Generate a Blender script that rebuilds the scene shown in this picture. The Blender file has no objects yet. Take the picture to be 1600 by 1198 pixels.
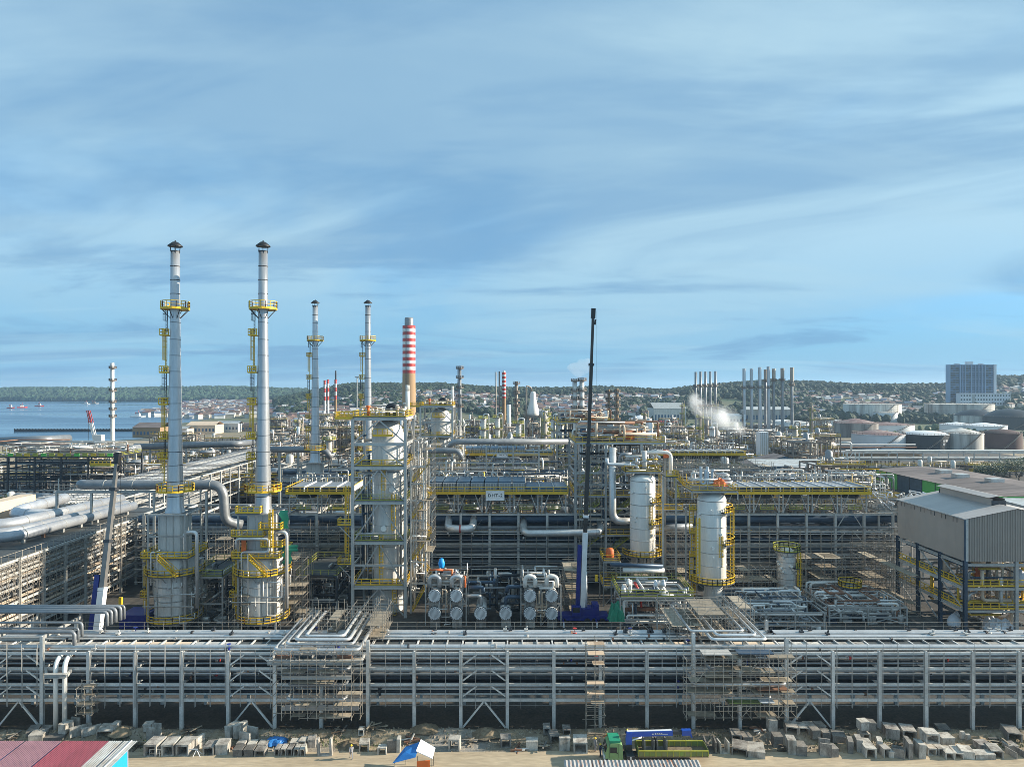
import bpy, math, random
from math import sin, cos, pi, radians, sqrt, atan2
from mathutils import Vector, Matrix, noise

# ------------------------------------------------------------------ camera, sky, sun
SC = bpy.context.scene
COL = SC.collection
CAMZ = 44.5
FPX = 1067.0            # focal length in photograph pixels (1600 wide)
cd = bpy.data.cameras.new('camera'); cam = bpy.data.objects.new('camera', cd); COL.objects.link(cam)
cam.location = (0, 0, CAMZ); cam.rotation_euler = (radians(90), 0, 0)
cd.sensor_width = 36; cd.lens = 36 * FPX / 1600; cd.shift_y = 7 / 1600
cd.clip_start = 1; cd.clip_end = 40000
SC.camera = cam
SUN_EL, SUN_AZ = radians(22), radians(86.5)      # azimuth measured from +Y (the view) towards +X
SKY_STRENGTH, SUN_STRENGTH, EXPOSURE = 0.096, 5.0, 0.88

def make_world():
    w = bpy.data.worlds.new('World'); SC.world = w; w.use_nodes = True
    nt = w.node_tree; N = nt.nodes; L = nt.links
    N.clear()
    out = N.new('ShaderNodeOutputWorld'); bg = N.new('ShaderNodeBackground')
    bg.inputs[1].default_value = SKY_STRENGTH
    L.new(bg.outputs[0], out.inputs[0])
    sky = N.new('ShaderNodeTexSky'); sky.sky_type = 'NISHITA'; sky.sun_disc = False
    sky.sun_elevation = SUN_EL; sky.sun_rotation = SUN_AZ
    sky.altitude = 0; sky.air_density = 1.0; sky.dust_density = 0.3; sky.ozone_density = 3.0
    tc = N.new('ShaderNodeTexCoord')
    sep = N.new('ShaderNodeSeparateXYZ'); L.new(tc.outputs['Generated'], sep.inputs[0])
    def math_(op, a, b=None, clamp=False):
        m = N.new('ShaderNodeMath'); m.operation = op; m.use_clamp = clamp
        for i, v in enumerate((a, b)):
            if v is None: continue
            if isinstance(v, (int, float)): m.inputs[i].default_value = v
            else: L.new(v, m.inputs[i])
        return m.outputs[0]
    zz = math_('ADD', math_('MAXIMUM', sep.outputs[2], 0.0), 0.10)
    px = math_('DIVIDE', sep.outputs[0], zz); py = math_('DIVIDE', sep.outputs[1], zz)
    comb = N.new('ShaderNodeCombineXYZ'); L.new(px, comb.inputs[0]); L.new(py, comb.inputs[1])
    def cloud(scale, rot, sx, sy, lo, hi, detail, dist, seed):
        mp = N.new('ShaderNodeMapping'); mp.inputs['Rotation'].default_value = (0, 0, rot)
        mp.inputs['Scale'].default_value = (sx, sy, 1); mp.inputs['Location'].default_value = (seed, seed * 1.7, 0)
        L.new(comb.outputs[0], mp.inputs[0])
        nz = N.new('ShaderNodeTexNoise'); nz.inputs['Scale'].default_value = scale; nz.inputs['Detail'].default_value = detail
        nz.inputs['Roughness'].default_value = 0.55; nz.inputs['Distortion'].default_value = dist
        L.new(mp.outputs[0], nz.inputs['Vector'])
        mr = N.new('ShaderNodeMapRange'); mr.interpolation_type = 'SMOOTHSTEP'
        mr.inputs['From Min'].default_value = lo; mr.inputs['From Max'].default_value = hi
        L.new(nz.outputs['Fac'], mr.inputs['Value'])
        return mr.outputs[0]
    veil = cloud(0.42, 0.35, 1.0, 0.5, 0.27, 0.60, 5, 0.6, 3.1)        # broad thin high cloud
    bank = cloud(0.62, -0.12, 0.55, 0.9, 0.46, 0.60, 7, 0.9, 11.6)     # slightly darker layered patches
    puff = cloud(1.05, 0.1, 0.35, 0.8, 0.50, 0.64, 7, 0.8, 21.4)       # broken paler cloud
    wisp = cloud(0.9, 0.8, 0.45, 2.0, 0.55, 0.85, 8, 1.2, 7.3)         # fibrous streaks
    # clear tropical air: cyan blue, without the yellow of a dusty horizon
    ramp = N.new('ShaderNodeMapRange'); ramp.inputs['From Min'].default_value = 0.0; ramp.inputs['From Max'].default_value = 0.28
    L.new(sep.outputs[2], ramp.inputs['Value'])
    tcol = N.new('ShaderNodeMix'); tcol.data_type = 'RGBA'; L.new(ramp.outputs[0], tcol.inputs[0])
    tcol.inputs[6].default_value = (0.40, 0.66, 1.0, 1); tcol.inputs[7].default_value = (0.72, 1.02, 1.06, 1)
    tint = N.new('ShaderNodeMix'); tint.data_type = 'RGBA'; tint.blend_type = 'MULTIPLY'; tint.inputs[0].default_value = 1
    L.new(sky.outputs[0], tint.inputs[6]); L.new(tcol.outputs[2], tint.inputs[7])
    def mixc(fac, a, col):
        m = N.new('ShaderNodeMix'); m.data_type = 'RGBA'
        L.new(fac, m.inputs[0]); L.new(a, m.inputs[6]); m.inputs[7].default_value = (*col, 1)
        return m.outputs[2]
    c = mixc(math_('MULTIPLY', veil, 0.84), tint.outputs[2], (2.85, 4.15, 4.85))
    low = N.new('ShaderNodeMapRange'); low.interpolation_type = 'SMOOTHSTEP'; low.inputs['From Min'].default_value = 0.0; low.inputs['From Max'].default_value = 0.24
    low.inputs['To Min'].default_value = 0.85; low.inputs['To Max'].default_value = 0.0; L.new(sep.outputs[2], low.inputs['Value'])
    c = mixc(low.outputs[0], c, (1.25, 2.85, 4.3))
    c = mixc(math_('MULTIPLY', bank, 0.66), c, (1.0, 2.15, 3.55))
    c = mixc(math_('MULTIPLY', puff, 0.30), c, (2.7, 4.0, 4.75))
    c = mixc(math_('MULTIPLY', wisp, 0.22), c, (3.0, 4.4, 5.2))
    L.new(c, bg.inputs[0])
make_world()
sd = bpy.data.lights.new('sun', 'SUN'); sun = bpy.data.objects.new('sun', sd); COL.objects.link(sun)
sd.energy = SUN_STRENGTH; sd.angle = radians(0.5); sd.color = (1.0, 0.90, 0.74)
SUNV = Vector((sin(SUN_AZ) * cos(SUN_EL), cos(SUN_AZ) * cos(SUN_EL), sin(SUN_EL)))
sun.rotation_euler = SUNV.to_track_quat('Z', 'Y').to_euler(); sun.location = (200, 0, 200)
SC.view_settings.view_transform = 'Standard'; SC.view_settings.look = 'None'
SC.view_settings.exposure = EXPOSURE; SC.view_settings.gamma = 1; SC.view_settings.use_curve_mapping = False
SC.cycles.max_bounces = 6; SC.cycles.diffuse_bounces = 3; SC.cycles.glossy_bounces = 3
SC.cycles.transmission_bounces = 4; SC.cycles.volume_bounces = 3; SC.cycles.transparent_max_bounces = 6
SC.cycles.use_denoising = True
SC.cycles.filter_width = 0.8

def X(px, d): return (px - 800) / FPX * d
def Z(py, d): return CAMZ - (py - 606) / FPX * d
def D(py, z=0.0): return (CAMZ - z) * FPX / (py - 606)
RND = random.Random(7)

# ------------------------------------------------------------------ materials
MATS = {}
def mat(name, col, rough=0.6, metal=0.0, var=0.25, scale=0.7, col2=None, stretch=(1, 1, 1), bump=0.0, lo=0.35, hi=0.7, fine=0.0, spec=0.5, bscale=None):
    """Plain paint / metal / earth: two tones mixed by a world-space noise, with optional fine grain and relief."""
    if name in MATS: return MATS[name]
    m = bpy.data.materials.new(name); m.use_nodes = True
    nt = m.node_tree; N = nt.nodes; L = nt.links
    b = N['Principled BSDF']
    b.inputs['Roughness'].default_value = rough; b.inputs['Metallic'].default_value = metal
    b.inputs['Specular IOR Level'].default_value = spec
    geo = N.new('ShaderNodeNewGeometry')
    mp = N.new('ShaderNodeMapping'); mp.inputs['Scale'].default_value = stretch
    L.new(geo.outputs['Position'], mp.inputs[0])
    nz = N.new('ShaderNodeTexNoise'); nz.inputs['Scale'].default_value = scale; nz.inputs['Detail'].default_value = 5
    nz.inputs['Roughness'].default_value = 0.62
    L.new(mp.outputs[0], nz.inputs['Vector'])
    mr = N.new('ShaderNodeMapRange'); mr.inputs['From Min'].default_value = lo; mr.inputs['From Max'].default_value = hi
    L.new(nz.outputs['Fac'], mr.inputs['Value'])
    mx = N.new('ShaderNodeMix'); mx.data_type = 'RGBA'
    c2 = col2 if col2 else tuple(c * (1 - var) for c in col)
    mx.inputs[6].default_value = (*col, 1); mx.inputs[7].default_value = (*c2, 1)
    L.new(mr.outputs[0], mx.inputs[0])
    res = mx.outputs[2]
    # every separate piece gets its own slight tone
    oi = N.new('ShaderNodeObjectInfo')
    mr2 = N.new('ShaderNodeMapRange'); mr2.inputs['To Min'].default_value = 1 - var * 0.7; mr2.inputs['To Max'].default_value = 1 + var * 0.35
    L.new(oi.outputs['Random'], mr2.inputs['Value'])
    fac = mr2.outputs[0]
    if fine:
        n2 = N.new('ShaderNodeTexNoise'); n2.inputs['Scale'].default_value = scale * 9; n2.inputs['Detail'].default_value = 4
        L.new(mp.outputs[0], n2.inputs['Vector'])
        mr3 = N.new('ShaderNodeMapRange'); mr3.inputs['From Min'].default_value = 0.3; mr3.inputs['From Max'].default_value = 0.7
        mr3.inputs['To Min'].default_value = 1 - fine; mr3.inputs['To Max'].default_value = 1 + fine
        L.new(n2.outputs['Fac'], mr3.inputs['Value'])
        mm = N.new('ShaderNodeMath'); mm.operation = 'MULTIPLY'; L.new(fac, mm.inputs[0]); L.new(mr3.outputs[0], mm.inputs[1]); fac = mm.outputs[0]
    vm = N.new('ShaderNodeVectorMath'); vm.operation = 'SCALE'
    L.new(res, vm.inputs[0]); L.new(fac, vm.inputs['Scale'])
    L.new(vm.outputs[0], b.inputs['Base Color'])
    if bump:
        bp = N.new('ShaderNodeBump'); bp.inputs['Strength'].default_value = 0.6; bp.inputs['Distance'].default_value = bump
        nb = N.new('ShaderNodeTexNoise'); nb.inputs['Scale'].default_value = bscale or scale * 4; nb.inputs['Detail'].default_value = 6
        L.new(mp.outputs[0], nb.inputs['Vector'])
        L.new(nb.outputs['Fac'], bp.inputs['Height']); L.new(bp.outputs[0], b.inputs['Normal'])
    MATS[name] = m
    return m

mat('steel_pale', (0.70, 0.685, 0.65), 0.5, 0.05, 0.25, 0.6, fine=0.12)
mat('steel', (0.43, 0.42, 0.395), 0.5, 0.1, 0.25, 0.5, fine=0.12)
mat('steel_light', (0.56, 0.545, 0.51), 0.5, 0.1, 0.22, 0.6, fine=0.1)
mat('steel_dark', (0.05, 0.056, 0.066), 0.55, 0.2, 0.4, 0.5)
mat('cover_pale', (0.84, 0.85, 0.85), 0.45, 0.0, 0.12, 1.0)
mat('galv', (0.58, 0.565, 0.53), 0.42, 0.35, 0.22, 1.2, fine=0.1)
mat('scaffold_tube', (0.42, 0.385, 0.33), 0.5, 0.15, 0.35, 1.5, col2=(0.28, 0.23, 0.18))
mat('shaded_soil', (0.085, 0.068, 0.048), 0.9, 0, 0.4, 0.4, fine=0.35, bump=0.06)  # soil darkened in colour to stand in for the rack's shadow
mat('plank', (0.40, 0.34, 0.255), 0.8, 0, 0.45, 1.5)
mat('cladding', (0.70, 0.70, 0.69), 0.36, 0.5, 0.24, 0.5, fine=0.07)
mat('cladding_dull', (0.30, 0.315, 0.33), 0.45, 0.35, 0.28, 0.6, fine=0.08)
mat('stack_metal', (0.54, 0.55, 0.565), 0.32, 0.6, 0.22, 0.9, stretch=(1, 1, 0.12), fine=0.08)
mat('pipe_dark', (0.032, 0.040, 0.050), 0.5, 0.2, 0.4, 0.5)
mat('pipe_blue', (0.06, 0.10, 0.155), 0.45, 0.25, 0.35, 0.5)
mat('pipe_rust', (0.30, 0.15, 0.09), 0.7, 0.1, 0.4, 0.8)
mat('vessel_white', (0.79, 0.77, 0.72), 0.5, 0.05, 0.11, 0.7, stretch=(1, 1, 0.14), fine=0.05)
mat('vessel_grey', (0.69, 0.675, 0.64), 0.5, 0.1, 0.25, 0.7, stretch=(1, 1, 0.14), fine=0.08)
mat('yellow', (0.78, 0.49, 0.025), 0.45, 0, 0.18, 1.0)
mat('yellow_green', (0.44, 0.43, 0.06), 0.5, 0, 0.3, 1.0)
mat('grating', (0.095, 0.10, 0.097), 0.6, 0.2, 0.3, 1.0)
mat('white', (0.80, 0.80, 0.79), 0.45, 0, 0.12, 0.9)
mat('black', (0.02, 0.02, 0.022), 0.45, 0.1, 0.3, 1.0)
mat('boom_grey', (0.20, 0.19, 0.18), 0.4, 0.3, 0.2, 1.0)
mat('boom_dark', (0.05, 0.042, 0.036), 0.4, 0.2, 0.3, 1.0)
mat('crane_blue', (0.014, 0.026, 0.22), 0.35, 0, 0.25, 0.8)
mat('loader_blue', (0.02, 0.10, 0.52), 0.35, 0, 0.2, 0.8)
mat('red', (0.55, 0.045, 0.035), 0.5, 0, 0.25, 0.8)
mat('orange', (0.75, 0.16, 0.03), 0.6, 0, 0.25, 0.8)
mat('green_tarp', (0.02, 0.30, 0.17), 0.6, 0, 0.3, 0.9)
mat('blue_tarp', (0.03, 0.22, 0.60), 0.5, 0, 0.3, 1.2)
mat('white_sheet', (0.75, 0.77, 0.80), 0.6, 0, 0.12, 1.2)
mat('truck_green', (0.27, 0.46, 0.20), 0.35, 0, 0.2, 1.0)
mat('bed_green', (0.20, 0.30, 0.06), 0.6, 0, 0.4, 1.5, col2=(0.22, 0.20, 0.10))
mat('glass', (0.02, 0.03, 0.035), 0.08, 0, 0.1, 1.0)
mat('rubber', (0.025, 0.025, 0.025), 0.8, 0, 0.3, 2.0)
mat('concrete', (0.40, 0.375, 0.335), 0.85, 0, 0.45, 1.1, col2=(0.17, 0.15, 0.135), stretch=(1, 1, 0.45), lo=0.42, hi=0.62, fine=0.22, bump=0.03)
mat('concrete_pale', (0.52, 0.49, 0.435), 0.85, 0, 0.3, 1.1, col2=(0.22, 0.195, 0.165), stretch=(1, 1, 0.45), lo=0.45, hi=0.66, fine=0.2, bump=0.03)
mat('concrete_dark', (0.27, 0.25, 0.22), 0.9, 0, 0.45, 0.8, col2=(0.12, 0.11, 0.10), fine=0.25, bump=0.02)
mat('chimney_concrete', (0.40, 0.26, 0.14), 0.85, 0, 0.3, 0.02, stretch=(1, 1, 0.15))
mat('maroon_faded', (0.30, 0.16, 0.19), 0.5, 0, 0.25, 0.5, fine=0.08)
mat('maroon', (0.27, 0.065, 0.085), 0.5, 0, 0.2, 0.5, fine=0.08)
mat('sheet_grey', (0.62, 0.63, 0.61), 0.4, 0.4, 0.25, 0.6, col2=(0.45, 0.40, 0.34))
mat('sheet_rusty', (0.52, 0.50, 0.48), 0.5, 0.3, 0.3, 1.2, col2=(0.34, 0.14, 0.07), stretch=(4, 0.4, 1), lo=0.5, hi=0.65)
mat('ink_grey', (0.25, 0.25, 0.27), 0.6, 0, 0.2, 2)
mat('bright_blue', (0.01, 0.33, 0.80), 0.5, 0, 0.1, 1.0)
mat('shed_wall', (0.43, 0.36, 0.305), 0.5, 0.05, 0.1, 0.4)
mat('shed_roof', (0.47, 0.43, 0.40), 0.5, 0.1, 0.1, 0.3)
mat('fan_blue', (0.11, 0.17, 0.23), 0.4, 0.4, 0.3, 0.4)
mat('cream', (0.66, 0.52, 0.38), 0.7, 0, 0.12, 0.4)
mat('tank_white', (0.78, 0.79, 0.80), 0.5, 0, 0.14, 0.05, stretch=(1, 1, 0.15))
mat('tank_stained', (0.66, 0.64, 0.59), 0.7, 0, 0.4, 0.16, col2=(0.22, 0.19, 0.16), stretch=(1, 1, 0.08), lo=0.42, hi=0.68, fine=0.1)
mat('tank_weathered', (0.44, 0.41, 0.38), 0.8, 0, 0.4, 0.16, col2=(0.15, 0.13, 0.12), stretch=(1, 1, 0.08), lo=0.4, hi=0.66, fine=0.1)
mat('tank_roof_rust', (0.17, 0.105, 0.10), 0.85, 0, 0.3, 0.12, col2=(0.36, 0.30, 0.27), lo=0.5, hi=0.72)
mat('tank_black', (0.022, 0.026, 0.032), 0.5, 0, 0.3, 0.1)
mat('tank_brown', (0.09, 0.05, 0.045), 0.8, 0, 0.3, 0.1)
mat('tower_white', (0.68, 0.70, 0.74), 0.6, 0, 0.08, 0.05)
mat('tower_glass', (0.045, 0.12, 0.23), 0.25, 0.1, 0.35, 0.12)
mat('green_wall', (0.13, 0.56, 0.09), 0.5, 0, 0.15, 0.3)
mat('brown_roof', (0.20, 0.165, 0.155), 0.8, 0, 0.4, 0.3, col2=(0.09, 0.07, 0.065), stretch=(0.25, 1, 1))
mat('skin', (0.32, 0.19, 0.12), 0.6, 0, 0.1, 3)
mat('cloth_navy', (0.03, 0.04, 0.09), 0.8, 0, 0.3, 4)
mat('cloth_grey', (0.30, 0.30, 0.32), 0.8, 0, 0.3, 4)
mat('cloth_orange', (0.60, 0.14, 0.03), 0.8, 0, 0.2, 4)
mat('helmet', (0.80, 0.52, 0.03), 0.3, 0, 0.05, 4)
mat('bark', (0.12, 0.09, 0.06), 0.9, 0, 0.3, 2)
mat('leaf', (0.055, 0.10, 0.028), 0.6, 0, 0.55, 0.35, fine=0.3)
mat('forest', (0.026, 0.058, 0.026), 0.8, 0, 0.55, 0.02, fine=0.5)
mat('soil', (0.30, 0.235, 0.155), 0.95, 0, 0.45, 0.35, col2=(0.17, 0.125, 0.08), fine=0.3, bump=0.08)
mat('rubble', (0.40, 0.35, 0.28), 0.95, 0, 0.4, 1.5, col2=(0.20, 0.15, 0.10), fine=0.3)
mat('track', (0.44, 0.36, 0.25), 0.95, 0, 0.3, 0.25, col2=(0.31, 0.245, 0.165), stretch=(0.3, 1.6, 1), fine=0.16, bump=0.04)
mat('weed', (0.10, 0.15, 0.035), 0.8, 0, 0.5, 1.5)

def water_material():
    m = bpy.data.materials.new('water'); m.use_nodes = True
    nt = m.node_tree; N = nt.nodes; L = nt.links; b = N['Principled BSDF']
    b.inputs['Roughness'].default_value = 0.16; b.inputs['Specular IOR Level'].default_value = 0.5
    geo = N.new('ShaderNodeNewGeometry'); mp = N.new('ShaderNodeMapping'); mp.inputs['Scale'].default_value = (0.35, 1, 1)
    L.new(geo.outputs['Position'], mp.inputs[0])
    n1 = N.new('ShaderNodeTexNoise'); n1.inputs['Scale'].default_value = 0.006; n1.inputs['Detail'].default_value = 4; n1.inputs['Distortion'].default_value = 0.6
    L.new(mp.outputs[0], n1.inputs['Vector'])
    mr = N.new('ShaderNodeMapRange'); mr.inputs['From Min'].default_value = 0.4; mr.inputs['From Max'].default_value = 0.6
    mr.inputs['To Min'].default_value = 0.10; mr.inputs['To Max'].default_value = 0.38
    L.new(n1.outputs['Fac'], mr.inputs['Value']); L.new(mr.outputs[0], b.inputs['Roughness'])
    b.inputs['Base Color'].default_value = (0.045, 0.115, 0.20, 1)
    n2 = N.new('ShaderNodeTexNoise'); n2.inputs['Scale'].default_value = 0.12; n2.inputs['Detail'].default_value = 4
    L.new(mp.outputs[0], n2.inputs['Vector'])
    bp = N.new('ShaderNodeBump'); bp.inputs['Strength'].default_value = 0.5; bp.inputs['Distance'].default_value = 0.5
    L.new(n2.outputs['Fac'], bp.inputs['Height']); L.new(bp.outputs[0], b.inputs['Normal'])
    MATS['water'] = m
water_material()

def ground_material():
    """Bare refinery ground: sand, trampled dirt and grey gravel, with scrub in the far country."""
    m = bpy.data.materials.new('ground'); m.use_nodes = True
    nt = m.node_tree; N = nt.nodes; L = nt.links; b = N['Principled BSDF']; b.inputs['Roughness'].default_value = 0.95
    geo = N.new('ShaderNodeNewGeometry')
    def nz(scale, det, lo, hi):
        n = N.new('ShaderNodeTexNoise'); n.inputs['Scale'].default_value = scale; n.inputs['Detail'].default_value = det
        L.new(geo.outputs['Position'], n.inputs['Vector'])
        r = N.new('ShaderNodeMapRange'); r.inputs['From Min'].default_value = lo; r.inputs['From Max'].default_value = hi
        L.new(n.outputs['Fac'], r.inputs['Value']); return r.outputs[0]
    def mix(f, a, bb):
        x = N.new('ShaderNodeMix'); x.data_type = 'RGBA'
        L.new(f, x.inputs[0])
        for i, v in ((6, a), (7, bb)):
            if isinstance(v, tuple): x.inputs[i].default_value = (*v, 1)
            else: L.new(v, x.inputs[i])
        return x.outputs[2]
    c = mix(nz(0.25, 6, 0.38, 0.62), (0.33, 0.26, 0.17), (0.21, 0.165, 0.11))
    c = mix(nz(0.08, 5, 0.5, 0.66), c, (0.25, 0.235, 0.21))
    c = mix(nz(3.0, 6, 0.52, 0.72), c, (0.42, 0.36, 0.27))
    sep = N.new('ShaderNodeSeparateXYZ'); L.new(geo.outputs['Position'], sep.inputs[0])
    far = N.new('ShaderNodeMapRange'); far.inputs['From Min'].default_value = 560; far.inputs['From Max'].default_value = 760
    L.new(sep.outputs[1], far.inputs['Value'])
    g = mix(nz(0.02, 6, 0.4, 0.6), (0.055, 0.085, 0.035), (0.13, 0.125, 0.075))
    c = mix(far.outputs[0], c, g)
    L.new(c, b.inputs['Base Color'])
    bp = N.new('ShaderNodeBump'); bp.inputs['Strength'].default_value = 0.7; bp.inputs['Distance'].default_value = 0.12
    n3 = N.new('ShaderNodeTexNoise'); n3.inputs['Scale'].default_value = 2.2; n3.inputs['Detail'].default_value = 7
    L.new(geo.outputs['Position'], n3.inputs['Vector']); L.new(n3.outputs['Fac'], bp.inputs['Height']); L.new(bp.outputs[0], b.inputs['Normal'])
    MATS['ground'] = m
ground_material()

# ------------------------------------------------------------------ mesh building
class MB:
    """Collects boxes, bars, tubes and lathed shapes (in world or local metres) for ONE mesh object."""
    def __init__(s): s.v = []; s.f = []; s.sm = []
    def add(s, vs, fs, smooth=False):
        k = len(s.v); s.v.extend(vs)
        for f in fs: s.f.append(tuple(i + k for i in f)); s.sm.append(smooth)
        return s
    def box(s, x0, y0, z0, x1, y1, z1):
        return s.add([(x0,y0,z0),(x1,y0,z0),(x1,y1,z0),(x0,y1,z0),(x0,y0,z1),(x1,y0,z1),(x1,y1,z1),(x0,y1,z1)],
              [(0,3,2,1),(4,5,6,7),(0,1,5,4),(1,2,6,5),(2,3,7,6),(3,0,4,7)])
    def cbox(s, c, sx, sy, sz, rz=0.0, tilt=0.0):
        R = Matrix.Rotation(rz, 3, 'Z') @ Matrix.Rotation(tilt, 3, 'X')
        vs = []
        for z in (-.5, .5):
            for (x, y) in ((-.5,-.5),(.5,-.5),(.5,.5),(-.5,.5)):
                p = R @ Vector((x*sx, y*sy, z*sz)); vs.append((c[0]+p.x, c[1]+p.y, c[2]+p.z))
        return s.add(vs, [(0,3,2,1),(4,5,6,7),(0,1,5,4),(1,2,6,5),(2,3,7,6),(3,0,4,7)])
    def bar(s, p, q, w, h=None):
        h = h or w; p = Vector(p); q = Vector(q); d = q - p
        if d.length < 1e-6: return s
        d.normalize(); a = Vector((0,0,1)) if abs(d.z) < 0.95 else Vector((0,1,0))
        u = d.cross(a).normalized() * (w/2); t = u.cross(d).normalized() * (h/2)
        vs = [tuple(e + i*u + j*t) for e in (p, q) for (i, j) in ((-1,-1),(1,-1),(1,1),(-1,1))]
        return s.add(vs, [(0,1,2,3),(7,6,5,4),(0,4,5,1),(1,5,6,2),(2,6,7,3),(3,7,4,0)])
    def tube(s, p, q, r, n=8, r2=None, caps=True):
        p = Vector(p); q = Vector(q); d = (q - p)
        if d.length < 1e-6: return s
        d.normalize(); a = Vector((0,0,1)) if abs(d.z) < 0.95 else Vector((0,1,0))
        u = d.cross(a).normalized(); t = u.cross(d).normalized(); r2 = r if r2 is None else r2
        vs = [tuple(p + (u*cos(2*pi*i/n) + t*sin(2*pi*i/n))*r) for i in range(n)] + [tuple(q + (u*cos(2*pi*i/n) + t*sin(2*pi*i/n))*r2) for i in range(n)]
        k = len(s.v); s.v.extend(vs)
        for i in range(n):
            j = (i+1) % n; s.f.append((k+j, k+i, k+n+i, k+n+j)); s.sm.append(n > 5)
        if caps:
            s.f.append(tuple(k+i for i in range(n))); s.sm.append(False)
            s.f.append(tuple(k+n+i for i in reversed(range(n)))); s.sm.append(False)
        return s
    def pipe(s, pts, r, n=10, bend=None, seg=4):
        """A pipe along a polyline with rounded elbows."""
        P = [Vector(p) for p in pts]; bend = bend or r*2.6
        path = [P[0]]
        for i in range(1, len(P)-1):
            a = (P[i-1]-P[i]); b = (P[i+1]-P[i]); la, lb = a.length, b.length
            if la < 1e-6 or lb < 1e-6: continue
            a /= la; b /= lb
            if abs(a.dot(b)) > 0.999: path.append(P[i]); continue
            k = min(bend, la*0.48, lb*0.48)
            A, B = P[i]+a*k, P[i]+b*k
            for j in range(seg+1):
                t = j/seg; path.append(A*(1-t)**2 + P[i]*2*t*(1-t) + B*t*t)
        path.append(P[-1])
        k0 = len(s.v); ref = None; m = len(path)
        for i, p in enumerate(path):
            d = (path[min(i+1, m-1)] - path[max(i-1, 0)])
            if d.length < 1e-9: d = Vector((1,0,0))
            d.normalize()
            if ref is None: ref = Vector((0,0,1)) if abs(d.z) < 0.9 else Vector((1,0,0))
            u = (ref - d*ref.dot(d))
            if u.length < 1e-6: u = d.orthogonal()
            u.normalize(); w = d.cross(u); ref = u
            s.v.extend(tuple(p + (u*cos(2*pi*j/n) + w*sin(2*pi*j/n))*r) for j in range(n))
        for i in range(m-1):
            for j in range(n):
                a, b = k0+i*n+j, k0+i*n+(j+1) % n
                s.f.append((a, b, b+n, a+n)); s.sm.append(True)
        s.f.append(tuple(k0+j for j in reversed(range(n)))); s.sm.append(False)
        s.f.append(tuple(k0+(m-1)*n+j for j in range(n))); s.sm.append(False)
        return s
    def lathe(s, prof, n=24, c=(0,0,0), smooth=True, a0=0.0, a1=2*pi):
        """Revolve (radius, z) pairs about the vertical through c; a radius of 0 makes a point."""
        k = len(s.v); full = abs(a1-a0) > 6.28; m = n if full else n+1
        for (r, z) in prof:
            for i in range(m):
                a = a0 + (a1-a0)*i/n; s.v.append((c[0]+r*cos(a), c[1]+r*sin(a), c[2]+z))
        for j in range(len(prof)-1):
            for i in range(n):
                i2 = (i+1) % m if full else i+1
                a, b, e, d = k+j*m+i, k+j*m+i2, k+(j+1)*m+i2, k+(j+1)*m+i
                if prof[j][0] < 1e-6: s.f.append((a, e, d))
                elif prof[j+1][0] < 1e-6: s.f.append((a, b, d))
                else: s.f.append((a, b, e, d))
                s.sm.append(smooth)
        return s
    def rail(s, pts, h=1.1, r=0.035, step=1.5, closed=False, toe=0.14):
        """Hand rail: posts, two rails and a toe board along a polyline at deck height."""
        P = [Vector(p) for p in pts]; r *= 1.12
        if closed: P.append(P[0])
        for a, b in zip(P[:-1], P[1:]):
            L = (b-a).length; n = max(1, int(round(L/step)))
            for i in range(n+1):
                p = a.lerp(b, i/n); s.bar(p, p+Vector((0,0,h)), r*2)
            up = Vector((0,0,h)); md = Vector((0,0,h*0.52)); tz = Vector((0,0,toe/2))
            s.bar(a+up, b+up, r*2); s.bar(a+md, b+md, r*1.6)
            if toe: s.bar(a+tz, b+tz, 0.03, toe)
        return s
    def ringrail(s, c, R, h=1.1, r=0.035, n=20, a0=0.0, a1=2*pi, toe=0.14):
        pts = [(c[0]+R*cos(a0+(a1-a0)*i/n), c[1]+R*sin(a0+(a1-a0)*i/n), c[2]) for i in range(n+1)]
        return s.rail(pts, h, r, 99, False, toe)
    def grate(s, x0, y0, x1, y1, z, t=0.08): return s.box(x0, y0, z-t, x1, y1, z)
    def ladder(s, p, z1, w=0.5, dirx=(1,0), cage=False, step=0.6, r=0.03):
        x, y, z0 = p; ux, uy = dirx
        for k in (-1, 1): s.bar((x+k*ux*w/2, y+k*uy*w/2, z0), (x+k*ux*w/2, y+k*uy*w/2, z1), r*2)
        n = int((z1-z0)/step)
        for i in range(n): s.bar((x-ux*w/2, y-uy*w/2, z0+i*step), (x+ux*w/2, y+uy*w/2, z0+i*step), r*1.3)
        if cage:
            nx, ny = -uy, ux
            if ny > 0: nx, ny = -nx, -ny
            for i in range(int((z1-z0-2)/1.2)+1):
                z = z0+2+i*1.2
                hoop = [(x-ux*.36, y-uy*.36, z), (x-ux*.36+nx*.5, y-uy*.36+ny*.5, z), (x+ux*.36+nx*.5, y+uy*.36+ny*.5, z), (x+ux*.36, y+uy*.36, z)]
                for a, b in zip(hoop[:-1], hoop[1:]): s.bar(a, b, r*1.6)
            for a in ((-.36, 0), (-.36, .5), (.36, .5), (.36, 0), (0, .5)):
                s.bar((x+ux*a[0]+nx*a[1], y+uy*a[0]+ny*a[1], z0+2), (x+ux*a[0]+nx*a[1], y+uy*a[0]+ny*a[1], z1), r*1.4)
        return s
    def mesh(s, name, mt, off=None):
        me = bpy.data.meshes.new(name)
        vs = s.v if off is None else [(a-off[0], b-off[1], c-off[2]) for a, b, c in s.v]
        me.from_pydata(vs, [], s.f)
        if any(s.sm): me.polygons.foreach_set('use_smooth', s.sm)
        me.materials.append(MATS[mt]); me.update()
        return me

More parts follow.
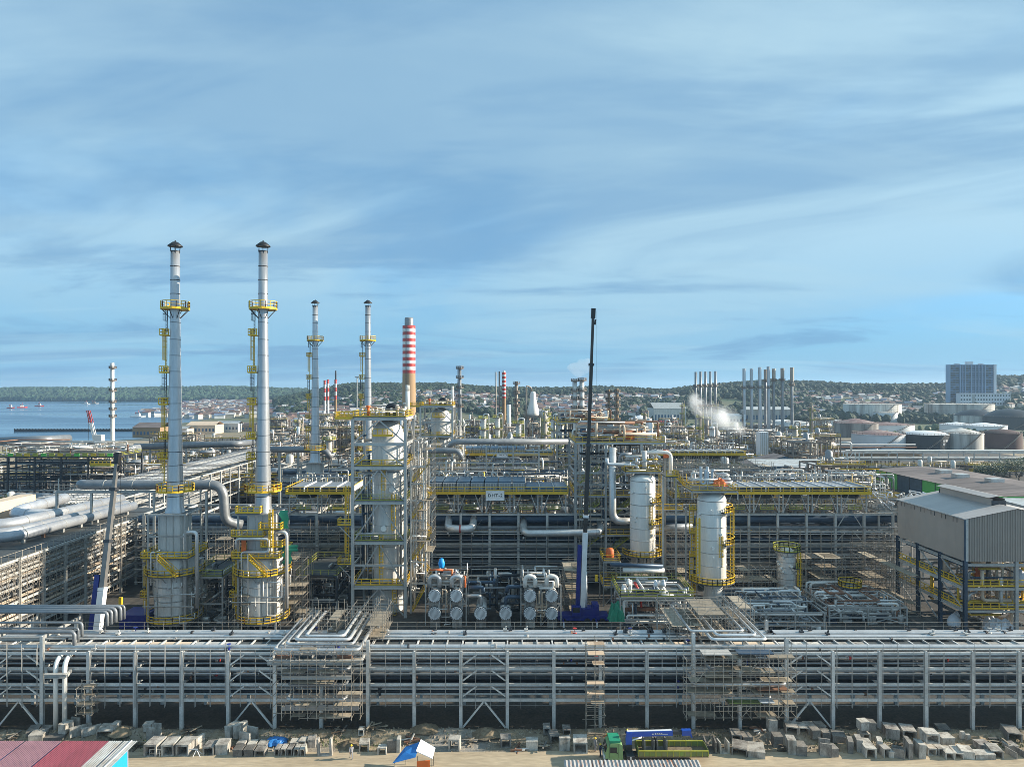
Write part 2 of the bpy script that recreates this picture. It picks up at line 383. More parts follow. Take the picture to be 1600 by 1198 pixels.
def unit_mesh(kind, mt, cache={}):
    k = (kind, mt)
    if k in cache: return cache[k]
    b = MB()
    if kind == 'box': b.box(0, -.5, -.5, 1, .5, .5)
    elif kind == 'tube': b.tube((0,0,0), (1,0,0), 1, 10)
    elif kind == 'tube16': b.tube((0,0,0), (1,0,0), 1, 16)
    elif kind == 'hbeam':     # rolled steel section: flanges at z = +-0.5, web between
        t = .14
        b.box(0, -.5, .5-t, 1, .5, .5); b.box(0, -.5, -.5, 1, .5, -.5+t); b.box(0, -.07, -.5+t, 1, .07, .5-t)
    cache[k] = b.mesh(kind + '_' + mt, mt)
    return cache[k]

NT = [0, 0]
def tag(o, label, cat=None, group=None, kind=None):
    if label: o['label'] = label
    if cat: o['category'] = cat
    if group: o['group'] = group
    if kind: o['kind'] = kind
    return o

class Thing:
    """An Empty at the base of one thing; parts are given in world metres (or local ones when rot is used)."""
    def __init__(s, name, label, cat, loc=(0,0,0), rz=0.0, group=None, local=False, kind=None):
        s.o = bpy.data.objects.new(name, None); s.o.empty_display_size = 0.3; COL.objects.link(s.o)
        s.o.location = loc; s.o.rotation_euler = (0, 0, rz)
        s.off = Vector((0,0,0)) if local else Vector(loc)
        tag(s.o, label, cat, group, kind)
    def part(s, name, b, mt, parent=None, kind=None, label=None):
        o = bpy.data.objects.new(name, b.mesh(name, mt, s.off) if isinstance(b, MB) else b)
        COL.objects.link(o); o.parent = parent or s.o
        if kind: o['kind'] = kind
        if label: o['label'] = label
        return o
    def seg(s, name, p, q, w, h, mt, shape='box', parent=None):
        """A straight member: shared unit mesh stretched between two points."""
        p = Vector(p) - s.off; q = Vector(q) - s.off; d = q - p; L = d.length; d = d / L
        a = Vector((0,0,1)) if abs(d.z) < 0.95 else Vector((0,1,0))
        y = a.cross(d).normalized(); z = d.cross(y)
        M = Matrix(((d.x*L, y.x*w, z.x*h, p.x), (d.y*L, y.y*w, z.y*h, p.y), (d.z*L, y.z*w, z.z*h, p.z), (0,0,0,1)))
        o = bpy.data.objects.new(name, unit_mesh(shape, mt)); COL.objects.link(o); o.parent = parent or s.o
        o.matrix_basis = M
        return o
    def rod(s, name, p, q, r, mt, parent=None, fine=False): return s.seg(name, p, q, r, r, mt, 'tube16' if fine else 'tube', parent)

def solid(name, b, mt, label=None, cat=None, group=None, kind=None, loc=None):
    """A thing (or piece of the setting) that is one mesh."""
    o = bpy.data.objects.new(name, b.mesh(name, mt, loc)); COL.objects.link(o)
    if loc is not None: o.location = loc
    return tag(o, label, cat, group, kind)

def copy_thing(root, loc, rz=None, label=None, group=None):
    def cp(o, parent):
        c = o.copy(); COL.objects.link(c)
        if parent: c.parent = parent
        for ch in o.children: cp(ch, c)
        return c
    r = cp(root, None); r.location = loc
    if rz is not None: r.rotation_euler = (0, 0, rz)
    if label: r['label'] = label
    if group: r['group'] = group
    return r
# ------------------------------------------------------------------ the setting: ground, water, track
def lerp_table(tab, x):
    if x <= tab[0][0]: return tab[0][1]
    for (a, va), (b, vb) in zip(tab[:-1], tab[1:]):
        if x <= b: return va + (vb - va) * (x - a) / (b - a)
    return tab[-1][1]
def smooth(a, b, x):
    t = min(1, max(0, (x - a) / (b - a))); return t * t * (3 - 2 * t)
SHORE = [(596, -335), (640, -300), (766, -391), (969, -454), (1319, -500), (1800, -700), (2260, -860), (2400, -900)]
RIDGE = [(380, 0), (430, 8), (480, 22), (540, 40), (600, 40), (690, 42), (760, 34), (830, 31), (960, 34), (1040, 30), (1100, 41), (1200, 47), (1300, 42), (1400, 40), (1490, 42), (1560, 58), (1650, 62), (2000, 55)]
def land(x, y):
    """Height of the ground."""
    h = 0.0
    if y < 100:
        if y > 83.8 and abs(x) < 110:      # spoil bank along the foot of the pipe rack
            r = math.exp(-((y - 87.7) / 0.9) ** 2) * (0.55 + 0.6 * noise.noise((x * 0.16, y * 0.3, 3.3)))
            r += 0.22 * noise.noise((x * 0.9, y * 0.9, 1.1)) * smooth(83.8, 85.2, y) * (1 - smooth(88.8, 89.6, y))
            tr = math.exp(-((y - 86.0) / 0.5) ** 2) * 0.35 * smooth(-0.2, 0.2, noise.noise((x * 0.07, 9.0, 0)))
            h = r - tr
        h += 0.03 * noise.noise((x * 0.7, y * 0.7, 5.0))
        return h
    if y > 594 and x < lerp_table(SHORE, y) and y < 2265: return -4.0
    if y > 640:
        px = 800 + FPX * x / y
        top = lerp_table(RIDGE, px)
        h = top * smooth(750, 1500, y) * (1 - 0.6 * smooth(1700, 2600, y))
        h += (4.0 * noise.noise((x * 0.004, y * 0.004, 2)) + 2 * noise.noise((x * 0.012, y * 0.012, 7))) * smooth(800, 1300, y)
        if px < 480 and y > 2265:
            f = 36 * smooth(2265, 2700, y) * (0.8 + 0.35 * noise.noise((x * 0.0018, 4.4, 1)))
            h = max(h, f)
    return h
def axis_lines(segs):
    out = []
    for a, b, st in segs:
        n = int(round((b - a) / st)); out += [a + (b - a) * i / n for i in range(n)]
    return out + [segs[-1][1]]
def make_ground():
    ys = axis_lines([(40, 82, 6), (82, 90, 0.35), (90, 100, 2), (100, 580, 30), (580, 2600, 20), (2600, 9000, 400)])
    xs = axis_lines([(-9000, -3000, 600), (-3000, -900, 60), (-900, -100, 20), (-100, 100, 0.7), (100, 1500, 35), (1500, 3000, 100), (3000, 9000, 600)])
    nx = len(xs); v = [(x, y, land(x, y)) for y in ys for x in xs]
    f = [(j*nx+i, j*nx+i+1, (j+1)*nx+i+1, (j+1)*nx+i) for j in range(len(ys)-1) for i in range(nx-1)]
    b = MB(); b.v = v; b.f = f; b.sm = [True] * len(f)
    solid('ground', b, 'ground', kind='structure')
make_ground()
b = MB(); b.add([(-9000, 560, -0.9), (-150, 560, -0.9), (-150, 2450, -0.9), (-9000, 2450, -0.9)], [(0, 1, 2, 3)])
solid('water', b, 'water', kind='structure')
b = MB(); nT, nj = 240, 34
for i in range(nT + 1):
    x = -95 + 190 * i / nT; ye = 83.4 + 0.5 * noise.noise((x * 0.12, 1, 0))
    for j in range(nj + 1):
        y = 66 if j == 0 else 76.5 + (ye - 76.5) * j / nj; w = noise.noise((x * 0.05, 2.2, 0)) * 0.35
        rut = sum(math.exp(-((y + w - c) / 0.22) ** 2) for c in (79.0, 80.9, 79.7, 81.6))      # wheel ruts
        b.v.append((x, y, 0.09 - 0.075 * rut * (0.6 + 0.5 * noise.noise((x * 0.3, y, 4))) + 0.03 * noise.noise((x * 0.8, y * 1.5, 6))))
for i in range(nT):
    for j in range(nj):
        k = i * (nj + 1) + j; b.f.append((k, k + nj + 1, k + nj + 2, k + 1)); b.sm.append(True)
solid('dirt_track', b, 'track', kind='structure')

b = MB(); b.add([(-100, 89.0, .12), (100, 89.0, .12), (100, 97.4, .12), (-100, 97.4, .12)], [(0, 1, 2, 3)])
solid('rack_shade', b, 'shaded_soil', kind='structure')  # dark sheet that paints the shade under the pipe rack

def scatter_rocks():
    b = MB(); R = random.Random(3)
    for _ in range(5200):
        x = R.uniform(-72, 72); y = R.gauss(87.0, 1.5) if R.random() < .75 else R.uniform(83, 90.5)
        if y < 82.9 or y > 93: continue
        s = R.choice((.05, .07, .09, .12, .16, .26)) * R.uniform(.7, 1.3); z = land(x, y)
        vs = [(x + s*R.uniform(.6,1)*cos(a), y + s*R.uniform(.6,1)*sin(a), z - .02) for a in (0.3, 2.4, 4.5)]
        vs += [(x + s*.3*R.uniform(-1,1), y + s*.3*R.uniform(-1,1), z + s*R.uniform(.5,1.1))]
        b.add(vs, [(0,1,3),(1,2,3),(2,0,3)])
    solid('rubble', b, 'rubble', 'loose stones and clods strewn along the spoil bank below the pipe rack', 'rubble', kind='stuff')
    b = MB()
    for _ in range(5200):
        x = R.uniform(-70, 70); y = R.gauss(85.6, 0.75)
        if noise.noise((x * .09, y * .25, 8.8)) < 0.12: continue
        z = land(x, y); a = R.uniform(0, 6.3); h = R.uniform(.12, .36); w = .06
        b.add([(x-w*cos(a), y-w*sin(a), z), (x+w*cos(a), y+w*sin(a), z), (x+R.uniform(-.12,.12), y+R.uniform(-.12,.12), z+h)], [(0,1,2)])
    solid('grass', b, 'weed', 'green weeds growing in the ditch behind the dirt track', 'grass', kind='stuff')
scatter_rocks()

# ------------------------------------------------------------------ pipe racks
def rack(T, us, c0, c1, levels, axis='x', col=(0.42, 0.42), beam=(0.2, 0.34), mt='steel', ztop=None, brace=(), pipes=(), shape='hbeam',
         z0=0.0, mid=(), u0=None, u1=None, front_only=False, knee=True, tall={}, inner=True, over=0.0):
    """A steel pipe rack: columns, beams and braces as parts, then the pipes that lie on each level."""
    def M(u, v, z): return (u, v, z) if axis == 'x' else (v, u, z)
    ztop = ztop or levels[-1] + 0.3
    for i, u in enumerate(us):
        for v in (c0, c1) + tuple(mid):
            T.seg('column', M(u, v, z0), M(u, v, tall.get(i, ztop)), col[0], col[1], mt, shape)
        for z in levels:
            T.seg('cross_beam', M(u, c0 + .22, z), M(u, c1 - .22, z), beam[0], beam[1], mt, 'box')
    for a, c in zip(us[:-1], us[1:]):
        for z in levels:
            for v in ((c0,) if front_only else (c0, c1)):
                T.seg('beam', M(a + .22, v, z), M(c - .22, v, z), beam[0], beam[1], mt, shape)
    for i in brace:
        a, c = us[i], us[i + 1]; m = (a + c) / 2
        T.seg('brace', M(a + .25, c0, z0 + .3), M(m - .1, c0, levels[0] - .25), .2, .2, mt, 'box')
        T.seg('brace', M(c - .25, c0, z0 + .3), M(m + .1, c0, levels[0] - .25), .2, .2, mt, 'box')
        for za, zb in zip(levels[:-1], levels[1:]):
            if knee:
                k = (c - a) * .34
                T.seg('brace', M(a + .25, c0, za + .5), M(a + k, c0, zb - .22), .16, .16, mt, 'box')
                T.seg('brace', M(c - .25, c0, za + .5), M(c - k, c0, zb - .22), .16, .16, mt, 'box')
            else:
                T.seg('brace', M(a + .25, c0, za + .2), M(m, c0, zb - .2), .16, .16, mt, 'box')
                T.seg('brace', M(c - .25, c0, za + .2), M(m, c0, zb - .2), .16, .16, mt, 'box')
    u0 = us[0] - over if u0 is None else u0; u1 = us[-1] + over if u1 is None else u1
    for (v, z, r, pm) in pipes:
        T.rod('pipe', M(u0, v, z), M(u1, v, z), r, pm)

def level_pipes(R, c0, c1, z, n, mats, rmin=.08, rmax=.3, top=0.17):
    out = []; v = c0 + .5
    while v < c1 - .4 and len(out) < n:
        r = R.uniform(rmin, rmax); out.append((v + r, z + top + r, r, R.choice(mats))); v += 2 * r + R.uniform(.12, .5)
    return out

BAY = 72.67 / FPX * 89
FX = [X(66, 89) + BAY * i for i in range(-3, 25)]       # index 3 is the column at x = 66 px
FRONT_LV = [3.88, 5.9, 7.96, 9.97]
def front_rack():
    T = Thing('pipe_rack', 'long grey steel pipe rack crossing the foreground behind the concrete culverts', 'pipe rack', (0, 89, 0))
    R = random.Random(11); pl = []
    for z in FRONT_LV[:-1]:
        pl += level_pipes(R, 89.4, 96, z, 16, ['pipe_blue', 'cladding_dull', 'cladding', 'pipe_dark', 'pipe_dark', 'pipe_blue', 'pipe_dark', 'galv'], .07, .24)  # inner pipes coloured darker to stand in for shade between the levels
        pl += [(89.75, z + 1.42, .10, 'cladding_dull'), (90.1, z + .98, .13, 'cladding'), (93.2, z + 1.1, .16, 'pipe_blue')]
    tz = FRONT_LV[-1] + .17
    pl += [(90.0, tz + .3, .3, 'cladding'), (89.45, tz + .14, .12, 'galv'), (90.9, tz + .12, .12, 'galv'), (93.2, tz + .14, .14, 'galv'), (93.8, tz + .24, .24, 'cladding'), (94.4, tz + .22, .2, 'cladding_dull'), (94.95, tz + .28, .26, 'cladding'),
           (95.45, tz + .22, .22, 'cladding'), (95.9, tz + .2, .2, 'cladding')]
    tall = {3: 12.2, 10: 11.6, 17: 12.6, 19: 11.9, 2: 12.2, 1: 12.2, 0: 12.2}
    rack(T, FX, 89, 96, FRONT_LV, brace=(2, 7, 12, 19), pipes=pl, ztop=10.25, tall=tall, mt='steel_pale')
    for z in FRONT_LV[:-1]:
        for (ya_, yb_) in ((91.2, 92.6), (93.4, 95.4)):
            T.seg('shade_tray', (FX[0], (ya_+yb_)/2, z + 1.32), (FX[-1], (ya_+yb_)/2, z + 1.32), yb_-ya_, .12, 'steel_dark', 'box')  # solid dark trays added to deepen the shade inside the rack
    # thin deck beam and hand line over the rear pipes
    b = MB()
    for i in range(0, 60):
        x = FX[0] + i * 2.75
        if x > FX[-1]: break
        b.bar((x, 96.35, 10.1), (x, 96.35, 11.5), .05)
    b.bar((FX[0], 96.35, 11.45), (FX[-1], 96.35, 11.45), .045); b.bar((FX[0], 96.35, 10.95), (FX[-1], 96.35, 10.95), .04)
    T.part('handrail', b, 'scaffold_tube')
    for i, x in enumerate(FX[:-1]):
        T.seg('walkway_plate', (x+.3, 92.0, 10.02), (x+BAY-.3, 92.0, 10.02), 1.5, .06, R.choice(('concrete_pale', 'cream', 'grating', 'steel_light', 'concrete')), 'box')
    # pipe shoes and valves standing on the top level
    for i in range(46):
        x = R.uniform(FX[0], FX[-1]); y = R.choice((93.9, 94.7, 95.45)); b = MB()
        b.box(x - .25, y - .3, tz + .55, x + .25, y + .3, tz + .72); b.bar((x, y, tz + .6), (x + .15, y, tz + 1.1), .16)
        T.part('pipe_clamp', b, R.choice(('steel_dark', 'steel_dark', 'steel_light')))
    for k in range(150):        # flanges and hand wheel valves on the pipes nearest the face
        v_, z_, r_, _m = R.choice([q for q in pl if q[0] < 91.4 or q[1] > 10]); x = R.uniform(FX[0], FX[-1]); b = MB()
        b.tube((x-.06, v_, z_), (x+.06, v_, z_), r_*1.5, 12); b.tube((x+.12, v_, z_), (x+.2, v_, z_), r_*1.5, 12)
        T.part('flange', b, R.choice(('steel_dark', 'steel', 'pipe_rust', 'galv')))
        if k % 4 == 0:
            b = MB(); b.lathe([(r_*1.2, -.2), (r_*1.6, 0), (r_*1.2, .2)], 10, (x+.5, v_, z_)); b.bar((x+.5, v_, z_), (x+.5, v_-.1, z_+.75), .07); b.tube((x+.5, v_-.1, z_+.72), (x+.5, v_-.1, z_+.77), .28, 12); T.part('valve', b, R.choice(('red', 'steel_dark', 'crane_blue', 'galv')))
    for i, x in enumerate(FX[:-1]):
        for k in (0.33, 0.66):
            T.seg('pipe_support', (x + BAY * k, 89.9, tz), (x + BAY * k, 95.8, tz), .16, .2, 'steel_light', 'box')
    return T
front_rack()

# ------------------------------------------------------------------ scaffolds
def scaffold(label, x0, x1, y0, y1, z0, z1, dx=1.7, dz=1.9, planks=6, seed=0, r=.029, name='scaffold', group=None, pm='plank', drop=0.1, ragged=.8, diag=.2, mt='scaffold_tube'):
    R = random.Random(seed)
    T = Thing(name, label, 'scaffold', ((x0+x1)/2, (y0+y1)/2, z0), group=group)
    nx = max(1, int(round((x1-x0)/dx))); nz = max(1, int((z1-z0)/dz)); ny = max(1, int(round((y1-y0)/1.5)))
    st, led = MB(), MB()
    for i in range(nx+1):
        for j in range(ny+1):
            x = x0+(x1-x0)*i/nx; y = y0+(y1-y0)*j/ny
            st.bar((x, y, z0 + R.uniform(0, ragged*.4)), (x, y, z1 + R.uniform(-ragged, ragged)), r*2)
    for k in range(nz+1):
        z = z0+.4+k*dz
        if z > z1: break
        for j in range(ny+1):
            if R.random() < drop: continue
            y = y0+(y1-y0)*j/ny; a = x0 + R.choice((0, 0, (x1-x0)*.3)); e = x1 - R.choice((0, 0, (x1-x0)*.25))
            led.bar((a-R.uniform(0,.5), y, z), (e+R.uniform(0,.5), y, z), r*1.8)
            if R.random() < .6: led.bar((a, y, z+1.0), (e, y, z+1.0), r*1.6)
        for i in range(nx+1):
            if y1-y0 > .3: led.bar((x0+(x1-x0)*i/nx, y0-.3, z-.05), (x0+(x1-x0)*i/nx, y1+.3, z-.05), r*1.8)
            if i < nx and R.random() < diag:
                led.bar((x0+(x1-x0)*i/nx, y0, z), (x0+(x1-x0)*(i+1)/nx, y0, z+dz), r*1.6)
    T.part('standards', st, mt, kind='stuff'); T.part('ledgers', led, mt, kind='stuff')
    if y1-y0 > .5:
        for p in range(planks):
            k = R.randrange(nz+1); z = z0+.5+k*dz
            if z > z1: continue
            a = R.uniform(x0, x1-1.2); L = min(R.uniform(1.6, 4), x1-a)
            T.seg('deck_board', (a, (y0+y1)/2, z), (a+L, (y0+y1)/2, z), (y1-y0)*R.uniform(.55, .95), .06, pm, 'box')
    return T

# light tube scaffold hung on the face of the rack, one run for each stretch between the loops
for (a, c, nm) in ((0, 3, 'beside the braced end bay'), (4, 8, 'between the two standpipes and the first loop'), (10, 14, 'between the first loops and the tower'), (15, 17, 'in front of the rack beside the scaffold tower'), (19, 27, 'beyond the second expansion loop')):
    scaffold('thin tube scaffold on the rack front ' + nm, FX[a]+.4, FX[c]-.4, 88.45, 88.65, 3.0, 10.9, dx=2.0, dz=4.1, planks=0, seed=a, group='tube scaffolds on the front pipe rack', diag=0, r=.02, drop=.5, mt='steel')
scaffold('narrow scaffold tower with a straw coloured top deck standing against the pipe rack', X(916, 87.5), X(944, 87.5), 86.9, 88.4, 0, 12.0, dx=1.1, dz=1.25, planks=14, seed=4, pm='cream')
scaffold('small scaffold stage hanging on the second rack column beside two standpipes', X(124, 88), X(148, 88), 87.4, 88.5, 2.4, 6.2, dx=1.0, dz=1.1, planks=5, seed=9)

# expansion loops that stand out of the rack towards the track
def loop(label, xa, xb, specs, seed):
    T = Thing('expansion_loop', label, 'pipes', ((xa+xb)/2, 88, 3))
    for (a, c, y, yb, z, r, pm) in specs:
        r *= .66; m = MB(); m.pipe([(a, yb, z), (a, y, z), (c, y, z), (c, yb, z)], r, 12, bend=r*3)
        T.part('pipe', m, pm)
        n = int((c-a)/2.2)
        for k in range(n):
            x = a + (c-a)*(k+.7)/n; T.seg('pipe_support', (x, y, z-r-.45), (x, y, z-r), .14, .14, 'steel', 'box')
    return T
xa, xb = X(428, 88), X(572, 88)
loop('silver pipe loops jutting from the rack under scaffolding, beside the second furnace', xa, xb, [
    (xa+.5, xb-.6, 86.6, 98, 11.3, .33, 'cladding'), (xa+1.7, xb-1.6, 87.6, 98.5, 11.7, .28, 'cladding'), (xa+2.6, xb-2.3, 88.5, 99, 11.9, .34, 'cladding'),
    (xa+3.7, xb-3.2, 89.3, 99, 12.1, .3, 'cladding'), (xa+2, xb-2.1, 87.2, 92, 8.6, .3, 'cladding_dull'), (xa+2.2, xb-2.4, 87.0, 92, 6.7, .24, 'cladding_dull'), (xa+2, xb-2.5, 86.9, 92, 4.9, .32, 'cladding')], 1)
T = Thing('loop_deck', 'grey steel deck carrying the silver pipe loops beside the second furnace', 'platform', ((xa+xb)/2, 88, 10))
T.seg('beam', (xa-.2, 86.2, 9.9), (xb, 86.2, 9.9), .3, .6, 'steel', 'hbeam')
for k in range(8): T.seg('joist', (xa + k*(xb-xa)/7.2, 86.4, 9.9), (xa + k*(xb-xa)/7.2, 88.7, 9.9), .2, .4, 'steel', 'box')
for z in (7.9, 4.0):
    T.seg('beam', (xa+1.5, 86.4, z), (xb-1.5, 86.4, z), .25, .45, 'steel', 'hbeam')
for k in range(7): T.seg('panel', (xa+2+k*1.35, 86.3, 4.15), (xa+3.2+k*1.35, 86.3, 4.15), .08, .7, 'cladding_dull', 'box')
for k in range(4): T.seg('red_pipe', (xa+.6+k*2.6, 86.9, 10.35), (xa+2.6+k*2.6, 86.9, 10.35), .3, .3, 'pipe_rust' if k in (0, 3) else 'steel_dark', 'box')
scaffold('dense tube scaffold wrapped round the silver pipe loops beside the second furnace', xa+.6, xb-.3, 85.9, 87.2, 2.6, 11.6, dx=1.15, dz=1.4, planks=16, seed=21, diag=.12)
scaffold('tube scaffold rising above the rear legs of the pipe loops near the main tower', xa+8.2, xb+1.4, 92, 99, 10.3, 14.2, dx=1.5, dz=1.5, planks=3, seed=22, diag=.15)
scaffold('tube scaffold over the rear of the pipe loops near the second furnace', xa+1.5, xa+6.5, 94, 100, 10.3, 13.6, dx=1.3, dz=1.5, planks=3, seed=23, diag=.3)

ya, yb = X(1063, 88), X(1228, 88)
loop('silver pipe loops jutting from the rack with plank decks below, near the white columns', ya, yb, [
    (ya+4.2, yb-2.3, 88.6, 101, 11.9, .32, 'cladding'), (ya+5.1, yb-3.4, 89.3, 101, 12.2, .3, 'cladding'), (ya+2.0, yb-4.6, 90.6, 101, 12.3, .26, 'cladding'),
    (ya+3.6, yb-2.2, 87.5, 93, 8.6, .26, 'cladding_dull'), (ya+1.4, yb-.6, 86.5, 93, 7.0, .3, 'cladding'), (ya+2.6, yb-1.6, 87.4, 93, 6.9, .22, 'cladding_dull'),
    (ya+5.4, yb-2.4, 86.8, 92, 5.1, .3, 'cladding')], 2)
scaffold('dense tube scaffold with plank decks round the loops near the white columns', ya+.2, yb+.4, 85.6, 87.3, 2.8, 11.4, dx=1.2, dz=1.45, planks=26, seed=31, diag=.14)
scaffold('tube scaffold standing above the rack where pipes climb towards the white columns', ya-.5, ya+8, 92, 101, 10.3, 13.8, dx=1.4, dz=1.4, planks=6, seed=32, diag=.3)
scaffold('small tube scaffold above the rear pipes behind the loops near the white columns', yb-5.2, yb-1.6, 95, 101, 10.3, 14.4, dx=1.4, dz=1.5, planks=3, seed=33, diag=.2)
T = Thing('loop_deck', 'plank and steel decks under the pipe loops near the white columns', 'platform', ((ya+yb)/2, 87, 4))
for (px0, px1, py, mt_) in ((1072, 1137, 1076, 'plank'), (1180, 1228, 1073, 'pipe_rust'), (1160, 1208, 1046, 'plank'), (1100, 1140, 1053, 'plank'), (1136, 1186, 1093, 'bed_green'), (1184, 1206, 1092, 'white_sheet'), (1095, 1140, 1018, 'steel_light'), (1150, 1205, 1017, 'pipe_blue')):
    z = Z(py, 86.6); T.seg('deck', (X(px0, 86.6), 86.4, z), (X(px1, 86.6), 86.4, z), 1.5, .12, mt_, 'box')

# raised end of the rack with pipes that turn down, and the two white standpipes
T = Thing('upper_pipe_deck', 'raised steel deck with silver pipes bending down at the end of the rack', 'pipe rack', (FX[2], 92, 10))
zz = 12.0
for i in range(0, 4):
    T.seg('cross_beam', (FX[i], 89.2, zz), (FX[i], 97, zz), .25, .4, 'steel', 'box')
    T.seg('post', (FX[i], 97, 0), (FX[i], 97, zz+1.3), .35, .35, 'steel', 'hbeam')
T.seg('beam', (FX[0], 89.1, zz-.2), (FX[3], 89.1, zz-.2), .25, .5, 'steel', 'hbeam'); T.seg('beam', (FX[0], 97, zz+.9), (FX[3]+4, 97, zz+.9), .25, .4, 'steel', 'hbeam')
for (y, z, r, xe) in ((90.0, zz+.38, .22, 124), (90.8, zz+.3, .13, 116), (91.6, zz+.3, .13, 118), (93.2, zz+.5, .18, 112), (95, zz+1.35, .22, 140), (95.7, zz+1.35, .2, 142), (96.4, zz+1.4, .24, 144), (97.2, zz+1.4, .2, 147), (97.8, zz+1.35, .16, 149)):
    m = MB(); m.pipe([(FX[0]-4, y, z), (X(xe, 91), y, z), (X(xe, 91), y, z-1.9)], r, 12); T.part('pipe', m, 'cladding_dull')
for k, px in enumerate((87, 101)):
    T2 = Thing('standpipe', ('cream vertical pipe from rack to ground, ' + ('nearer the braced end bay' if k == 0 else 'nearer the hanging scaffold stage')), 'pipe', (X(px, 88), 88, 0), group='pair of standpipes')
    m = MB(); m.pipe([(X(px, 88), 88, 0), (X(px, 88), 88, 9.3), (X(px+9, 90), 91.5, 9.9)], .29, 14, bend=1.2); T2.part('pipe', m, 'vessel_white')
    b = MB(); b.cbox((X(px, 88), 88, .12), .8, .8, .24); T2.part('footing', b, 'concrete')
T = Thing('pipe_bracket', 'small steel bracket deck holding the two cream standpipes to the rack', 'bracket', (X(92, 88), 87.6, 7))
T.seg('beam', (X(70, 87.4), 87.4, 7.7), (X(104, 87.4), 87.4, 7.7), .5, .5, 'steel', 'hbeam'); T.seg('arm', (X(104, 87.4), 87.4, 7.7), (X(112, 88.9), 88.9, 7.9), .3, .35, 'steel_light', 'box')
T.seg('arm', (X(72, 87.4), 87.4, 7.7), (X(72, 88.9), 88.9, 7.9), .3, .35, 'steel_light', 'box')

# ------------------------------------------------------------------ concrete culverts and blocks
def culvert_mesh(kind, w, h, L, mt, cache={}):
    key = (kind, round(w, 1), round(h, 1), round(L, 1), mt)
    if key in cache: return cache[key]
    w, h, L = key[1:4]; t = min(w, h) * .14; b = MB(); y0, y1 = -L/2, L/2
    if kind == 'B':
        o = [(-w/2, 0), (w/2, 0), (w/2, h), (-w/2, h)]; c = t * .8
        i = [(-w/2+t, t), (w/2-t, t), (w/2-t, h-t), (-w/2+t, h-t)]
        vs = [(x, y, z) for y in (y0, y1) for (x, z) in o + i]
        fs = []
        for k in range(4):
            n = (k+1) % 4
            fs += [(k, n, 4+n, 4+k), (8+n, 8+k, 12+k, 12+n), (n, k, 8+k, 8+n), (4+k, 4+n, 12+n, 12+k)]
        b.add(vs, fs)
    elif kind in 'UN':
        tw = t * .9
        prof = [(-w/2, h), (-w/2, 0), (w/2, 0), (w/2, h), (w/2-tw, h), (w/2-tw*1.3, t), (-w/2+tw*1.3, t), (-w/2+tw, h)]
        if kind == 'N': prof = [(x, h-z) for x, z in prof]
        vs = [(x, y, z) for y in (y0, y1) for (x, z) in prof]; n = 8
        fs = [(k, (k+1) % n, n+(k+1) % n, n+k) for k in range(n)] + [(0,1,6,7), (1,2,5,6), (2,3,4,5), (8,15,14,9), (9,14,13,10), (10,13,12,11)]
        b.add(vs, fs)
    else:
        b.box(-w/2, y0, 0, w/2, y1, h)
        if kind == 'K':
            b.box(-w/2-.03, y0-.03, h-.12, w/2+.03, y1+.03, h+.02)
    me = b.mesh('culvert', mt); cache[key] = me
    return me
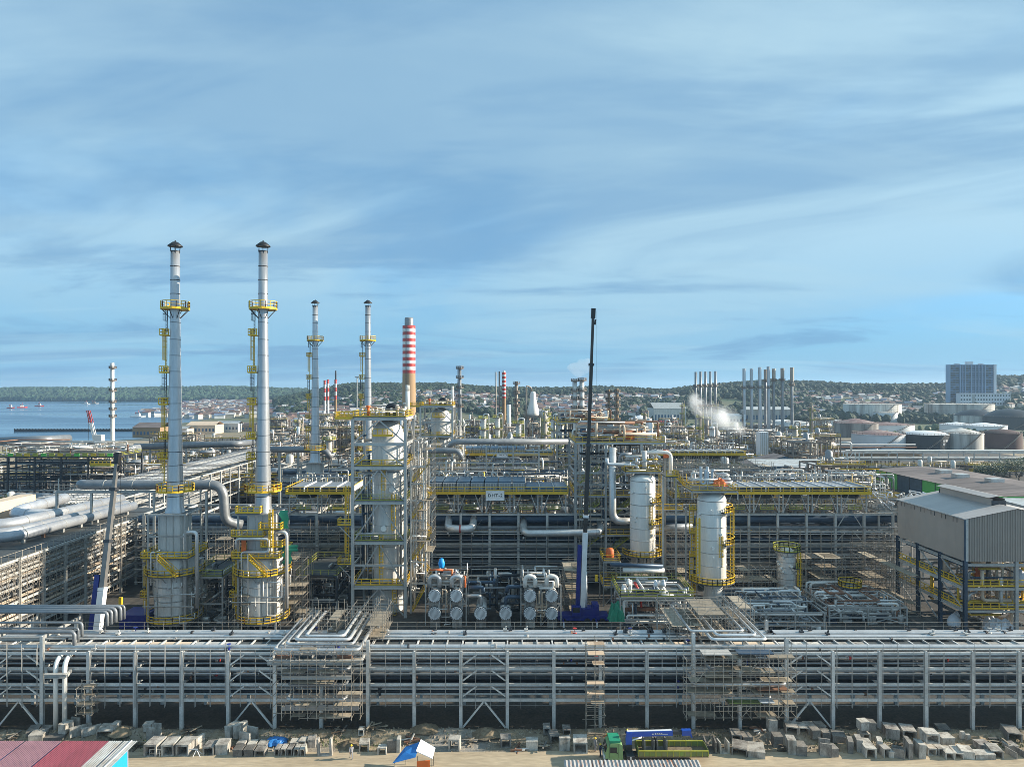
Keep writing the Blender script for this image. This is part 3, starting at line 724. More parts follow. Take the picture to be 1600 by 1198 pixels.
CULV = [  # x, base y, width, height (photo pixels), kind, turn in degrees, length in metres, tone (p pale, m mid, d dark), raised by
 (240,1157,17,30,'U',80,1.2,'p',0),(229,1152,14,14,'K',5,1.0,'p',0),(235,1183,22,26,'B',-4,2.2,'m',0),(261,1182,21,25,'B',3,2.2,'p',0),(285,1182,23,25,'B',-3,2.2,'p',0),
 (308,1172,6,22,'S',-20,1.4,'p',0),(325,1181,18,20,'B',2,1.8,'m',0),(345,1180,20,23,'K',6,1.5,'p',0),(360,1155,12,20,'S',-25,1.8,'p',0),(372,1157,8,22,'S',-30,1.8,'p',0),
 (388,1160,22,28,'U',70,1.6,'p',0),(376,1170,14,12,'K',0,1.2,'m',0),(392,1170,14,12,'K',4,1.2,'p',0),(409,1170,15,12,'K',-3,1.2,'m',0),(371,1183,16,16,'K',0,1.2,'d',0),
 (388,1183,16,16,'K',2,1.2,'d',0),(405,1183,17,15,'B',0,1.2,'m',0),
 (432,1182,9,16,'B',0,1.3,'m',0),(442,1182,9,16,'B',2,1.3,'p',0),(452,1182,9,16,'B',-2,1.3,'m',0),(462,1182,9,16,'B',0,1.3,'p',0),(472,1182,9,17,'B',3,1.3,'p',0),
 (458,1170,12,14,'K',5,1.2,'p',0),(472,1169,12,15,'B',-4,1.2,'p',0),(486,1168,12,18,'K',8,1.2,'m',0),(507,1182,25,32,'U',0,0.6,'p',0),
 (564,1153,9,13,'B',0,.9,'p',0),(567,1175,17,18,'N',8,1.4,'p',0),(597,1180,15,16,'N',0,1.0,'p',0),(613,1176,20,24,'S',4,.3,'d',0),(622,1177,5,26,'S',0,1.0,'p',0),
 (710,1173,20,24,'B',-5,1.2,'p',0),(790,1168,18,20,'B',4,1.4,'m',0),(832,1172,19,20,'K',-4,1.1,'p',0),(855,1152,12,14,'B',0,1.4,'m',0),(866,1160,16,14,'N',10,1.6,'d',0),
 (882,1173,18,27,'K',8,.5,'p',0),(886,1151,13,12,'N',0,1.5,'m',0),(908,1178,24,24,'B',-3,2.0,'p',0),
 (1112,1178,20,22,'U',-6,1.8,'d',0),(1132,1178,17,22,'U',5,1.2,'p',0),(1153,1160,16,15,'N',-8,1.8,'m',0),(1168,1160,16,13,'K',4,1.5,'d',0),(1160,1182,26,18,'N',-20,2.2,'m',0),(1186,1185,28,14,'K',-14,2.4,'p',0),
 (1208,1150,15,19,'S',2,1.0,'p',0),(1217,1168,15,22,'K',-3,1.2,'d',0),(1240,1154,20,14,'N',-12,1.8,'p',0),(1258,1152,18,12,'N',-8,1.6,'p',0),(1276,1157,14,17,'K',2,1.2,'d',0),(1292,1157,14,15,'K',-4,1.2,'d',0),
 (1268,1143,16,10,'K',0,1.4,'p',0),(1284,1142,15,10,'K',3,1.4,'p',0),(1314,1160,20,14,'K',-16,1.6,'d',0),(1240,1180,14,28,'S',-8,1.4,'p',0),(1254,1182,17,22,'K',-4,1.4,'d',0),
 (1290,1180,18,26,'U',74,1.3,'m',0),(1303,1184,16,19,'K',4,1.2,'d',0),(1332,1178,8,24,'S',-18,1.5,'d',0),(1346,1176,10,24,'S',-14,1.6,'m',0),
 (1354,1159,14,15,'N',0,1.3,'p',0),(1352,1159,15,18,'K',4,1.1,'p',1.3),(1362,1159,16,16,'K',-6,1.1,'d',1.3),(1363,1185,19,22,'N',-6,2.6,'p',0),(1378,1176,8,22,'S',-20,1.3,'p',0),(1386,1184,13,20,'B',5,1.2,'m',0),(1393,1185,8,14,'K',0,.8,'p',0),
 (1397,1156,22,20,'K',-12,1.8,'m',0),(1425,1158,22,18,'N',-14,2.0,'m',0),(1442,1156,11,20,'S',10,.5,'p',0),
 (1404,1184,12,20,'U',70,1.2,'d',0),(1413,1186,10,16,'U',-30,1.2,'m',0),(1426,1187,7,30,'S',-12,2.0,'m',0),(1442,1186,12,27,'S',-4,1.6,'p',0),
 (1457,1181,15,17,'B',0,1.4,'p',0),(1472,1181,13,16,'N',2,1.4,'p',0),(1459,1181,23,20,'B',-6,1.6,'p',1.38),(1482,1164,22,17,'K',3,1.4,'p',0),(1480,1145,18,8,'N',-10,1.8,'d',0),
 (1505,1155,7,13,'S',5,.4,'p',0),(1514,1157,7,13,'S',-4,.4,'p',0),(1487,1187,14,15,'N',-10,1.8,'p',0),(1502,1186,14,14,'N',-14,1.9,'p',0),(1515,1186,20,16,'K',-12,1.6,'p',0),(1541,1187,32,12,'K',-3,1.2,'p',0),
 (1562,1185,18,16,'N',-14,2.0,'p',0),(1541,1174,20,14,'K',2,1.4,'m',0),(1590,1160,22,16,'N',-16,2.4,'d',0),(1584,1172,16,10,'K',0,1.2,'m',0),(1594,1186,18,14,'U',10,1.6,'m',0),
 (45,1153,16,8,'K',20,2.0,'d',0),(53,1160,22,14,'K',12,1.6,'p',0),(67,1152,14,10,'K',0,1.2,'m',0),(97,1153,14,18,'K',-6,1.3,'p',0),(112,1146,16,20,'U',78,1.3,'p',0),(120,1154,8,16,'S',-50,2.4,'p',0),(138,1153,7,14,'S',-54,2.2,'p',0),(160,1157,26,12,'N',10,2.2,'p',0),(176,1153,10,16,'S',-8,1.2,'p',0),(78,1158,40,6,'K',2,1.2,'d',0)]
KW = {'B': 'concrete box culvert', 'U': 'open concrete ditch section', 'N': 'upturned concrete channel', 'S': 'upright concrete slab', 'K': 'concrete block'}
ORD = ['', 'second', 'third', 'fourth', 'fifth', 'sixth', 'seventh', 'eighth', 'ninth']
TW = {'p': 'pale', 'm': 'grey', 'd': 'dark weathered'}
LAND = [(20, 'behind the far edge of the maroon roofed shed'), (95, 'in front of the two cream standpipes'), (160, 'beside the white end of the shed roof'), (235, 'just past the blue shed wall'), (280, 'in the row beside the folding trestle'),
        (330, 'behind the folding trestle'), (380, 'among leaning slabs near the second bay'), (405, 'beside the crumpled blue tarpaulin'), (455, 'in the small stack past the blue tarpaulin'), (500, 'below the first pipe loops'),
        (570, 'near the lone worker on the track'), (615, 'behind the blue and white hut'), (710, 'alone past the hut'), (790, 'at the third braced bay'), (840, 'short of the scaffold tower'), (885, 'at the foot of the scaffold tower'), (915, 'beside the green truck cab'),
        (1120, 'at the tail of the green truck'), (1160, 'just beyond the green truck'), (1215, 'at the fourth braced bay'), (1260, 'amid the group at the fourth bay'), (1310, 'past the fourth braced bay'), (1360, 'by the stacked pair past the fourth bay'),
        (1400, 'behind the tall black slabs'), (1430, 'at the tall slabs'), (1470, 'in the white culvert stack'), (1510, 'beside the white culvert stack'), (1550, 'near the far end of the row'), (1600, 'at the very end of the row')]
seen = {}
for n, (px, py, w, h, k, turn, L, tone, up) in enumerate(CULV):
    d = D(py); mt_ = {'p': 'concrete_pale', 'm': 'concrete', 'd': 'concrete_dark'}[tone]
    W, H = w * .92 / FPX * d, h * .92 / FPX * d * (0.86 if k in 'BNK' else .95)
    where = min(LAND, key=lambda q: abs(q[0] - px))[1]
    size = 'small' if W*H < 1.6 else ('large' if W*H > 3.6 else 'middling')
    lab = '%s %s %s %s' % (size, TW[tone], KW[k], where)
    j = seen.get(lab, 0); seen[lab] = j + 1
    if j: lab = ORD[j] + ' ' + lab
    o = bpy.data.objects.new({'B': 'box_culvert', 'U': 'ditch_section', 'N': 'channel_section', 'S': 'concrete_slab', 'K': 'concrete_block'}[k], culvert_mesh(k, W, H, L, mt_)); COL.objects.link(o)
    yy = d + L / 2 * abs(cos(radians(turn)))
    o.location = (X(px, d), yy, (land(X(px, d), yy) - .05 if not up else up + .12)); o.rotation_euler = (0, radians(RND.uniform(-3, 3)), radians(turn))
    tag(o, ' '.join(lab.split()[:16]), 'culvert', 'precast concrete pieces along the track')

# timber, pipe offcuts and spoil lying between the concrete
DEB = [(212, 1168, 'timber'), (300, 1148, 'timber'), (352, 1172, 'pipe'), (530, 1150, 'timber'), (545, 1165, 'heap'), (585, 1148, 'timber'), (640, 1158, 'pipe'), (665, 1146, 'heap'), (735, 1160, 'timber'), (760, 1150, 'heap'), (805, 1172, 'pipe'), (850, 1168, 'timber'), (1190, 1150, 'pipe'), (1228, 1172, 'timber'), (1325, 1170, 'heap'), (1410, 1166, 'timber'), (1530, 1158, 'heap'), (1560, 1162, 'timber'), (20, 1156, 'timber'), (188, 1150, 'heap')]
for n, (px, py, k) in enumerate(DEB):
    d = D(py); x = X(px, d); z = land(x, d); R = random.Random(n + 500); w = min(LAND, key=lambda q: abs(q[0] - px))[1]
    nm, lb, ct = {'timber': ('timber_pile', 'loose pile of weathered timber ', 'timber'), 'pipe': ('pipe_offcuts', 'few rusty pipe offcuts ', 'pipes'), 'heap': ('soil_heap', 'small heap of dug soil ', 'soil heap')}[k]
    T = Thing(nm, ' '.join((lb + w).split()[:16]), ct, (x, d, z), group='debris along the track')
    if k == 'heap':
        b = MB()
        for j in range(7):
            r = 1.5 * (1 - j / 6); b.v += [(x + r * cos(2*pi*i/12) * (1.3 + .3*R.uniform(-1, 1)), d + r * sin(2*pi*i/12) * (1 + .3*R.uniform(-1, 1)), z - .1 + .85 * (j / 6) ** .8 + .08*R.uniform(-1, 1)) for i in range(12)]
        for j in range(6):
            for i in range(12): b.f.append((j*12+i, j*12+(i+1) % 12, (j+1)*12+(i+1) % 12, (j+1)*12+i)); b.sm.append(True)
        T.part('soil', b, 'soil')
    else:
        for j in range(9 if k == 'timber' else 5):
            a = R.uniform(-.5, .5) + (1.2 if j % 4 == 0 else 0); L = R.uniform(.8, 2.2); c = Vector((x + R.uniform(-.7, .7), d + R.uniform(-.5, .5), z + .08 + .07 * j)); e = Vector((cos(a), sin(a), R.uniform(-.06, .12))) * L / 2
            if k == 'timber': T.seg('plank', c - e, c + e, .2, .06, R.choice(('plank', 'concrete_dark', 'plank', 'bark')), 'box')
            else: T.rod('pipe', c - e, c + e, .12, R.choice(('pipe_rust', 'galv')))

# ------------------------------------------------------------------ sheds, hut, trestle, tarpaulins
def corrugated(x0, x1, y0, y1, z0, z1, pitch=.25, amp=.05):
    b = MB(); n = max(2, int((x1-x0)/pitch*2)); 
    for i in range(n+1):
        x = x0+(x1-x0)*i/n; dz = amp if i % 2 else 0
        b.v += [(x, y0, z0+dz), (x, y1, z1+dz)]
    for i in range(n): b.f.append((2*i, 2*i+2, 2*i+3, 2*i+1)); b.sm.append(False)
    return b
T = Thing('site_shed', 'low shed with maroon and white corrugated roof and bright blue end wall', 'shed', (-56, 71, 0))
zs = 4.3; dS = (CAMZ - zs) * FPX / (1157 - 606)
for (a, c, m_) in ((-14, 40, 'maroon_faded'), (40, 98, 'maroon_faded'), (98, 134, 'maroon'), (134, 170, 'maroon'), (170, 193, 'sheet_grey'), (193, 215, 'sheet_grey')):
    T.part('roof_sheet', corrugated(X(a, dS)+.004, X(c, dS), dS-9, dS, zs-.25, zs), m_)
xr = X(201, dS)
b = MB(); b.add([(xr, dS-9, 0), (xr, dS-.3, 0), (xr, dS-.3, zs-.06), (xr, dS-9, zs-.3), (xr-.15, dS-9, 0), (xr-.15, dS-.3, 0), (xr-.15, dS-.3, zs-.06), (xr-.15, dS-9, zs-.3)], [(0,1,2,3), (7,6,5,4), (1,5,6,2), (0,3,7,4), (3,2,6,7)])
T.part('end_wall', b, 'bright_blue')
b = MB(); b.box(X(-14, dS), dS-.45, 0, xr-.16, dS-.3, zs-.12); T.part('wall', b, 'bright_blue')
b = MB(); b.bar((xr+.03, dS-.28, 0), (xr+.03, dS-.28, zs-.05), .1); b.bar((xr+.35, dS-9, zs-.2), (xr+.35, dS+.05, zs+.06), .08, .12); T.part('edge_trim', b, 'white')
T = Thing('awning', 'rusty silver corrugated awning at the bottom edge below the green truck', 'awning', (12.5, 74, 0))
T.part('roof_sheet', corrugated(X(881, 76), X(990, 76), 71, 76.2, 2.7, 3.0, .42, .09), 'sheet_rusty')
T.part('roof_sheet', corrugated(X(990, 76)+.01, X(1092, 76), 71, 76.2, 2.72, 3.02, .42, .09), 'sheet_rusty')
for px in (886, 985, 1086):
    T.seg('post', (X(px, 75.6), 75.6, 0), (X(px, 75.6), 75.6, 2.9), .1, .1, 'plank', 'box')
T = Thing('tarpaulin_hut', 'small hut roofed with a blue tarpaulin and a tilted white sheet', 'hut', (X(650, 81), 80, 0))
hx = X(650, 80)
b = MB(); b.add([(hx-2.5, 78.3, 1.5), (hx+.2, 78.3, 2.2), (hx+.3, 81.2, 2.5), (hx-1.4, 81.0, 2.0), (hx-1.2, 79.6, 2.15)], [(0,1,4),(1,2,4),(2,3,4),(3,0,4)]); T.part('tarpaulin', b, 'blue_tarp')
b = MB(); b.add([(hx+.1, 79.2, 2.45), (hx+2.1, 78.6, 1.9), (hx+2.2, 80.6, 2.1), (hx+.4, 81.3, 2.75), (hx+.1, 79.2, 2.38), (hx+2.1, 78.6, 1.83), (hx+2.2, 80.6, 2.03), (hx+.4, 81.3, 2.68)], [(0,1,2,3),(7,6,5,4),(0,4,5,1),(1,5,6,2),(2,6,7,3),(3,7,4,0)]); T.part('white_sheet', b, 'white_sheet')
for (a, c) in ((-2.3, 78.6), (2.0, 78.9), (2.0, 80.4), (-1.3, 80.8), (.3, 79.3)): T.seg('post', (hx+a, c, 0), (hx+a, c, 1.8), .08, .08, 'plank', 'box')
b = MB(); b.cbox((hx+1.0, 78.9, 1.0), 1.5, .08, 1.0, .1); T.part('orange_curtain', b, 'orange')
b = MB()
for s in (-1, 1):
    b.bar((X(303, 82.6), 82.6+.35*s, .05), (X(307, 82.6), 82.6, .85), .06); b.bar((X(315, 82.6), 82.6+.35*s, .05), (X(307, 82.6), 82.6, .85), .06)
b.bar((X(296, 82.6), 82.6, .85), (X(309, 82.6), 82.6, .85), .08, .1)
solid('trestle', b, 'white', 'white folding trestle standing on the track in front of a box culvert', 'trestle', loc=(X(307, 82.6), 82.6, 0))
b = MB()
for s in (0, 1): 
    x = X(234 + 16*s, 82.4); b.bar((x, 82.2, .02), (x, 82.4, 1.0), .05); b.bar((x+.15, 82.8, .02), (x, 82.4, 1.0), .05)
b.bar((X(234, 82.4), 82.4, .95), (X(252, 82.4), 82.4, .95), .06); b.bar((X(234, 82.4), 82.4, .5), (X(252, 82.4), 82.4, .5), .05)
solid('barrier', b, 'galv', 'thin metal barrier frame in front of the nearest open box culvert', 'barrier', loc=(X(243, 82.4), 82.4, 0))
def tarp(label, c, sx, sy, h, mt_, seed, name='tarpaulin'):
    R = random.Random(seed); b = MB(); n = 9
    for j in range(n+1):
        for i in range(n+1):
            u, v = i/n*2-1, j/n*2-1; e = max(0, 1-u*u)*max(0, 1-v*v)
            b.v.append((c[0]+u*sx*(1+.15*R.uniform(-1,1)), c[1]+v*sy*(1+.15*R.uniform(-1,1)), c[2]+h*e**.5*(R.uniform(.55, 1.1))+.02))
    for j in range(n):
        for i in range(n): k = j*(n+1)+i; b.f.append((k, k+1, k+n+2, k+n+1)); b.sm.append(False)
    return solid(name, b, mt_, label, 'tarpaulin', loc=c)
tarp('crumpled blue tarpaulin on the ground among culverts near the second furnace', (X(431, 85.5), 85.5, .1), 1.3, .9, .8, 'blue_tarp', 5)

# ------------------------------------------------------------------ truck with loader crane
def make_truck():
    d = 81.6; x0 = X(944, d)
    T = Thing('crane_truck', 'green truck with blue folded loader crane parked on the dirt track', 'truck', (x0 + 6, d, 0))
    w = 2.3; yf, yr = d - w/2, d + w/2
    prof = [(0, .75), (.02, 1.5), (.26, 2.2), (.62, 2.58), (1.7, 2.62), (2.0, 2.42), (2.1, .75)]
    b = MB(); n = len(prof)
    vs = [(x0 + px, y, z) for y in (yf, yr) for px, z in prof]
    b.add(vs, [(k, (k+1) % n, n + (k+1) % n, n + k) for k in range(n)] + [tuple(range(n))[::-1], tuple(n + k for k in range(n))])
    cab = T.part('cab', b, 'truck_green')
    b = MB(); b.box(x0+.55, yf-.03, 1.55, x0+1.35, yf+.02, 2.2); T.part('side_window', b, 'glass', cab)
    b = MB(); b.add([(x0+.03, yf+.15, 1.56), (x0+.03, yr-.15, 1.56), (x0+.24, yr-.2, 2.18), (x0+.24, yf+.2, 2.18), (x0-.02, yf+.15, 1.56), (x0-.02, yr-.15, 1.56), (x0+.19, yr-.2, 2.18), (x0+.19, yf+.2, 2.18)], [(0,1,2,3),(7,6,5,4),(0,4,5,1),(1,5,6,2),(2,6,7,3),(3,7,4,0)]); T.part('windscreen', b, 'glass', cab)
    b = MB(); b.bar((x0+.45, yf-.02, 1.0), (x0+.45, yf-.02, 2.6), .03); b.bar((x0+1.5, yf-.02, 1.0), (x0+1.5, yf-.02, 2.6), .03); b.box(x0+1.3, yf-.05, 1.5, x0+1.45, yf, 1.56); T.part('door_line', b, 'steel_dark', cab)
    b = MB(); b.box(x0+.5, yf+.15, 2.6, x0+1.8, yr-.15, 2.86); T.part('roof_fairing', b, 'green_tarp', cab)
    b = MB(); b.box(x0-.12, yf, .45, x0+.3, yr, .85); T.part('bumper', b, 'white', cab)
    for s in (yf+.3, yr-.3):
        b = MB(); b.box(x0-.14, s-.18, .9, x0, s+.18, 1.1); T.part('headlight', b, 'white_sheet', cab)
    b = MB(); b.bar((x0-.1, yf-.25, 2.5), (x0+.1, yf, 2.6), .05); b.box(x0-.16, yf-.32, 2.0, x0-.08, yf-.14, 2.5); T.part('mirror', b, 'black', cab)
    b = MB(); b.box(x0+.4, d-.45, .7, x0+12.0, d-.25, .98); b.box(x0+.4, d+.25, .7, x0+12.0, d+.45, .98); T.part('chassis', b, 'steel_dark')
    for wx in (1.05, 8.3, 9.6):
        for s in (yf+.02, yr-.34):
            wt = MB(); wt.tube((x0+wx, s, .5), (x0+wx, s+.32, .5), .5, 16); wo = T.part('wheel', wt, 'rubber')
            rm = MB(); rm.tube((x0+wx, s-.02, .5), (x0+wx, s+.34, .5), .28, 12); T.part('rim', rm, 'sheet_grey', wo)
    bx0, bx1 = x0+3.9, x0+12.15
    b = MB(); b.box(bx0, yf, 1.02, bx1, yr, 1.16); bed = T.part('bed_floor', b, 'soil')
    for s, nm in ((yf, 'side_board'), (yr, 'side_board')):
        for q in range(4):
            a = bx0 + (bx1-bx0)*q/4; c = bx0 + (bx1-bx0)*(q+1)/4 - .06; b = MB()
            b.box(a, s-.03, 1.17, c, s+.03, 1.78)
            brd = T.part(nm, b, 'bed_green')
            rb = MB()
            for k in range(4): 
                xx = a + (c-a)*k/3; rb.box(xx-.03, s-.09, 1.15, xx+.03, s+.088, 1.8)
            rb.box(a, s-.08, 1.74, c, s+.08, 1.82); T.part('stiffener', rb, 'yellow_green', brd)
    b = MB(); b.box(bx0-.06, yf, 1.17, bx0, yr, 2.1); T.part('headboard', b, 'bed_green'); b = MB(); b.box(bx1, yf, 1.17, bx1+.06, yr, 1.78); T.part('tail_board', b, 'bed_green')
    # loader crane behind the cab
    cx = x0 + 2.95
    b = MB(); b.box(cx-.45, yf-.25, .75, cx+.45, yr+.25, 1.25); b.box(cx-.35, d-.35, 1.25, cx+.35, d+.35, 2.1); T.part('crane_base', b, 'steel_dark')
    b = MB(); b.add([(cx-.42, d-.32, 2.0), (cx+.3, d-.32, 2.0), (cx+.35, d+.32, 2.0), (cx-.42, d+.32, 2.0), (cx-.3, d-.26, 3.35), (cx+.35, d-.26, 3.4), (cx+.35, d+.26, 3.4), (cx-.3, d+.26, 3.35)], [(0,3,2,1),(4,5,6,7),(0,1,5,4),(1,2,6,5),(2,3,7,6),(3,0,4,7)]); T.part('crane_column', b, 'loader_blue')
    bm = MB(); bm.bar((cx-.25, d, 3.22), (cx+5.2, d, 3.37), .42, .55); boom = T.part('boom', bm, 'loader_blue')
    b = MB(); b.bar((cx+5.0, d, 3.37), (cx+6.6, d, 3.42), .3, .36); T.part('boom_extension', b, 'steel_dark', boom)
    b = MB(); b.bar((cx+6.3, d, 3.42), (cx+7.4, d, 3.44), .5, .62); b.bar((cx+7.3, d, 3.42), (cx+7.5, d, 2.82), .2, .2); T.part('boom_head', b, 'loader_blue', boom)
    b = MB(); b.tube((cx+.35, d-.3, 2.6), (cx+1.5, d-.3, 2.97), .09, 8); T.part('lift_cylinder', b, 'white', boom)
    b = MB(); b.bar((cx-.2, d, 3.54), (cx+5.1, d, 3.68), .3, .05); T.part('top_strip', b, 'white_sheet', boom)
    b = MB(); yl = d - .222
    b.add([(cx+2.65, yl, 3.2), (cx+2.95, yl, 3.2), (cx+2.85, yl, 3.42)], [(0, 1, 2)])
    for k in range(4): b.box(cx+3.05+k*.24, yl-.01, 3.22, cx+3.22+k*.24, yl, 3.42); 
    b.box(cx+3.27, yl-.01, 3.26, cx+4.6, yl, 3.34); T.part('boom_lettering', b, 'white', boom)
    for s in (yf-.2, yr+.2): T.seg('stabiliser', (cx, s, 1.2), (cx, s, .1), .16, .16, 'white', 'box')
make_truck()
# goods carried on the truck bed
for k, (px, w_, m_) in enumerate(((1013, 1.3, 'concrete_dark'), (1032, 1.3, 'concrete_dark'))):
    o = bpy.data.objects.new('ditch_section', culvert_mesh('U', w_, 1.5, 1.3, m_)); COL.objects.link(o); o.location = (X(px, 81.8), 81.7, 1.17); o.rotation_euler = (0, 0, radians(4*k))
    tag(o, 'dark concrete ditch section loaded on the truck bed, ' + ('nearer the crane column' if k == 0 else 'farther from the crane column'), 'culvert', 'sections on the truck bed')

# ------------------------------------------------------------------ people
def person(label, loc, rz, cloth, hat='helmet', pose='stand', h=1.7):
    """One skinned figure with tapering limbs; overalls and helmet are its children."""
    T = Thing('person', label, 'person', loc, rz, local=True, group='site workers')
    s = h / 1.75
    sw = .22 if pose == 'walk' else .05
    arm = .30 if pose == 'reach' else 0
    J = {'pel': (0, 0, .95), 'ch': (0, 0, 1.28), 'nk': (0, 0, 1.47), 'hd': (0, -.02, 1.60), 'tp': (0, -.02, 1.70)}
    for k, e in (('l', -1), ('r', 1)):
        J['hip'+k] = (e*.10, 0, .90); J['kn'+k] = (e*.11, -sw*e*.6-.02, .50); J['an'+k] = (e*.11, sw*-e, .09); J['to'+k] = (e*.12, sw*-e-.16, .04)
        J['sh'+k] = (e*.20, 0, 1.42); J['el'+k] = (e*.25, sw*e*.5-arm, 1.15+arm*.6); J['wr'+k] = (e*.24, sw*e-.08-arm*1.6, .92+arm*1.2)
    E = [('pel','ch'),('ch','nk'),('nk','hd'),('hd','tp')]
    for k in 'lr': E += [('pel','hip'+k),('hip'+k,'kn'+k),('kn'+k,'an'+k),('an'+k,'to'+k),('ch','sh'+k),('sh'+k,'el'+k),('el'+k,'wr'+k)]
    rad = {'pel': .15, 'ch': .16, 'nk': .06, 'hd': .095, 'tp': .07}
    for k in 'lr': rad.update({'hip'+k: .095, 'kn'+k: .062, 'an'+k: .045, 'to'+k: .035, 'sh'+k: .07, 'el'+k: .045, 'wr'+k: .032})
    hands = {}
    for k, e in (('l', -1), ('r', 1)):
        w_ = Vector(J['wr'+k]); palm = w_ + Vector((0, -.03, -.08)); J['pa'+k] = tuple(palm); E.append(('wr'+k, 'pa'+k)); rad['pa'+k] = .03
        for f in range(4):
            q = 'f%d%s' % (f, k); J[q] = tuple(palm + Vector(((f-1.5)*.02, -.02, -.075+.008*abs(f-1.2)))); E.append(('pa'+k, q)); rad[q] = .009
        q = 'th'+k; J[q] = tuple(w_ + Vector((-e*.05, -.06, -.07))); E.append(('wr'+k, q)); rad[q] = .011
    def skin(name, keys, grow, mt_, parent=None):
        ks = list(keys); idx = {k: i for i, k in enumerate(ks)}
        me = bpy.data.meshes.new(name); me.from_pydata([tuple(c*s for c in J[k]) for k in ks], [(idx[a], idx[c]) for a, c in E if a in idx and c in idx], [])
        me.materials.append(MATS[mt_]); o = bpy.data.objects.new(name, me); COL.objects.link(o); o.parent = parent or T.o
        md = o.modifiers.new('skin', 'SKIN'); md.use_smooth_shade = True
        for i, k in enumerate(ks): me.skin_vertices[0].data[i].radius = (rad[k]*s*grow,)*2
        me.skin_vertices[0].data[idx['pel']].use_root = True
        sb = o.modifiers.new('sub', 'SUBSURF'); sb.levels = 1; sb.render_levels = 1
        return o
    skin('body', J.keys(), 1.0, 'skin')
    ck = ['pel', 'ch'] + [p+k for k in 'lr' for p in ('hip', 'kn', 'an', 'sh', 'el', 'wr')]
    skin('overalls', ck, 1.22, cloth)
    b = MB(); b.lathe([(.16*s, 1.64*s), (.125*s, 1.65*s), (.12*s, 1.72*s), (.075*s, 1.79*s), (0, 1.81*s)], 12, (0, -.02, 0)); T.part('helmet', b, hat)
    b = MB()
    for e in (-1, 1): b.box(e*.04*s-.012, -.125*s, 1.605*s, e*.04*s+.012, -.105*s, 1.625*s)
    T.part('eyes', b, 'black')
person('lone worker in grey overalls and yellow helmet walking on the dirt track', (X(549, 81.9), 81.9, .06), radians(200), 'cloth_grey', pose='walk')
person('worker in navy overalls standing beside the green truck cab', (X(938, 82.2), 82.2, .06), radians(80), 'cloth_navy', pose='reach')
person('worker in grey beside the navy worker near the scaffold tower foot', (X(930, 83.6), 83.6, .06), radians(120), 'cloth_grey', 'helmet')
person('worker in orange overalls near the foot of the scaffold tower', (X(949, 84.6), 84.6, .06), radians(-60), 'cloth_orange', 'helmet', 'reach')
person('worker with yellow helmet standing on the loader crane base behind the cab', (X(979.5, 82.6), 82.5, 1.6), radians(150), 'cloth_navy', pose='reach')
mat('lagging', (0.52, 0.535, 0.55), 0.4, 0.45, 0.3, 0.4, col2=(0.36, 0.38, 0.42), fine=0.08)
# ------------------------------------------------------------------ process area: helpers
TRAIN = []           # things of the near train that the farther, identical train repeats
def train(T): TRAIN.append(T); return T

def frame(T, xs, ys, zs, col=.32, beam=(.18, .3), mt='steel', z0=0, brace=.35, deck=None, seed=0, shape='box', rails=True, railmt='yellow', sides='xy'):
    """A steel frame of columns, beams, braces, gratings and hand rails."""
    R = random.Random(seed)
    for x in xs:
        for y in ys: T.seg('column', (x, y, z0), (x, y, zs[-1]), col, col, mt, 'hbeam' if shape == 'hbeam' else 'box')
    for z in zs:
        for y in ys:
            T.seg('beam', (xs[0]+col*.5, y, z), (xs[-1]-col*.5, y, z), beam[0], beam[1], mt, 'box')
        for x in xs: T.seg('cross_beam', (x, ys[0]+col*.5, z-.02), (x, ys[-1]-col*.5, z-.02), beam[0]*.9, beam[1]*.9, mt, 'box')
    zb = [z0] + list(zs)
    for a, c in zip(xs[:-1], xs[1:]):
        for z, zt in zip(zb[:-1], zb[1:]):
            if R.random() < brace:
                if R.random() < .5: T.seg('brace', (a+.2, ys[0], z+.3), (c-.2, ys[0], zt-.25), .14, .14, mt, 'box')
                else:
                    m = (a+c)/2
                    T.seg('brace', (a+.2, ys[0], z+.3), (m, ys[0], zt-.25), .14, .14, mt, 'box'); T.seg('brace', (c-.2, ys[0], z+.3), (m, ys[0], zt-.25), .14, .14, mt, 'box')
    for z in (zs if deck is None else deck):
        b = MB(); b.grate(xs[0], ys[0]+.12, xs[-1], ys[-1]-.12, z+beam[1]/2+.1); T.part('grating', b, 'grating')
        if rails:
            b = MB(); b.rail([(xs[0], ys[0], z+.28), (xs[-1], ys[0], z+.28), (xs[-1], ys[-1], z+.28), (xs[0], ys[-1], z+.28)], closed=True); T.part('railing', b, railmt)

def clutter(T, x0, x1, y0, y1, z0, z1, n, seed, mats=('cladding', 'cladding_dull', 'galv', 'pipe_blue', 'steel_light'), rmin=.07, rmax=.26, name='pipe', vert=.5):
    """Orthogonal pipe runs with elbows."""
    R = random.Random(seed)
    for _ in range(n):
        r = R.uniform(rmin, rmax); p = [R.uniform(x0, x1), R.uniform(y0, y1), R.uniform(z0, z1)]; pts = [tuple(p)]
        ax = R.choice((0, 0, 2))
        for k in range(R.choice((2, 3, 3, 4))):
            lim = ((x0, x1), (y0, y1), (z0, z1))[ax]; q = list(p); q[ax] = R.uniform(*lim)
            if abs(q[ax]-p[ax]) > r*3: pts.append(tuple(q)); p = q
            ax = R.choice([a for a in (0, 1, 2, 2) if a != ax])
        if len(pts) < 2: continue
        b = MB(); b.pipe(pts, r, 8, seg=3); T.part(name, b, R.choice(mats))

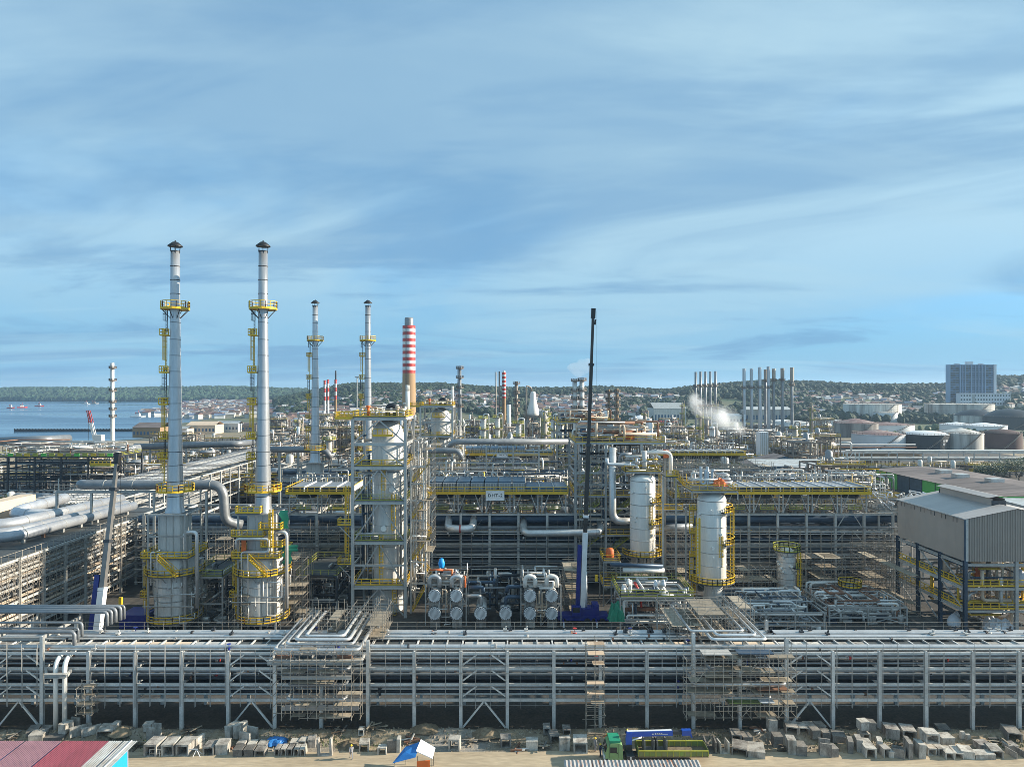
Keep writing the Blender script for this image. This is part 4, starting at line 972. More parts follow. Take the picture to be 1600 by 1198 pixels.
def stairs(b, x0, y, z0, x1, z1, w=.9):
    n = max(3, int((z1-z0)/.25))
    for s in (-1, 1):
        b.bar((x0, y+s*w/2, z0), (x1, y+s*w/2, z1), .06, .25)
        b.bar((x0, y+s*w/2, z0+1.1), (x1, y+s*w/2, z1+1.1), .07); b.bar((x0, y+s*w/2, z0+.6), (x1, y+s*w/2, z1+.6), .05)
        for k in range(5):
            t = k/4; p = (x0+(x1-x0)*t, y+s*w/2, z0+(z1-z0)*t); b.bar(p, (p[0], p[1], p[2]+1.1), .06)
    for k in range(n):
        t = (k+.5)/n; b.cbox((x0+(x1-x0)*t, y, z0+(z1-z0)*t), .26, w, .04)

def ring_deck(b, c, r0, r1, z, t=.12, n=24, a0=0, a1=2*pi):
    b.lathe([(r0, z-t), (r1, z-t), (r1, z), (r0, z), (r0, z-t)], n, (c[0], c[1], 0), False, a0, a1)

# ------------------------------------------------------------------ furnaces with tall stacks
def furnace(label, loc, seed, extra=False):
    T = Thing('furnace', label, 'furnace', loc, group='tall furnaces with steel stacks', local=True)
    c = (0, 0)
    b = MB(); b.lathe([(3.5, .8), (3.5, 12.6), (2.9, 13.4), (0, 13.6)], 32); sh = T.part('radiant_shell', b, 'vessel_grey')
    for k in range(8):
        a = 2*pi*(k+.35)/8; b = MB(); b.cbox((3.55*cos(a), 3.55*sin(a), 6.7), .14, .12, 11.6, a); T.part('shell_rib', b, 'steel', sh)
    for z in (2.6, 5.2, 7.8, 10.2): b = MB(); b.lathe([(3.5, z-.07), (3.62, z-.07), (3.62, z+.07), (3.5, z+.07)], 32); T.part('shell_band', b, 'steel', sh)
    for k in range(8):
        a = 2*pi*k/8+.2; T.seg('leg', (3.1*cos(a), 3.1*sin(a), 0), (3.1*cos(a), 3.1*sin(a), .9), .35, .35, 'concrete', 'box')
    b = MB(); b.box(-2.1, -2.1, 13.7, 2.1, 2.1, 21.0); bx = T.part('convection_box', b, 'vessel_grey')
    for k in range(4):
        for s in (-1, 1):
            b = MB(); x = -2.0 + k*1.333; b.box(x-.08, s*2.1-.1, 13.8, x+.08, s*2.1+.1, 20.9); T.part('box_rib', b, 'steel_light', bx)
            b = MB(); b.box(s*2.1-.1, x-.08, 13.8, s*2.1+.1, x+.08, 20.9); T.part('box_rib', b, 'steel_light', bx)
    for s in (-1, 1):
        for q in (-1, 1): T.seg('column', (s*3.4, q*3.2, 0), (s*3.4, q*3.2, 21.4), .3, .3, 'steel', 'box')
    for z in (13.2, 17.2, 21.2):
        for s in (-1, 1): T.seg('beam', (-3.4, s*3.2, z), (3.4, s*3.2, z), .2, .3, 'steel', 'box'); T.seg('beam', (s*3.4, -3.2, z), (s*3.4, 3.2, z), .2, .3, 'steel', 'box')
    b = MB(); b.lathe([(1.9, 21.0), (1.5, 22.2), (1.45, 27.0), (1.22, 32.5), (1.1, 42.8), (.97, 50), (.86, 59.8), (.80, 70.3), (.74, 70.3), (.74, 69)], 28); st = T.part('stack', b, 'stack_metal')
    prof = [(22.2, 1.5), (27, 1.45), (32.5, 1.22), (42.8, 1.1), (50, .97), (59.8, .86), (70.3, .80)]
    for z in (24.2, 27.0, 30.0, 32.5, 35.6, 38.6, 41.6, 44.6, 47.6, 50.6, 53.6, 56.8, 62.2, 64.8, 67.4, 70.2):
        r = lerp_table(prof, z); b = MB(); b.lathe([(r-.02, z-.05), (r+.05, z-.05), (r+.05, z+.05), (r-.02, z+.05)], 28); T.part('seam_ring', b, 'steel_dark', st)
    b = MB(); b.lathe([(1.32, 71.1), (1.34, 71.25), (.5, 71.95), (.12, 72.05), (.1, 72.3), (0, 72.3)], 20); b.lathe([(0, 71.2), (1.32, 71.1)], 20); T.part('rain_cap', b, 'black')
    b = MB()
    for k in range(6): a = 2*pi*k/6; b.bar((.8*cos(a), .8*sin(a), 69.8), (1.0*cos(a), 1.0*sin(a), 71.2), .07)
    T.part('cap_struts', b, 'steel_dark')
    # upper ring platform
    b = MB(); ring_deck(b, c, .95, 2.55, 59.5, .3); pf = T.part('platform', b, 'yellow')
    b = MB(); b.ringrail((0, 0, 59.5), 2.5, 1.25, .045, 18); T.part('railing', b, 'yellow', pf)
    b = MB()
    for k in range(8): a = 2*pi*k/8; b.bar((.9*cos(a), .9*sin(a), 57.6), (2.4*cos(a), 2.4*sin(a), 59.2), .1)
    T.part('bracket', b, 'steel_dark', pf)
    # ladders on the flank, landings between them
    lx = lambda z: -(lerp_table(prof, z) + .55)
    for (z0, z1, m_, cg) in ((55.2, 59.5, 'steel_dark', True), (47.8, 54.6, 'yellow', True), (42.0, 47.4, 'steel_dark', True), (35.2, 41.6, 'yellow', True), (31.6, 35.0, 'steel_dark', False), (26.6, 31.6, 'yellow', True)):
        b = MB(); b.ladder((lx(z0)-.15, 0, z0), z1 + (1.0 if z1 < 59 else 0), .5, (0, 1), cg, r=.045); T.part('ladder', b, m_)
    for z in (54.4, 47.4, 41.4, 35.0, 31.2):
        b = MB(); x = lx(z); b.box(x-1.0, -.9, z-.12, x+.6, .9, z); lp = T.part('landing', b, 'yellow')
        b = MB(); b.rail([(x-1.0, -.9, z), (x+.6, -.9, z)], 1.2, .05, .8); b.rail([(x-1.0, -.9, z), (x-1.0, .9, z), (x+.6, .9, z)], 1.2, .05, .9); T.part('railing', b, 'yellow', lp)
    b = MB(); ring_deck(b, c, 1.5, 3.3, 25.3, .2); pf = T.part('platform', b, 'yellow'); b = MB(); b.ringrail((0, 0, 25.3), 3.25, 1.2, .05, 20); T.part('railing', b, 'yellow', pf)
    # working platforms round box and shell
    for (z, w, dd, y_) in ((13.4, 4.3, 4.0, 0), (21.3, 3.3, 3.1, 0)):
        b = MB(); b.box(-w, -dd, z-.15, w, -2.2, z); b.box(-w, 2.2, z-.15, w, dd, z); b.box(-w, -2.19, z-.15, -2.2, 2.19, z); b.box(2.2, -2.19, z-.15, w, 2.19, z)
        pf = T.part('platform', b, 'grating')
        if z < 20: b = MB(); b.rail([(-w, -dd, z), (w, -dd, z), (w, dd, z), (-w, dd, z)], 1.15, .05, 1.2, True, .25); T.part('railing', b, 'yellow', pf)
    for (z, R_) in ((10.2, 5.2), (1.6, 4.9)):
        b = MB(); ring_deck(b, c, 3.65, R_, z, .15); pf = T.part('platform', b, 'grating'); b = MB(); b.ringrail((0, 0, z), R_-.05, 1.15, .05, 26, toe=.25); T.part('railing', b, 'yellow', pf)
        b = MB()
        for k in range(12): a = 2*pi*k/12; b.bar((3.6*cos(a), 3.6*sin(a), z-1.4), ((R_-.1)*cos(a), (R_-.1)*sin(a), z-.15), .1)
        T.part('bracket', b, 'steel', pf)
    b = MB(); b.box(-5.4, -2.2, 5.6, -3.8, -.6, 5.75); pf = T.part('landing', b, 'grating'); b = MB(); b.rail([(-5.4, -2.2, 5.75), (-3.8, -2.2, 5.75)], 1.1, .05, .8); b.rail([(-5.4, -.6, 5.75), (-5.4, -2.2, 5.75)], 1.1, .05, .8); T.part('railing', b, 'yellow', pf)
    for (z0, z1) in ((1.6, 5.7), (5.7, 10.2), (10.2, 13.4)):
        b = MB(); b.ladder((-4.6, -1.2, z0), z1+1, .5, (0, 1), True, r=.045); T.part('ladder', b, 'yellow')
    b = MB(); stairs(b, 2.6, -4.6, 10.2, -.8, 13.4); T.part('stair', b, 'yellow')
    if extra:
        for (z, xa_, xb_) in ((17.3, -4.4, 1.4), (18.6, .6, 4.6), (21.6, -3.6, .8), (15.4, 1.0, 4.8)):
            b = MB(); b.box(xa_, -3.9, z-.15, xb_, -2.3, z); pf = T.part('platform', b, 'grating'); b = MB(); b.rail([(xa_, -2.4, z), (xa_, -3.9, z), (xb_, -3.9, z), (xb_, -2.4, z)], 1.2, .055, 1.0, toe=.3); T.part('railing', b, 'yellow', pf)
        for z in (13.6, 17.4): b = MB(); b.ladder((3.0, -4.1, z), z+5, .6, (1, 0), True, r=.05); T.part('ladder', b, 'yellow')
        b = MB(); b.pipe([(-3.4, -4.2, 15.2), (-3.4, -4.2, 17.0), (2.6, -4.2, 17.0), (2.6, -4.2, 14.6), (-2.0, -4.2, 14.6)], .24, 10, bend=.7); T.part('pipe', b, 'cladding')
    # process piping against the camera side
    for (x, z0, z1) in ((-1.9, 8.5, 14.5), (-.7, 7.2, 14.2)):
        b = MB(); b.pipe([(x-.6, -4.0, z0), (x-.6, -4.0, z1), (x+.3, -4.0, z1), (x+.3, -2.2, z1)], .14, 10); T.part('pipe', b, 'vessel_white')
    b = MB(); b.pipe([(3.2, -2.9, 1), (3.2, -2.9, 18), (5.4, -2.9, 18), (5.4, -2.9, 4)], .32, 12); T.part('pipe', b, 'cladding')
    b = MB(); b.pipe([(-3.0, -3.4, 6.3), (1.4, -3.9, 6.3), (1.4, -3.9, 9.2)], .12, 8); T.part('pipe', b, 'galv')
    clutter(T, -4.6, 5.8, -5.0, -3.8, .8, 9.5, 6, seed, ('galv', 'steel_light', 'cladding'), .05, .13)
    clutter(T, 3.8, 5.4, -3.5, 3.5, 1, 13, 8, seed+1, ('galv', 'cladding', 'cladding_dull'), .06, .2)
    R = random.Random(seed)
    for k in range(10):
        a = R.uniform(pi, 2*pi); z = R.uniform(2, 12); b = MB(); b.tube((3.5*cos(a), 3.5*sin(a), z), (3.85*cos(a), 3.85*sin(a), z), .22, 10); T.part('peep_door', b, 'cladding')
    return T
F1 = train(furnace('tall silver furnace stack with yellow platforms, the one nearest the water', (X(275, 129), 128.7, 0), 5))
F2 = train(furnace('tall silver furnace stack with yellow platforms, beside the green tarpaulins', (X(412, 129), 128.7, 0), 6, True))
T = Thing('stack_sheeting', 'green sheeting hung on the platforms of the second furnace', 'tarpaulin', (X(445, 128), 128, 12))
for (px, py0, py1, w_) in ((443, 798, 826, .7), (452, 852, 862, 1.4), (448, 862, 882, .7)):
    b = MB(); n = 6
    for k in range(n+1):
        z = Z(py0, 126)+(Z(py1, 126)-Z(py0, 126))*k/n; dx = .25*sin(k*1.7+px); b.v += [(X(px, 126)-w_+dx, 126.2+.2*cos(k*2), z), (X(px, 126)+w_+dx*.6, 126.5, z)]
    for k in range(n): b.f.append((2*k, 2*k+1, 2*k+3, 2*k+2)); b.sm.append(True)
    T.part('sheet', b, 'green_tarp')
b = MB(); b.cbox((X(381, 125.5), 125.5, Z(850, 125.5)), .8, .5, 3.2, .3); T.part('orange_sheet', b, 'orange')
scaffold('tube scaffold climbing the flank of the second furnace', X(440, 129), X(478, 129), 127, 134, 0, 13, dx=1.4, dz=1.7, planks=10, seed=41, diag=.5)
scaffold('light tube scaffold at the foot of the second furnace', X(362, 126), X(392, 126), 124.5, 126.2, 0, 7, dx=1.2, dz=1.5, planks=5, seed=42, diag=.4)
scaffold('light tube scaffold beside the first furnace', X(300, 128), X(316, 128), 126.5, 133, 0, 11, dx=1.5, dz=1.8, planks=4, seed=43, diag=.3)

# ------------------------------------------------------------------ reactor tower in its steel frame
def reactor_tower(label, loc, seed, sheet):
    T = Thing('reactor_tower', label, 'tower', loc, local=True, group='framed reactor towers')
    w = 10.2; x0, x1 = -w/2, w/2; ys = (0, 10.4); zs = [5.9, 14.5, 22.3, 29.0, 33.6, 38.5]
    for x in (x0, x1):
        for y in ys: T.seg('column', (x, y, 0), (x, y, 38.5), .55, .55, 'steel_light', 'hbeam')
    for z in zs:
        for y in ys: T.seg('beam', (x0+.28, y, z), (x1-.28, y, z), .3, .6, 'steel_light', 'hbeam')
        for x in (x0, x1): T.seg('cross_beam', (x, .28, z), (x, ys[1]-.28, z), .3, .55, 'steel_light', 'hbeam')
    for x in (x0, x1): T.seg('cross_beam', (x, .28, 10.2), (x, ys[1]-.28, 10.2), .25, .35, 'steel_light', 'box')
    T.seg('beam', (x0+.3, 0, 10.2), (x1-.3, 0, 10.2), .22, .35, 'steel_light', 'box')
    zz = [0] + zs
    for a, c in zip(zz[:-1], zz[1:]):
        for y in ys[:1]:
            T.seg('brace', (x0+.3, y, a+.5), (-.2, y, c-.4), .24, .24, 'steel', 'box'); T.seg('brace', (x1-.3, y, a+.5), (.2, y, c-.4), .24, .24, 'steel', 'box')
        T.seg('brace', (x1, .4, a+.5), (x1, 5.2, c-.4), .22, .22, 'steel', 'box'); T.seg('brace', (x1, 10, a+.5), (x1, 5.2, c-.4), .22, .22, 'steel', 'box')
    for z in zs:
        if z == 33.6: continue
        b = MB(); b.box(x0, 0, z+.32, x1, 1.9, z+.42); b.box(x0, 8.6, z+.32, x1, ys[1], z+.42); b.box(x0, 1.91, z+.32, -2.6, 8.59, z+.42); b.box(4.1, 1.91, z+.32, x1, 8.59, z+.42)
        if z > 38: b.box(-2.59, 1.91, z+.32, 4.09, 8.59, z+.42)
        dk = T.part('grating', b, 'grating')
        b = MB(); b.rail([(x0, .1, z+.42), (x1, .1, z+.42)], 1.15, .045, 1.6, toe=.2); b.rail([(x1, .1, z+.42), (x1, 10.3, z+.42), (x0, 10.3, z+.42), (x0, .1, z+.42)], 1.15, .045, 1.6, toe=.2); T.part('railing', b, 'yellow' if z in (5.9, 38.5, 29.0) else 'yellow_green', dk)
    b = MB(); b.lathe([(3.1, 0), (3.1, 4.4), (3.15, 5), (3.15, 35.4), (2.8, 36.6), (1.9, 37.6), (.7, 38.05), (0, 38.1)], 36, (.75, 5.2, 0)); v = T.part('reactor_shell', b, 'vessel_grey')
    for z in (4.8, 9.2, 13.2, 17.4, 21.2, 25.4, 29.6, 33.0, 35.3): b = MB(); b.lathe([(3.14, z-.03), (3.19, z-.03), (3.19, z+.03), (3.14, z+.03)], 36, (.75, 5.2, 0)); T.part('shell_seam', b, 'steel', v)
    for (a, z) in ((-1.9, 3.2), (-1.6, 17), (-1.5, 31), (-1.2, 24.6)):
        b = MB(); b.tube((.75+3.0*cos(a), 5.2+3.0*sin(a), z), (.75+3.9*cos(a), 5.2+3.9*sin(a), z), .42, 12); b.tube((.75+3.75*cos(a), 5.2+3.75*sin(a), z), (.75+3.95*cos(a), 5.2+3.95*sin(a), z), .58, 12); T.part('manhole', b, 'vessel_white', v)
    for (x, z0, z1) in ((.2, 6.3, 14.9), (2.6, 14.9, 22.7), (.6, 22.7, 29.4), (2.8, .2, 6.3)):
        b = MB(); b.ladder((x, 1.2, z0), z1+1.1, .6, (1, 0), True, r=.05); T.part('ladder', b, 'yellow')
    b = MB(); b.box(-1.4, .9, 35.0, 2.4, 2.0, 35.15); b.rail([(-1.4, .9, 35.15), (2.4, .9, 35.15)], 1.3, .06, .9, toe=.3); T.part('landing', b, 'yellow', v)
    # stair tower on the sunny flank
    sx0, sx1 = x1 + .7, x1 + 3.6
    for x in (sx0, sx1):
        for y in (2.5, 7.6): T.seg('stair_column', (x, y, 0), (x, y, 30.2), .28, .28, 'steel_light', 'box')
    zl = [0, 5.9, 10.2, 14.5, 18.4, 22.3, 25.6, 29.0]
    for k, (a, c) in enumerate(zip(zl[:-1], zl[1:])):
        b = MB(); stairs(b, sx0+.3, 3.1 + (k % 2) * 3.6, a+.42, sx1+.6, c+.42) if k % 2 == 0 else stairs(b, sx1+.6, 3.1 + (k % 2) * 3.6, a+.42, sx0+.3, c+.42); T.part('stair', b, 'yellow')
        b = MB(); b.box(sx0-.4, 2.4, c+.3, sx0+.4, 7.6, c+.42) if k % 2 else b.box(sx1+.3, 2.4, c+.3, sx1+1.5, 7.6, c+.42); T.part('landing', b, 'grating')
        T.seg('stair_beam', (sx0, 2.5, c), (sx1, 2.5, c), .18, .3, 'steel_light', 'box')
    # overhead lines and nozzles above the roof deck
    b = MB(); b.pipe([(.75, 5.2, 37.6), (.75, 5.2, 41.0), (2.3, 5.2, 41.0), (2.3, 5.2, 38.9)], .5, 14, bend=1.3); T.part('overhead_pipe', b, 'pipe_dark')
    for k, (x, y, h) in enumerate(((-4.0, 2, 1.6), (-2.4, 1.5, 2.2), (-.8, 1.2, 1.4), (3.3, 1.6, 2.0), (4.4, 2.0, 1.3), (4.6, 6, 6.2), (3.8, 8, 2.6), (-3.5, 8.2, 1.8))):
        b = MB(); b.tube((x, y, 38.9), (x, y, 38.9+h), .28 if k != 5 else .42, 10); b.tube((x, y, 38.9+h*.8), (x, y, 38.9+h), .42, 10); T.part('nozzle', b, ('vessel_white', 'orange', 'galv', 'cream')[k % 4] if k != 5 else 'vessel_white')
    clutter(T, x1+.4, x1+3.9, 1.5, 9, 3, 34, 46, seed, ('cladding', 'galv', 'vessel_white', 'steel_light'), .05, .2)
    clutter(T, -4.6, 4.8, .7, 1.7, 1, 38, 9, seed+1, ('cladding', 'galv', 'steel', 'cladding_dull'), .05, .15)
    clutter(T, -4.6, -2.8, 3, 9, 1, 38, 16, seed+2, ('cladding', 'galv', 'pipe_blue'), .08, .24)
    clutter(T, -4.8, 4.8, 1, 9.5, 39, 41, 14, seed+3, ('galv', 'vessel_white', 'cream', 'cladding'), .06, .16)
    b = MB(); b.box(x0-3.6, .5, 38.4, x0, 4.5, 38.6); sd_ = T.part('side_deck', b, 'yellow'); b = MB(); b.rail([(x0, .5, 38.6), (x0-3.6, .5, 38.6), (x0-3.6, 4.5, 38.6), (x0, 4.5, 38.6)], 1.2, .06, 1.0, toe=.3); T.part('railing', b, 'yellow', sd_)
    for z in (18.0, 10.4):
        b = MB(); b.box(x0-2.8, -.4, z-.15, x0-.3, 2.2, z); sd_ = T.part('side_deck', b, 'grating'); b = MB(); b.rail([(x0-2.8, -.4, z), (x0-.3, -.4, z)], 1.2, .05, 1.0, toe=.25); b.rail([(x0-2.8, 2.2, z), (x0-2.8, -.4, z)], 1.2, .05, 1.0, toe=.25); T.part('railing', b, 'yellow', sd_)
        T.seg('strut', (x0-2.5, -.3, z-.2), (x0-.3, 0, z-2.6), .16, .16, 'steel', 'box')
        b = MB(); b.ladder((x0-1.4, 1.4, z), z+7.4, .55, (1, 0), True, r=.05); T.part('ladder', b, 'yellow')
    return T
RT = train(reactor_tower('big grey reactor vessel inside a tall braced steel frame with yellow ladders', (X(592, 132), 132.2, 0), 77, False))
scaffold('tube scaffold filling the gap beside the framed reactor and its stair', X(652, 134), X(676, 134), 133, 139, 12, 36, dx=1.6, dz=2.0, planks=8, seed=44, diag=.6)

# ------------------------------------------------------------------ middle pipe rack and air coolers
MX = [X(1170, 152) + 6.41*i for i in range(-21, 6)]
MLV = [1.9, 4.75, 7.5, 9.8, 12.6, 16.4]
def middle_rack():
    T = Thing('pipe_rack', 'tall dark pipe rack behind the white columns, carrying air coolers on top', 'pipe rack', (0, 152, 0), group='tall racks of the two process trains')
    R = random.Random(4); pl = []
    for z in MLV[:-1]:
        pl += level_pipes(R, 152.4, 164, z, 13, ['pipe_dark', 'pipe_blue', 'cladding_dull', 'pipe_blue', 'cladding_dull', 'pipe_dark', 'pipe_dark'], .1, .42)
        pl += [(151.6, z-.5, .12, 'galv'), (151.7, z+.9, .1, 'cladding_dull')]
    pl += [(154.0, 15.0, .85, 'pipe_blue'), (158, 14.6, .6, 'pipe_dark')]
    rack(T, MX, 152, 164, MLV, col=(.5, .5), beam=(.3, .45), mt='steel_light', brace=(8, 16, 24), pipes=pl, ztop=16.6, mid=(158,), over=2)
    return train(T)
middle_rack()
for (a, c, z0, z1, lab) in ((1, 5, 1, 12, 'at the furnace end'), (7, 10, 1.5, 12.5, 'behind the stacked exchangers'), (10, 14, 2, 15, 'behind the blue crane'), (16, 18, 2, 14, 'between the white columns'), (18, 22, 3, 13, 'behind the small grey vessel')):
    scaffold('thin tube scaffold hung on the tall dark rack ' + lab, MX[a+4], MX[c+4], 151.1, 151.4, z0, z1, dx=2.3, dz=3.4, planks=0, seed=a+60, group='tube scaffolds on the tall rack', diag=.05, r=.032)

def air_cooler(label, x0, x1, kind, seed, y0=151, y1=163.5, z=21.4):
    T = Thing('air_cooler', label, 'air cooler', ((x0+x1)/2, y0, 16.6), group='air coolers on the tall racks')
    n = max(2, int(round((x1-x0)/6.4))); st = (x1-x0)/n
    for i in range(n+1):
        x = x0 + st*i
        for y in (y0+1.4, y1-1.2):
            for s in (-.45, .45):
                if x0 <= x+s <= x1: T.seg('leg', (x+s, y, 16.65), (x+s, y, z-.4), .24, .24, 'steel_light', 'box')
            if i < n: T.seg('brace', (x+.6, y, 17.0), (x+st*.33, y, z-.5), .16, .16, 'steel_light', 'box'); T.seg('brace', (x+st-.6, y, 17.0), (x+st*.67, y, z-.5), .16, .16, 'steel_light', 'box')
    b = MB(); b.box(x0, y0, z-.4, x1, y1, z-.12); T.part('deck', b, 'grating')
    b = MB(); b.box(x0-.02, y0-.05, z-.42, x1+.02, y0, z+.1); T.part('edge_beam', b, 'yellow')
    b = MB(); b.rail([(x0, y0+.03, z-.1), (x1, y0+.03, z-.1)], 1.25, .055, 1.6, toe=.35); T.part('railing', b, 'yellow')
    b = MB(); b.rail([(x0, y1, z-.1), (x0, y0+.03, z-.1)], 1.25, .055, 1.6, toe=.35); b.rail([(x1, y0+.03, z-.1), (x1, y1, z-.1)], 1.25, .055, 1.6, toe=.35); T.part('railing', b, 'yellow')
    for i in range(n):
        for y in (y0+3.6, y0+8.8):
            b = MB(); b.lathe([(2.3, z-1.5), (2.35, z-.9), (2.9, z-.4)], 20, (x0+st*(i+.5), y, 0)); T.part('fan_ring', b, 'steel_dark')
    m = int((x1-x0)/3.1); sp = (x1-x0)/m; ys, ye = y0+1.6, y1-1.0
    for i in range(m):
        a, c = x0+sp*i+.12, x0+sp*(i+1)-.12
        if kind == 'flat' or (kind == 'mixed' and i >= m*.63):
            zz = z + .75; b = MB(); b.box(a, ys+.2, z-.1, c, ye-.2, zz); T.part('bay_casing', b, 'fan_blue' if kind == 'mixed' else 'steel_dark')
            b = MB(); b.box(a+.2, ys+.5, zz+.004, c-.2, ye-.5, zz+.08); T.part('fin_panel', b, 'fan_blue' if kind == 'mixed' else 'cladding_dull')
            b = MB(); b.box(c, ys, z-.1, c+.22, ye, zz+.3); T.part('bay_divider', b, 'white_sheet' if kind == 'flat' else 'steel_light')
        else:
            b = MB(); b.box(a, ys-.5, z-.1, c, ys+.5, z+1.9); hb = T.part('header_box', b, 'cladding_dull')
            b = MB()
            for k in range(5): b.box(a+.1+k*(c-a-.2)/4.6, ys-.58, z, a+.28+k*(c-a-.2)/4.6, ys-.5, z+1.85)
            T.part('header_rib', b, 'galv', hb)
            b = MB(); b.box(a, ys+.7, z-.1, c, ye-.4, z+2.1); T.part('fan_casing', b, 'fan_blue')
            b = MB(); b.pipe([(a+sp*.4, ye-.4, z+2.0), (a+sp*.4, ye-.4, z+3.0), (a+sp*.75, ye-.4, z+3.0), (a+sp*.75, ye-.4, z+1.8)], .17, 8); T.part('return_bend', b, 'galv')
    if kind == 'flat':
        for i in range(m*2):
            x = x0 + (x1-x0)*(i+.5)/(m*2); b = MB(); b.pipe([(x, ye+.3, z), (x, ye+.3, z+2.4), (x+.55, ye+.3, z+2.4), (x+.55, ye+.3, z+1.0)], .12, 8); T.part('riser', b, 'galv')
    for i in range(n):
        b = MB(); b.box(x0+st*(i+.28), y0+1.0, 17.3, x0+st*(i+.72), y0+2.2, 17.45); mp_ = T.part('motor_walkway', b, 'grating'); b = MB(); b.rail([(x0+st*(i+.28), y0+1.0, 17.45), (x0+st*(i+.72), y0+1.0, 17.45)], 1.1, .05, 1.2); T.part('railing', b, 'yellow_green', mp_)
    return train(T)
air_cooler('short air cooler bank with yellow railing between the second furnace and framed reactor', X(446, 151), X(548, 151), 'flat', 1)
AC2 = air_cooler('air cooler bank with ribbed headers and dark blue fans behind the white sign', X(668, 151), X(888, 151), 'mixed', 2)
air_cooler('long flat air cooler bank with yellow railing beside the white column', X(1132, 151), X(1362, 151), 'flat', 3)
def sign(label, px, py, d, w, h, text):
    T = Thing('sign', label, 'sign', (X(px, d), d, Z(py, d)), local=True)
    b = MB(); b.box(-w/2, -.04, -h/2, w/2, .04, h/2); T.part('board', b, 'white')
    b = MB()
    for (a, c) in (((-w/2, -.05, h/2), (w/2, -.05, h/2)), ((-w/2, -.05, -h/2), (w/2, -.05, -h/2))): b.bar(a, c, .05)
    T.part('edge', b, 'white_sheet')
    if not text:
        b = MB()
        for (x_, w_) in ((-.9, .5), (-.3, .35), (.3, .45)): b.box(x_, -.05, -.1, x_+w_, -.042, .12)
        T.part('faded_lettering', b, 'ink_grey')
    else:
        cu = bpy.data.curves.new('lettering', 'FONT'); cu.body = text; cu.size = h*.43; cu.offset = .015; cu.align_x = 'CENTER'; cu.align_y = 'CENTER'; cu.extrude = .005; cu.space_character = 1.25
        cu.materials.append(MATS['black']); o = bpy.data.objects.new('lettering', cu); me = bpy.data.meshes.new_from_object(o); bpy.data.objects.remove(o); o = bpy.data.objects.new('lettering', me); COL.objects.link(o); o.parent = T.o; o.location = (0.05, -.055, 0); o.rotation_euler = (radians(90), 0, 0)
    return T
sign('white unit sign with black letters on the yellow railing of the air cooler', 773.5, 774, 150.8, 4.1, 2.2, 'DHT-2')
sign('smaller white sign on the yellow railing of the farther air cooler', 784.5, 710.5, 236.8, 3.8, 1.5, None)

# big silver U bends in front of the tall rack
for (lab, pts, r, m_, rng) in (
    ('silver U bend with a red band on the tall rack behind the framed reactor', [(X(700, 152), 154, 15.2), (X(700, 149), 149, Z(826, 149)), (X(738, 149), 149, Z(826, 149)), (X(740, 152), 154, 15.2)], .82, 'cladding', True),
    ('long silver U pipe in front of the tall rack behind the blue crane', [(X(818, 152), 154, 15.0), (X(818, 148), 148.5, Z(833, 148.5)), (X(940, 148), 148.5, Z(831, 148.5)), (X(938, 152), 154, 15.2)], .75, 'cladding', False),
    ('thick insulated pipe running between the two white columns', [(X(1022, 146), 148, Z(826, 148)), (X(1085, 146), 148, Z(822, 148))], .72, 'cladding_dull', False)):
    T = Thing('large_pipe', lab, 'pipe', (pts[1][0], pts[1][1], 0)); b = MB(); b.pipe(pts, r, 20, bend=r*2.4, seg=7); T.part('pipe', b, m_)
    if rng: b = MB(); xm = (pts[1][0]+pts[2][0])/2; b.tube((xm-.15, pts[1][1], pts[1][2]), (xm+.15, pts[1][1], pts[1][2]), r+.03, 20); T.part('band', b, 'red')
    for k in (1, 2): 
        if k < len(pts): T.seg('support', (pts[k][0], 151.6, pts[k][2]-r-1.2), (pts[k][0], pts[k][1]-.4, pts[k][2]-r-.1), .3, .3, 'steel_light', 'box')

# ------------------------------------------------------------------ stacked exchangers
def exchanger(label, x, z, y=126.5, L=7, r=1.03):
    T = Thing('heat_exchanger', label, 'heat exchanger', (x, y, z-r), group='bank of round faced heat exchangers')
    b = MB(); b.tube((x, y, z), (x, y+L, z), r, 24); T.part('shell', b, 'vessel_grey')
    b = MB(); b.tube((x, y-.32, z), (x, y-.02, z), r*1.13, 28); ch = T.part('channel_cover', b, 'cover_pale')
    b = MB()
    for k in range(20): a = 2*pi*k/20; b.tube((x+r*1.04*cos(a), y-.4, z+r*1.04*sin(a)), (x+r*1.04*cos(a), y-.3, z+r*1.04*sin(a)), .07, 6)
    T.part('bolts', b, 'steel_dark', ch)
    b = MB()
    for k in range(-4, 5):
        h = sqrt(max(0, (r*.92)**2-(k*.2)**2)); b.bar((x-h*.9, y-.335, z+k*.2+.12), (x+h*.9, y-.335, z+k*.2-.12), .02, .05)
    T.part('cover_ribs', b, 'cladding_dull', ch)
    b = MB(); b.box(x-.8, y+.25, max(0, z-r-1.35) if z > 4 else 0, x+.98, y+1.0, z-r*.6); T.part('pier', b, 'concrete')
    b = MB(); b.tube((x, y-.015, z), (x, y+.2, z), r*1.22, 28); T.part('flange', b, 'steel_dark', ch)
    for yy in (y+1.5, y+L-1.5): b = MB(); b.box(x-.8, yy-.15, z-r-.75, x+.8, yy+.15, z-r*.6); T.part('saddle', b, 'concrete')
    return T
EXX = {679: 'first from the framed reactor', 713: 'second from the framed reactor', 828: 'second from the blue crane', 862: 'nearest to the blue crane', 751: 'single one past the first pair of stacks', 790: 'single one before the last pair of stacks'}
for px in (679, 713, 828, 862):
    exchanger('upper round faced exchanger in a stack, ' + EXX[px], X(px, 126.5), Z(930, 126.5)); exchanger('lower round faced exchanger in a stack, ' + EXX[px], X(px, 126.5), Z(957.5, 126.5))
for px in (751, 790): exchanger('low round faced exchanger, ' + EXX[px], X(px, 126.5), Z(957.5, 126.5))
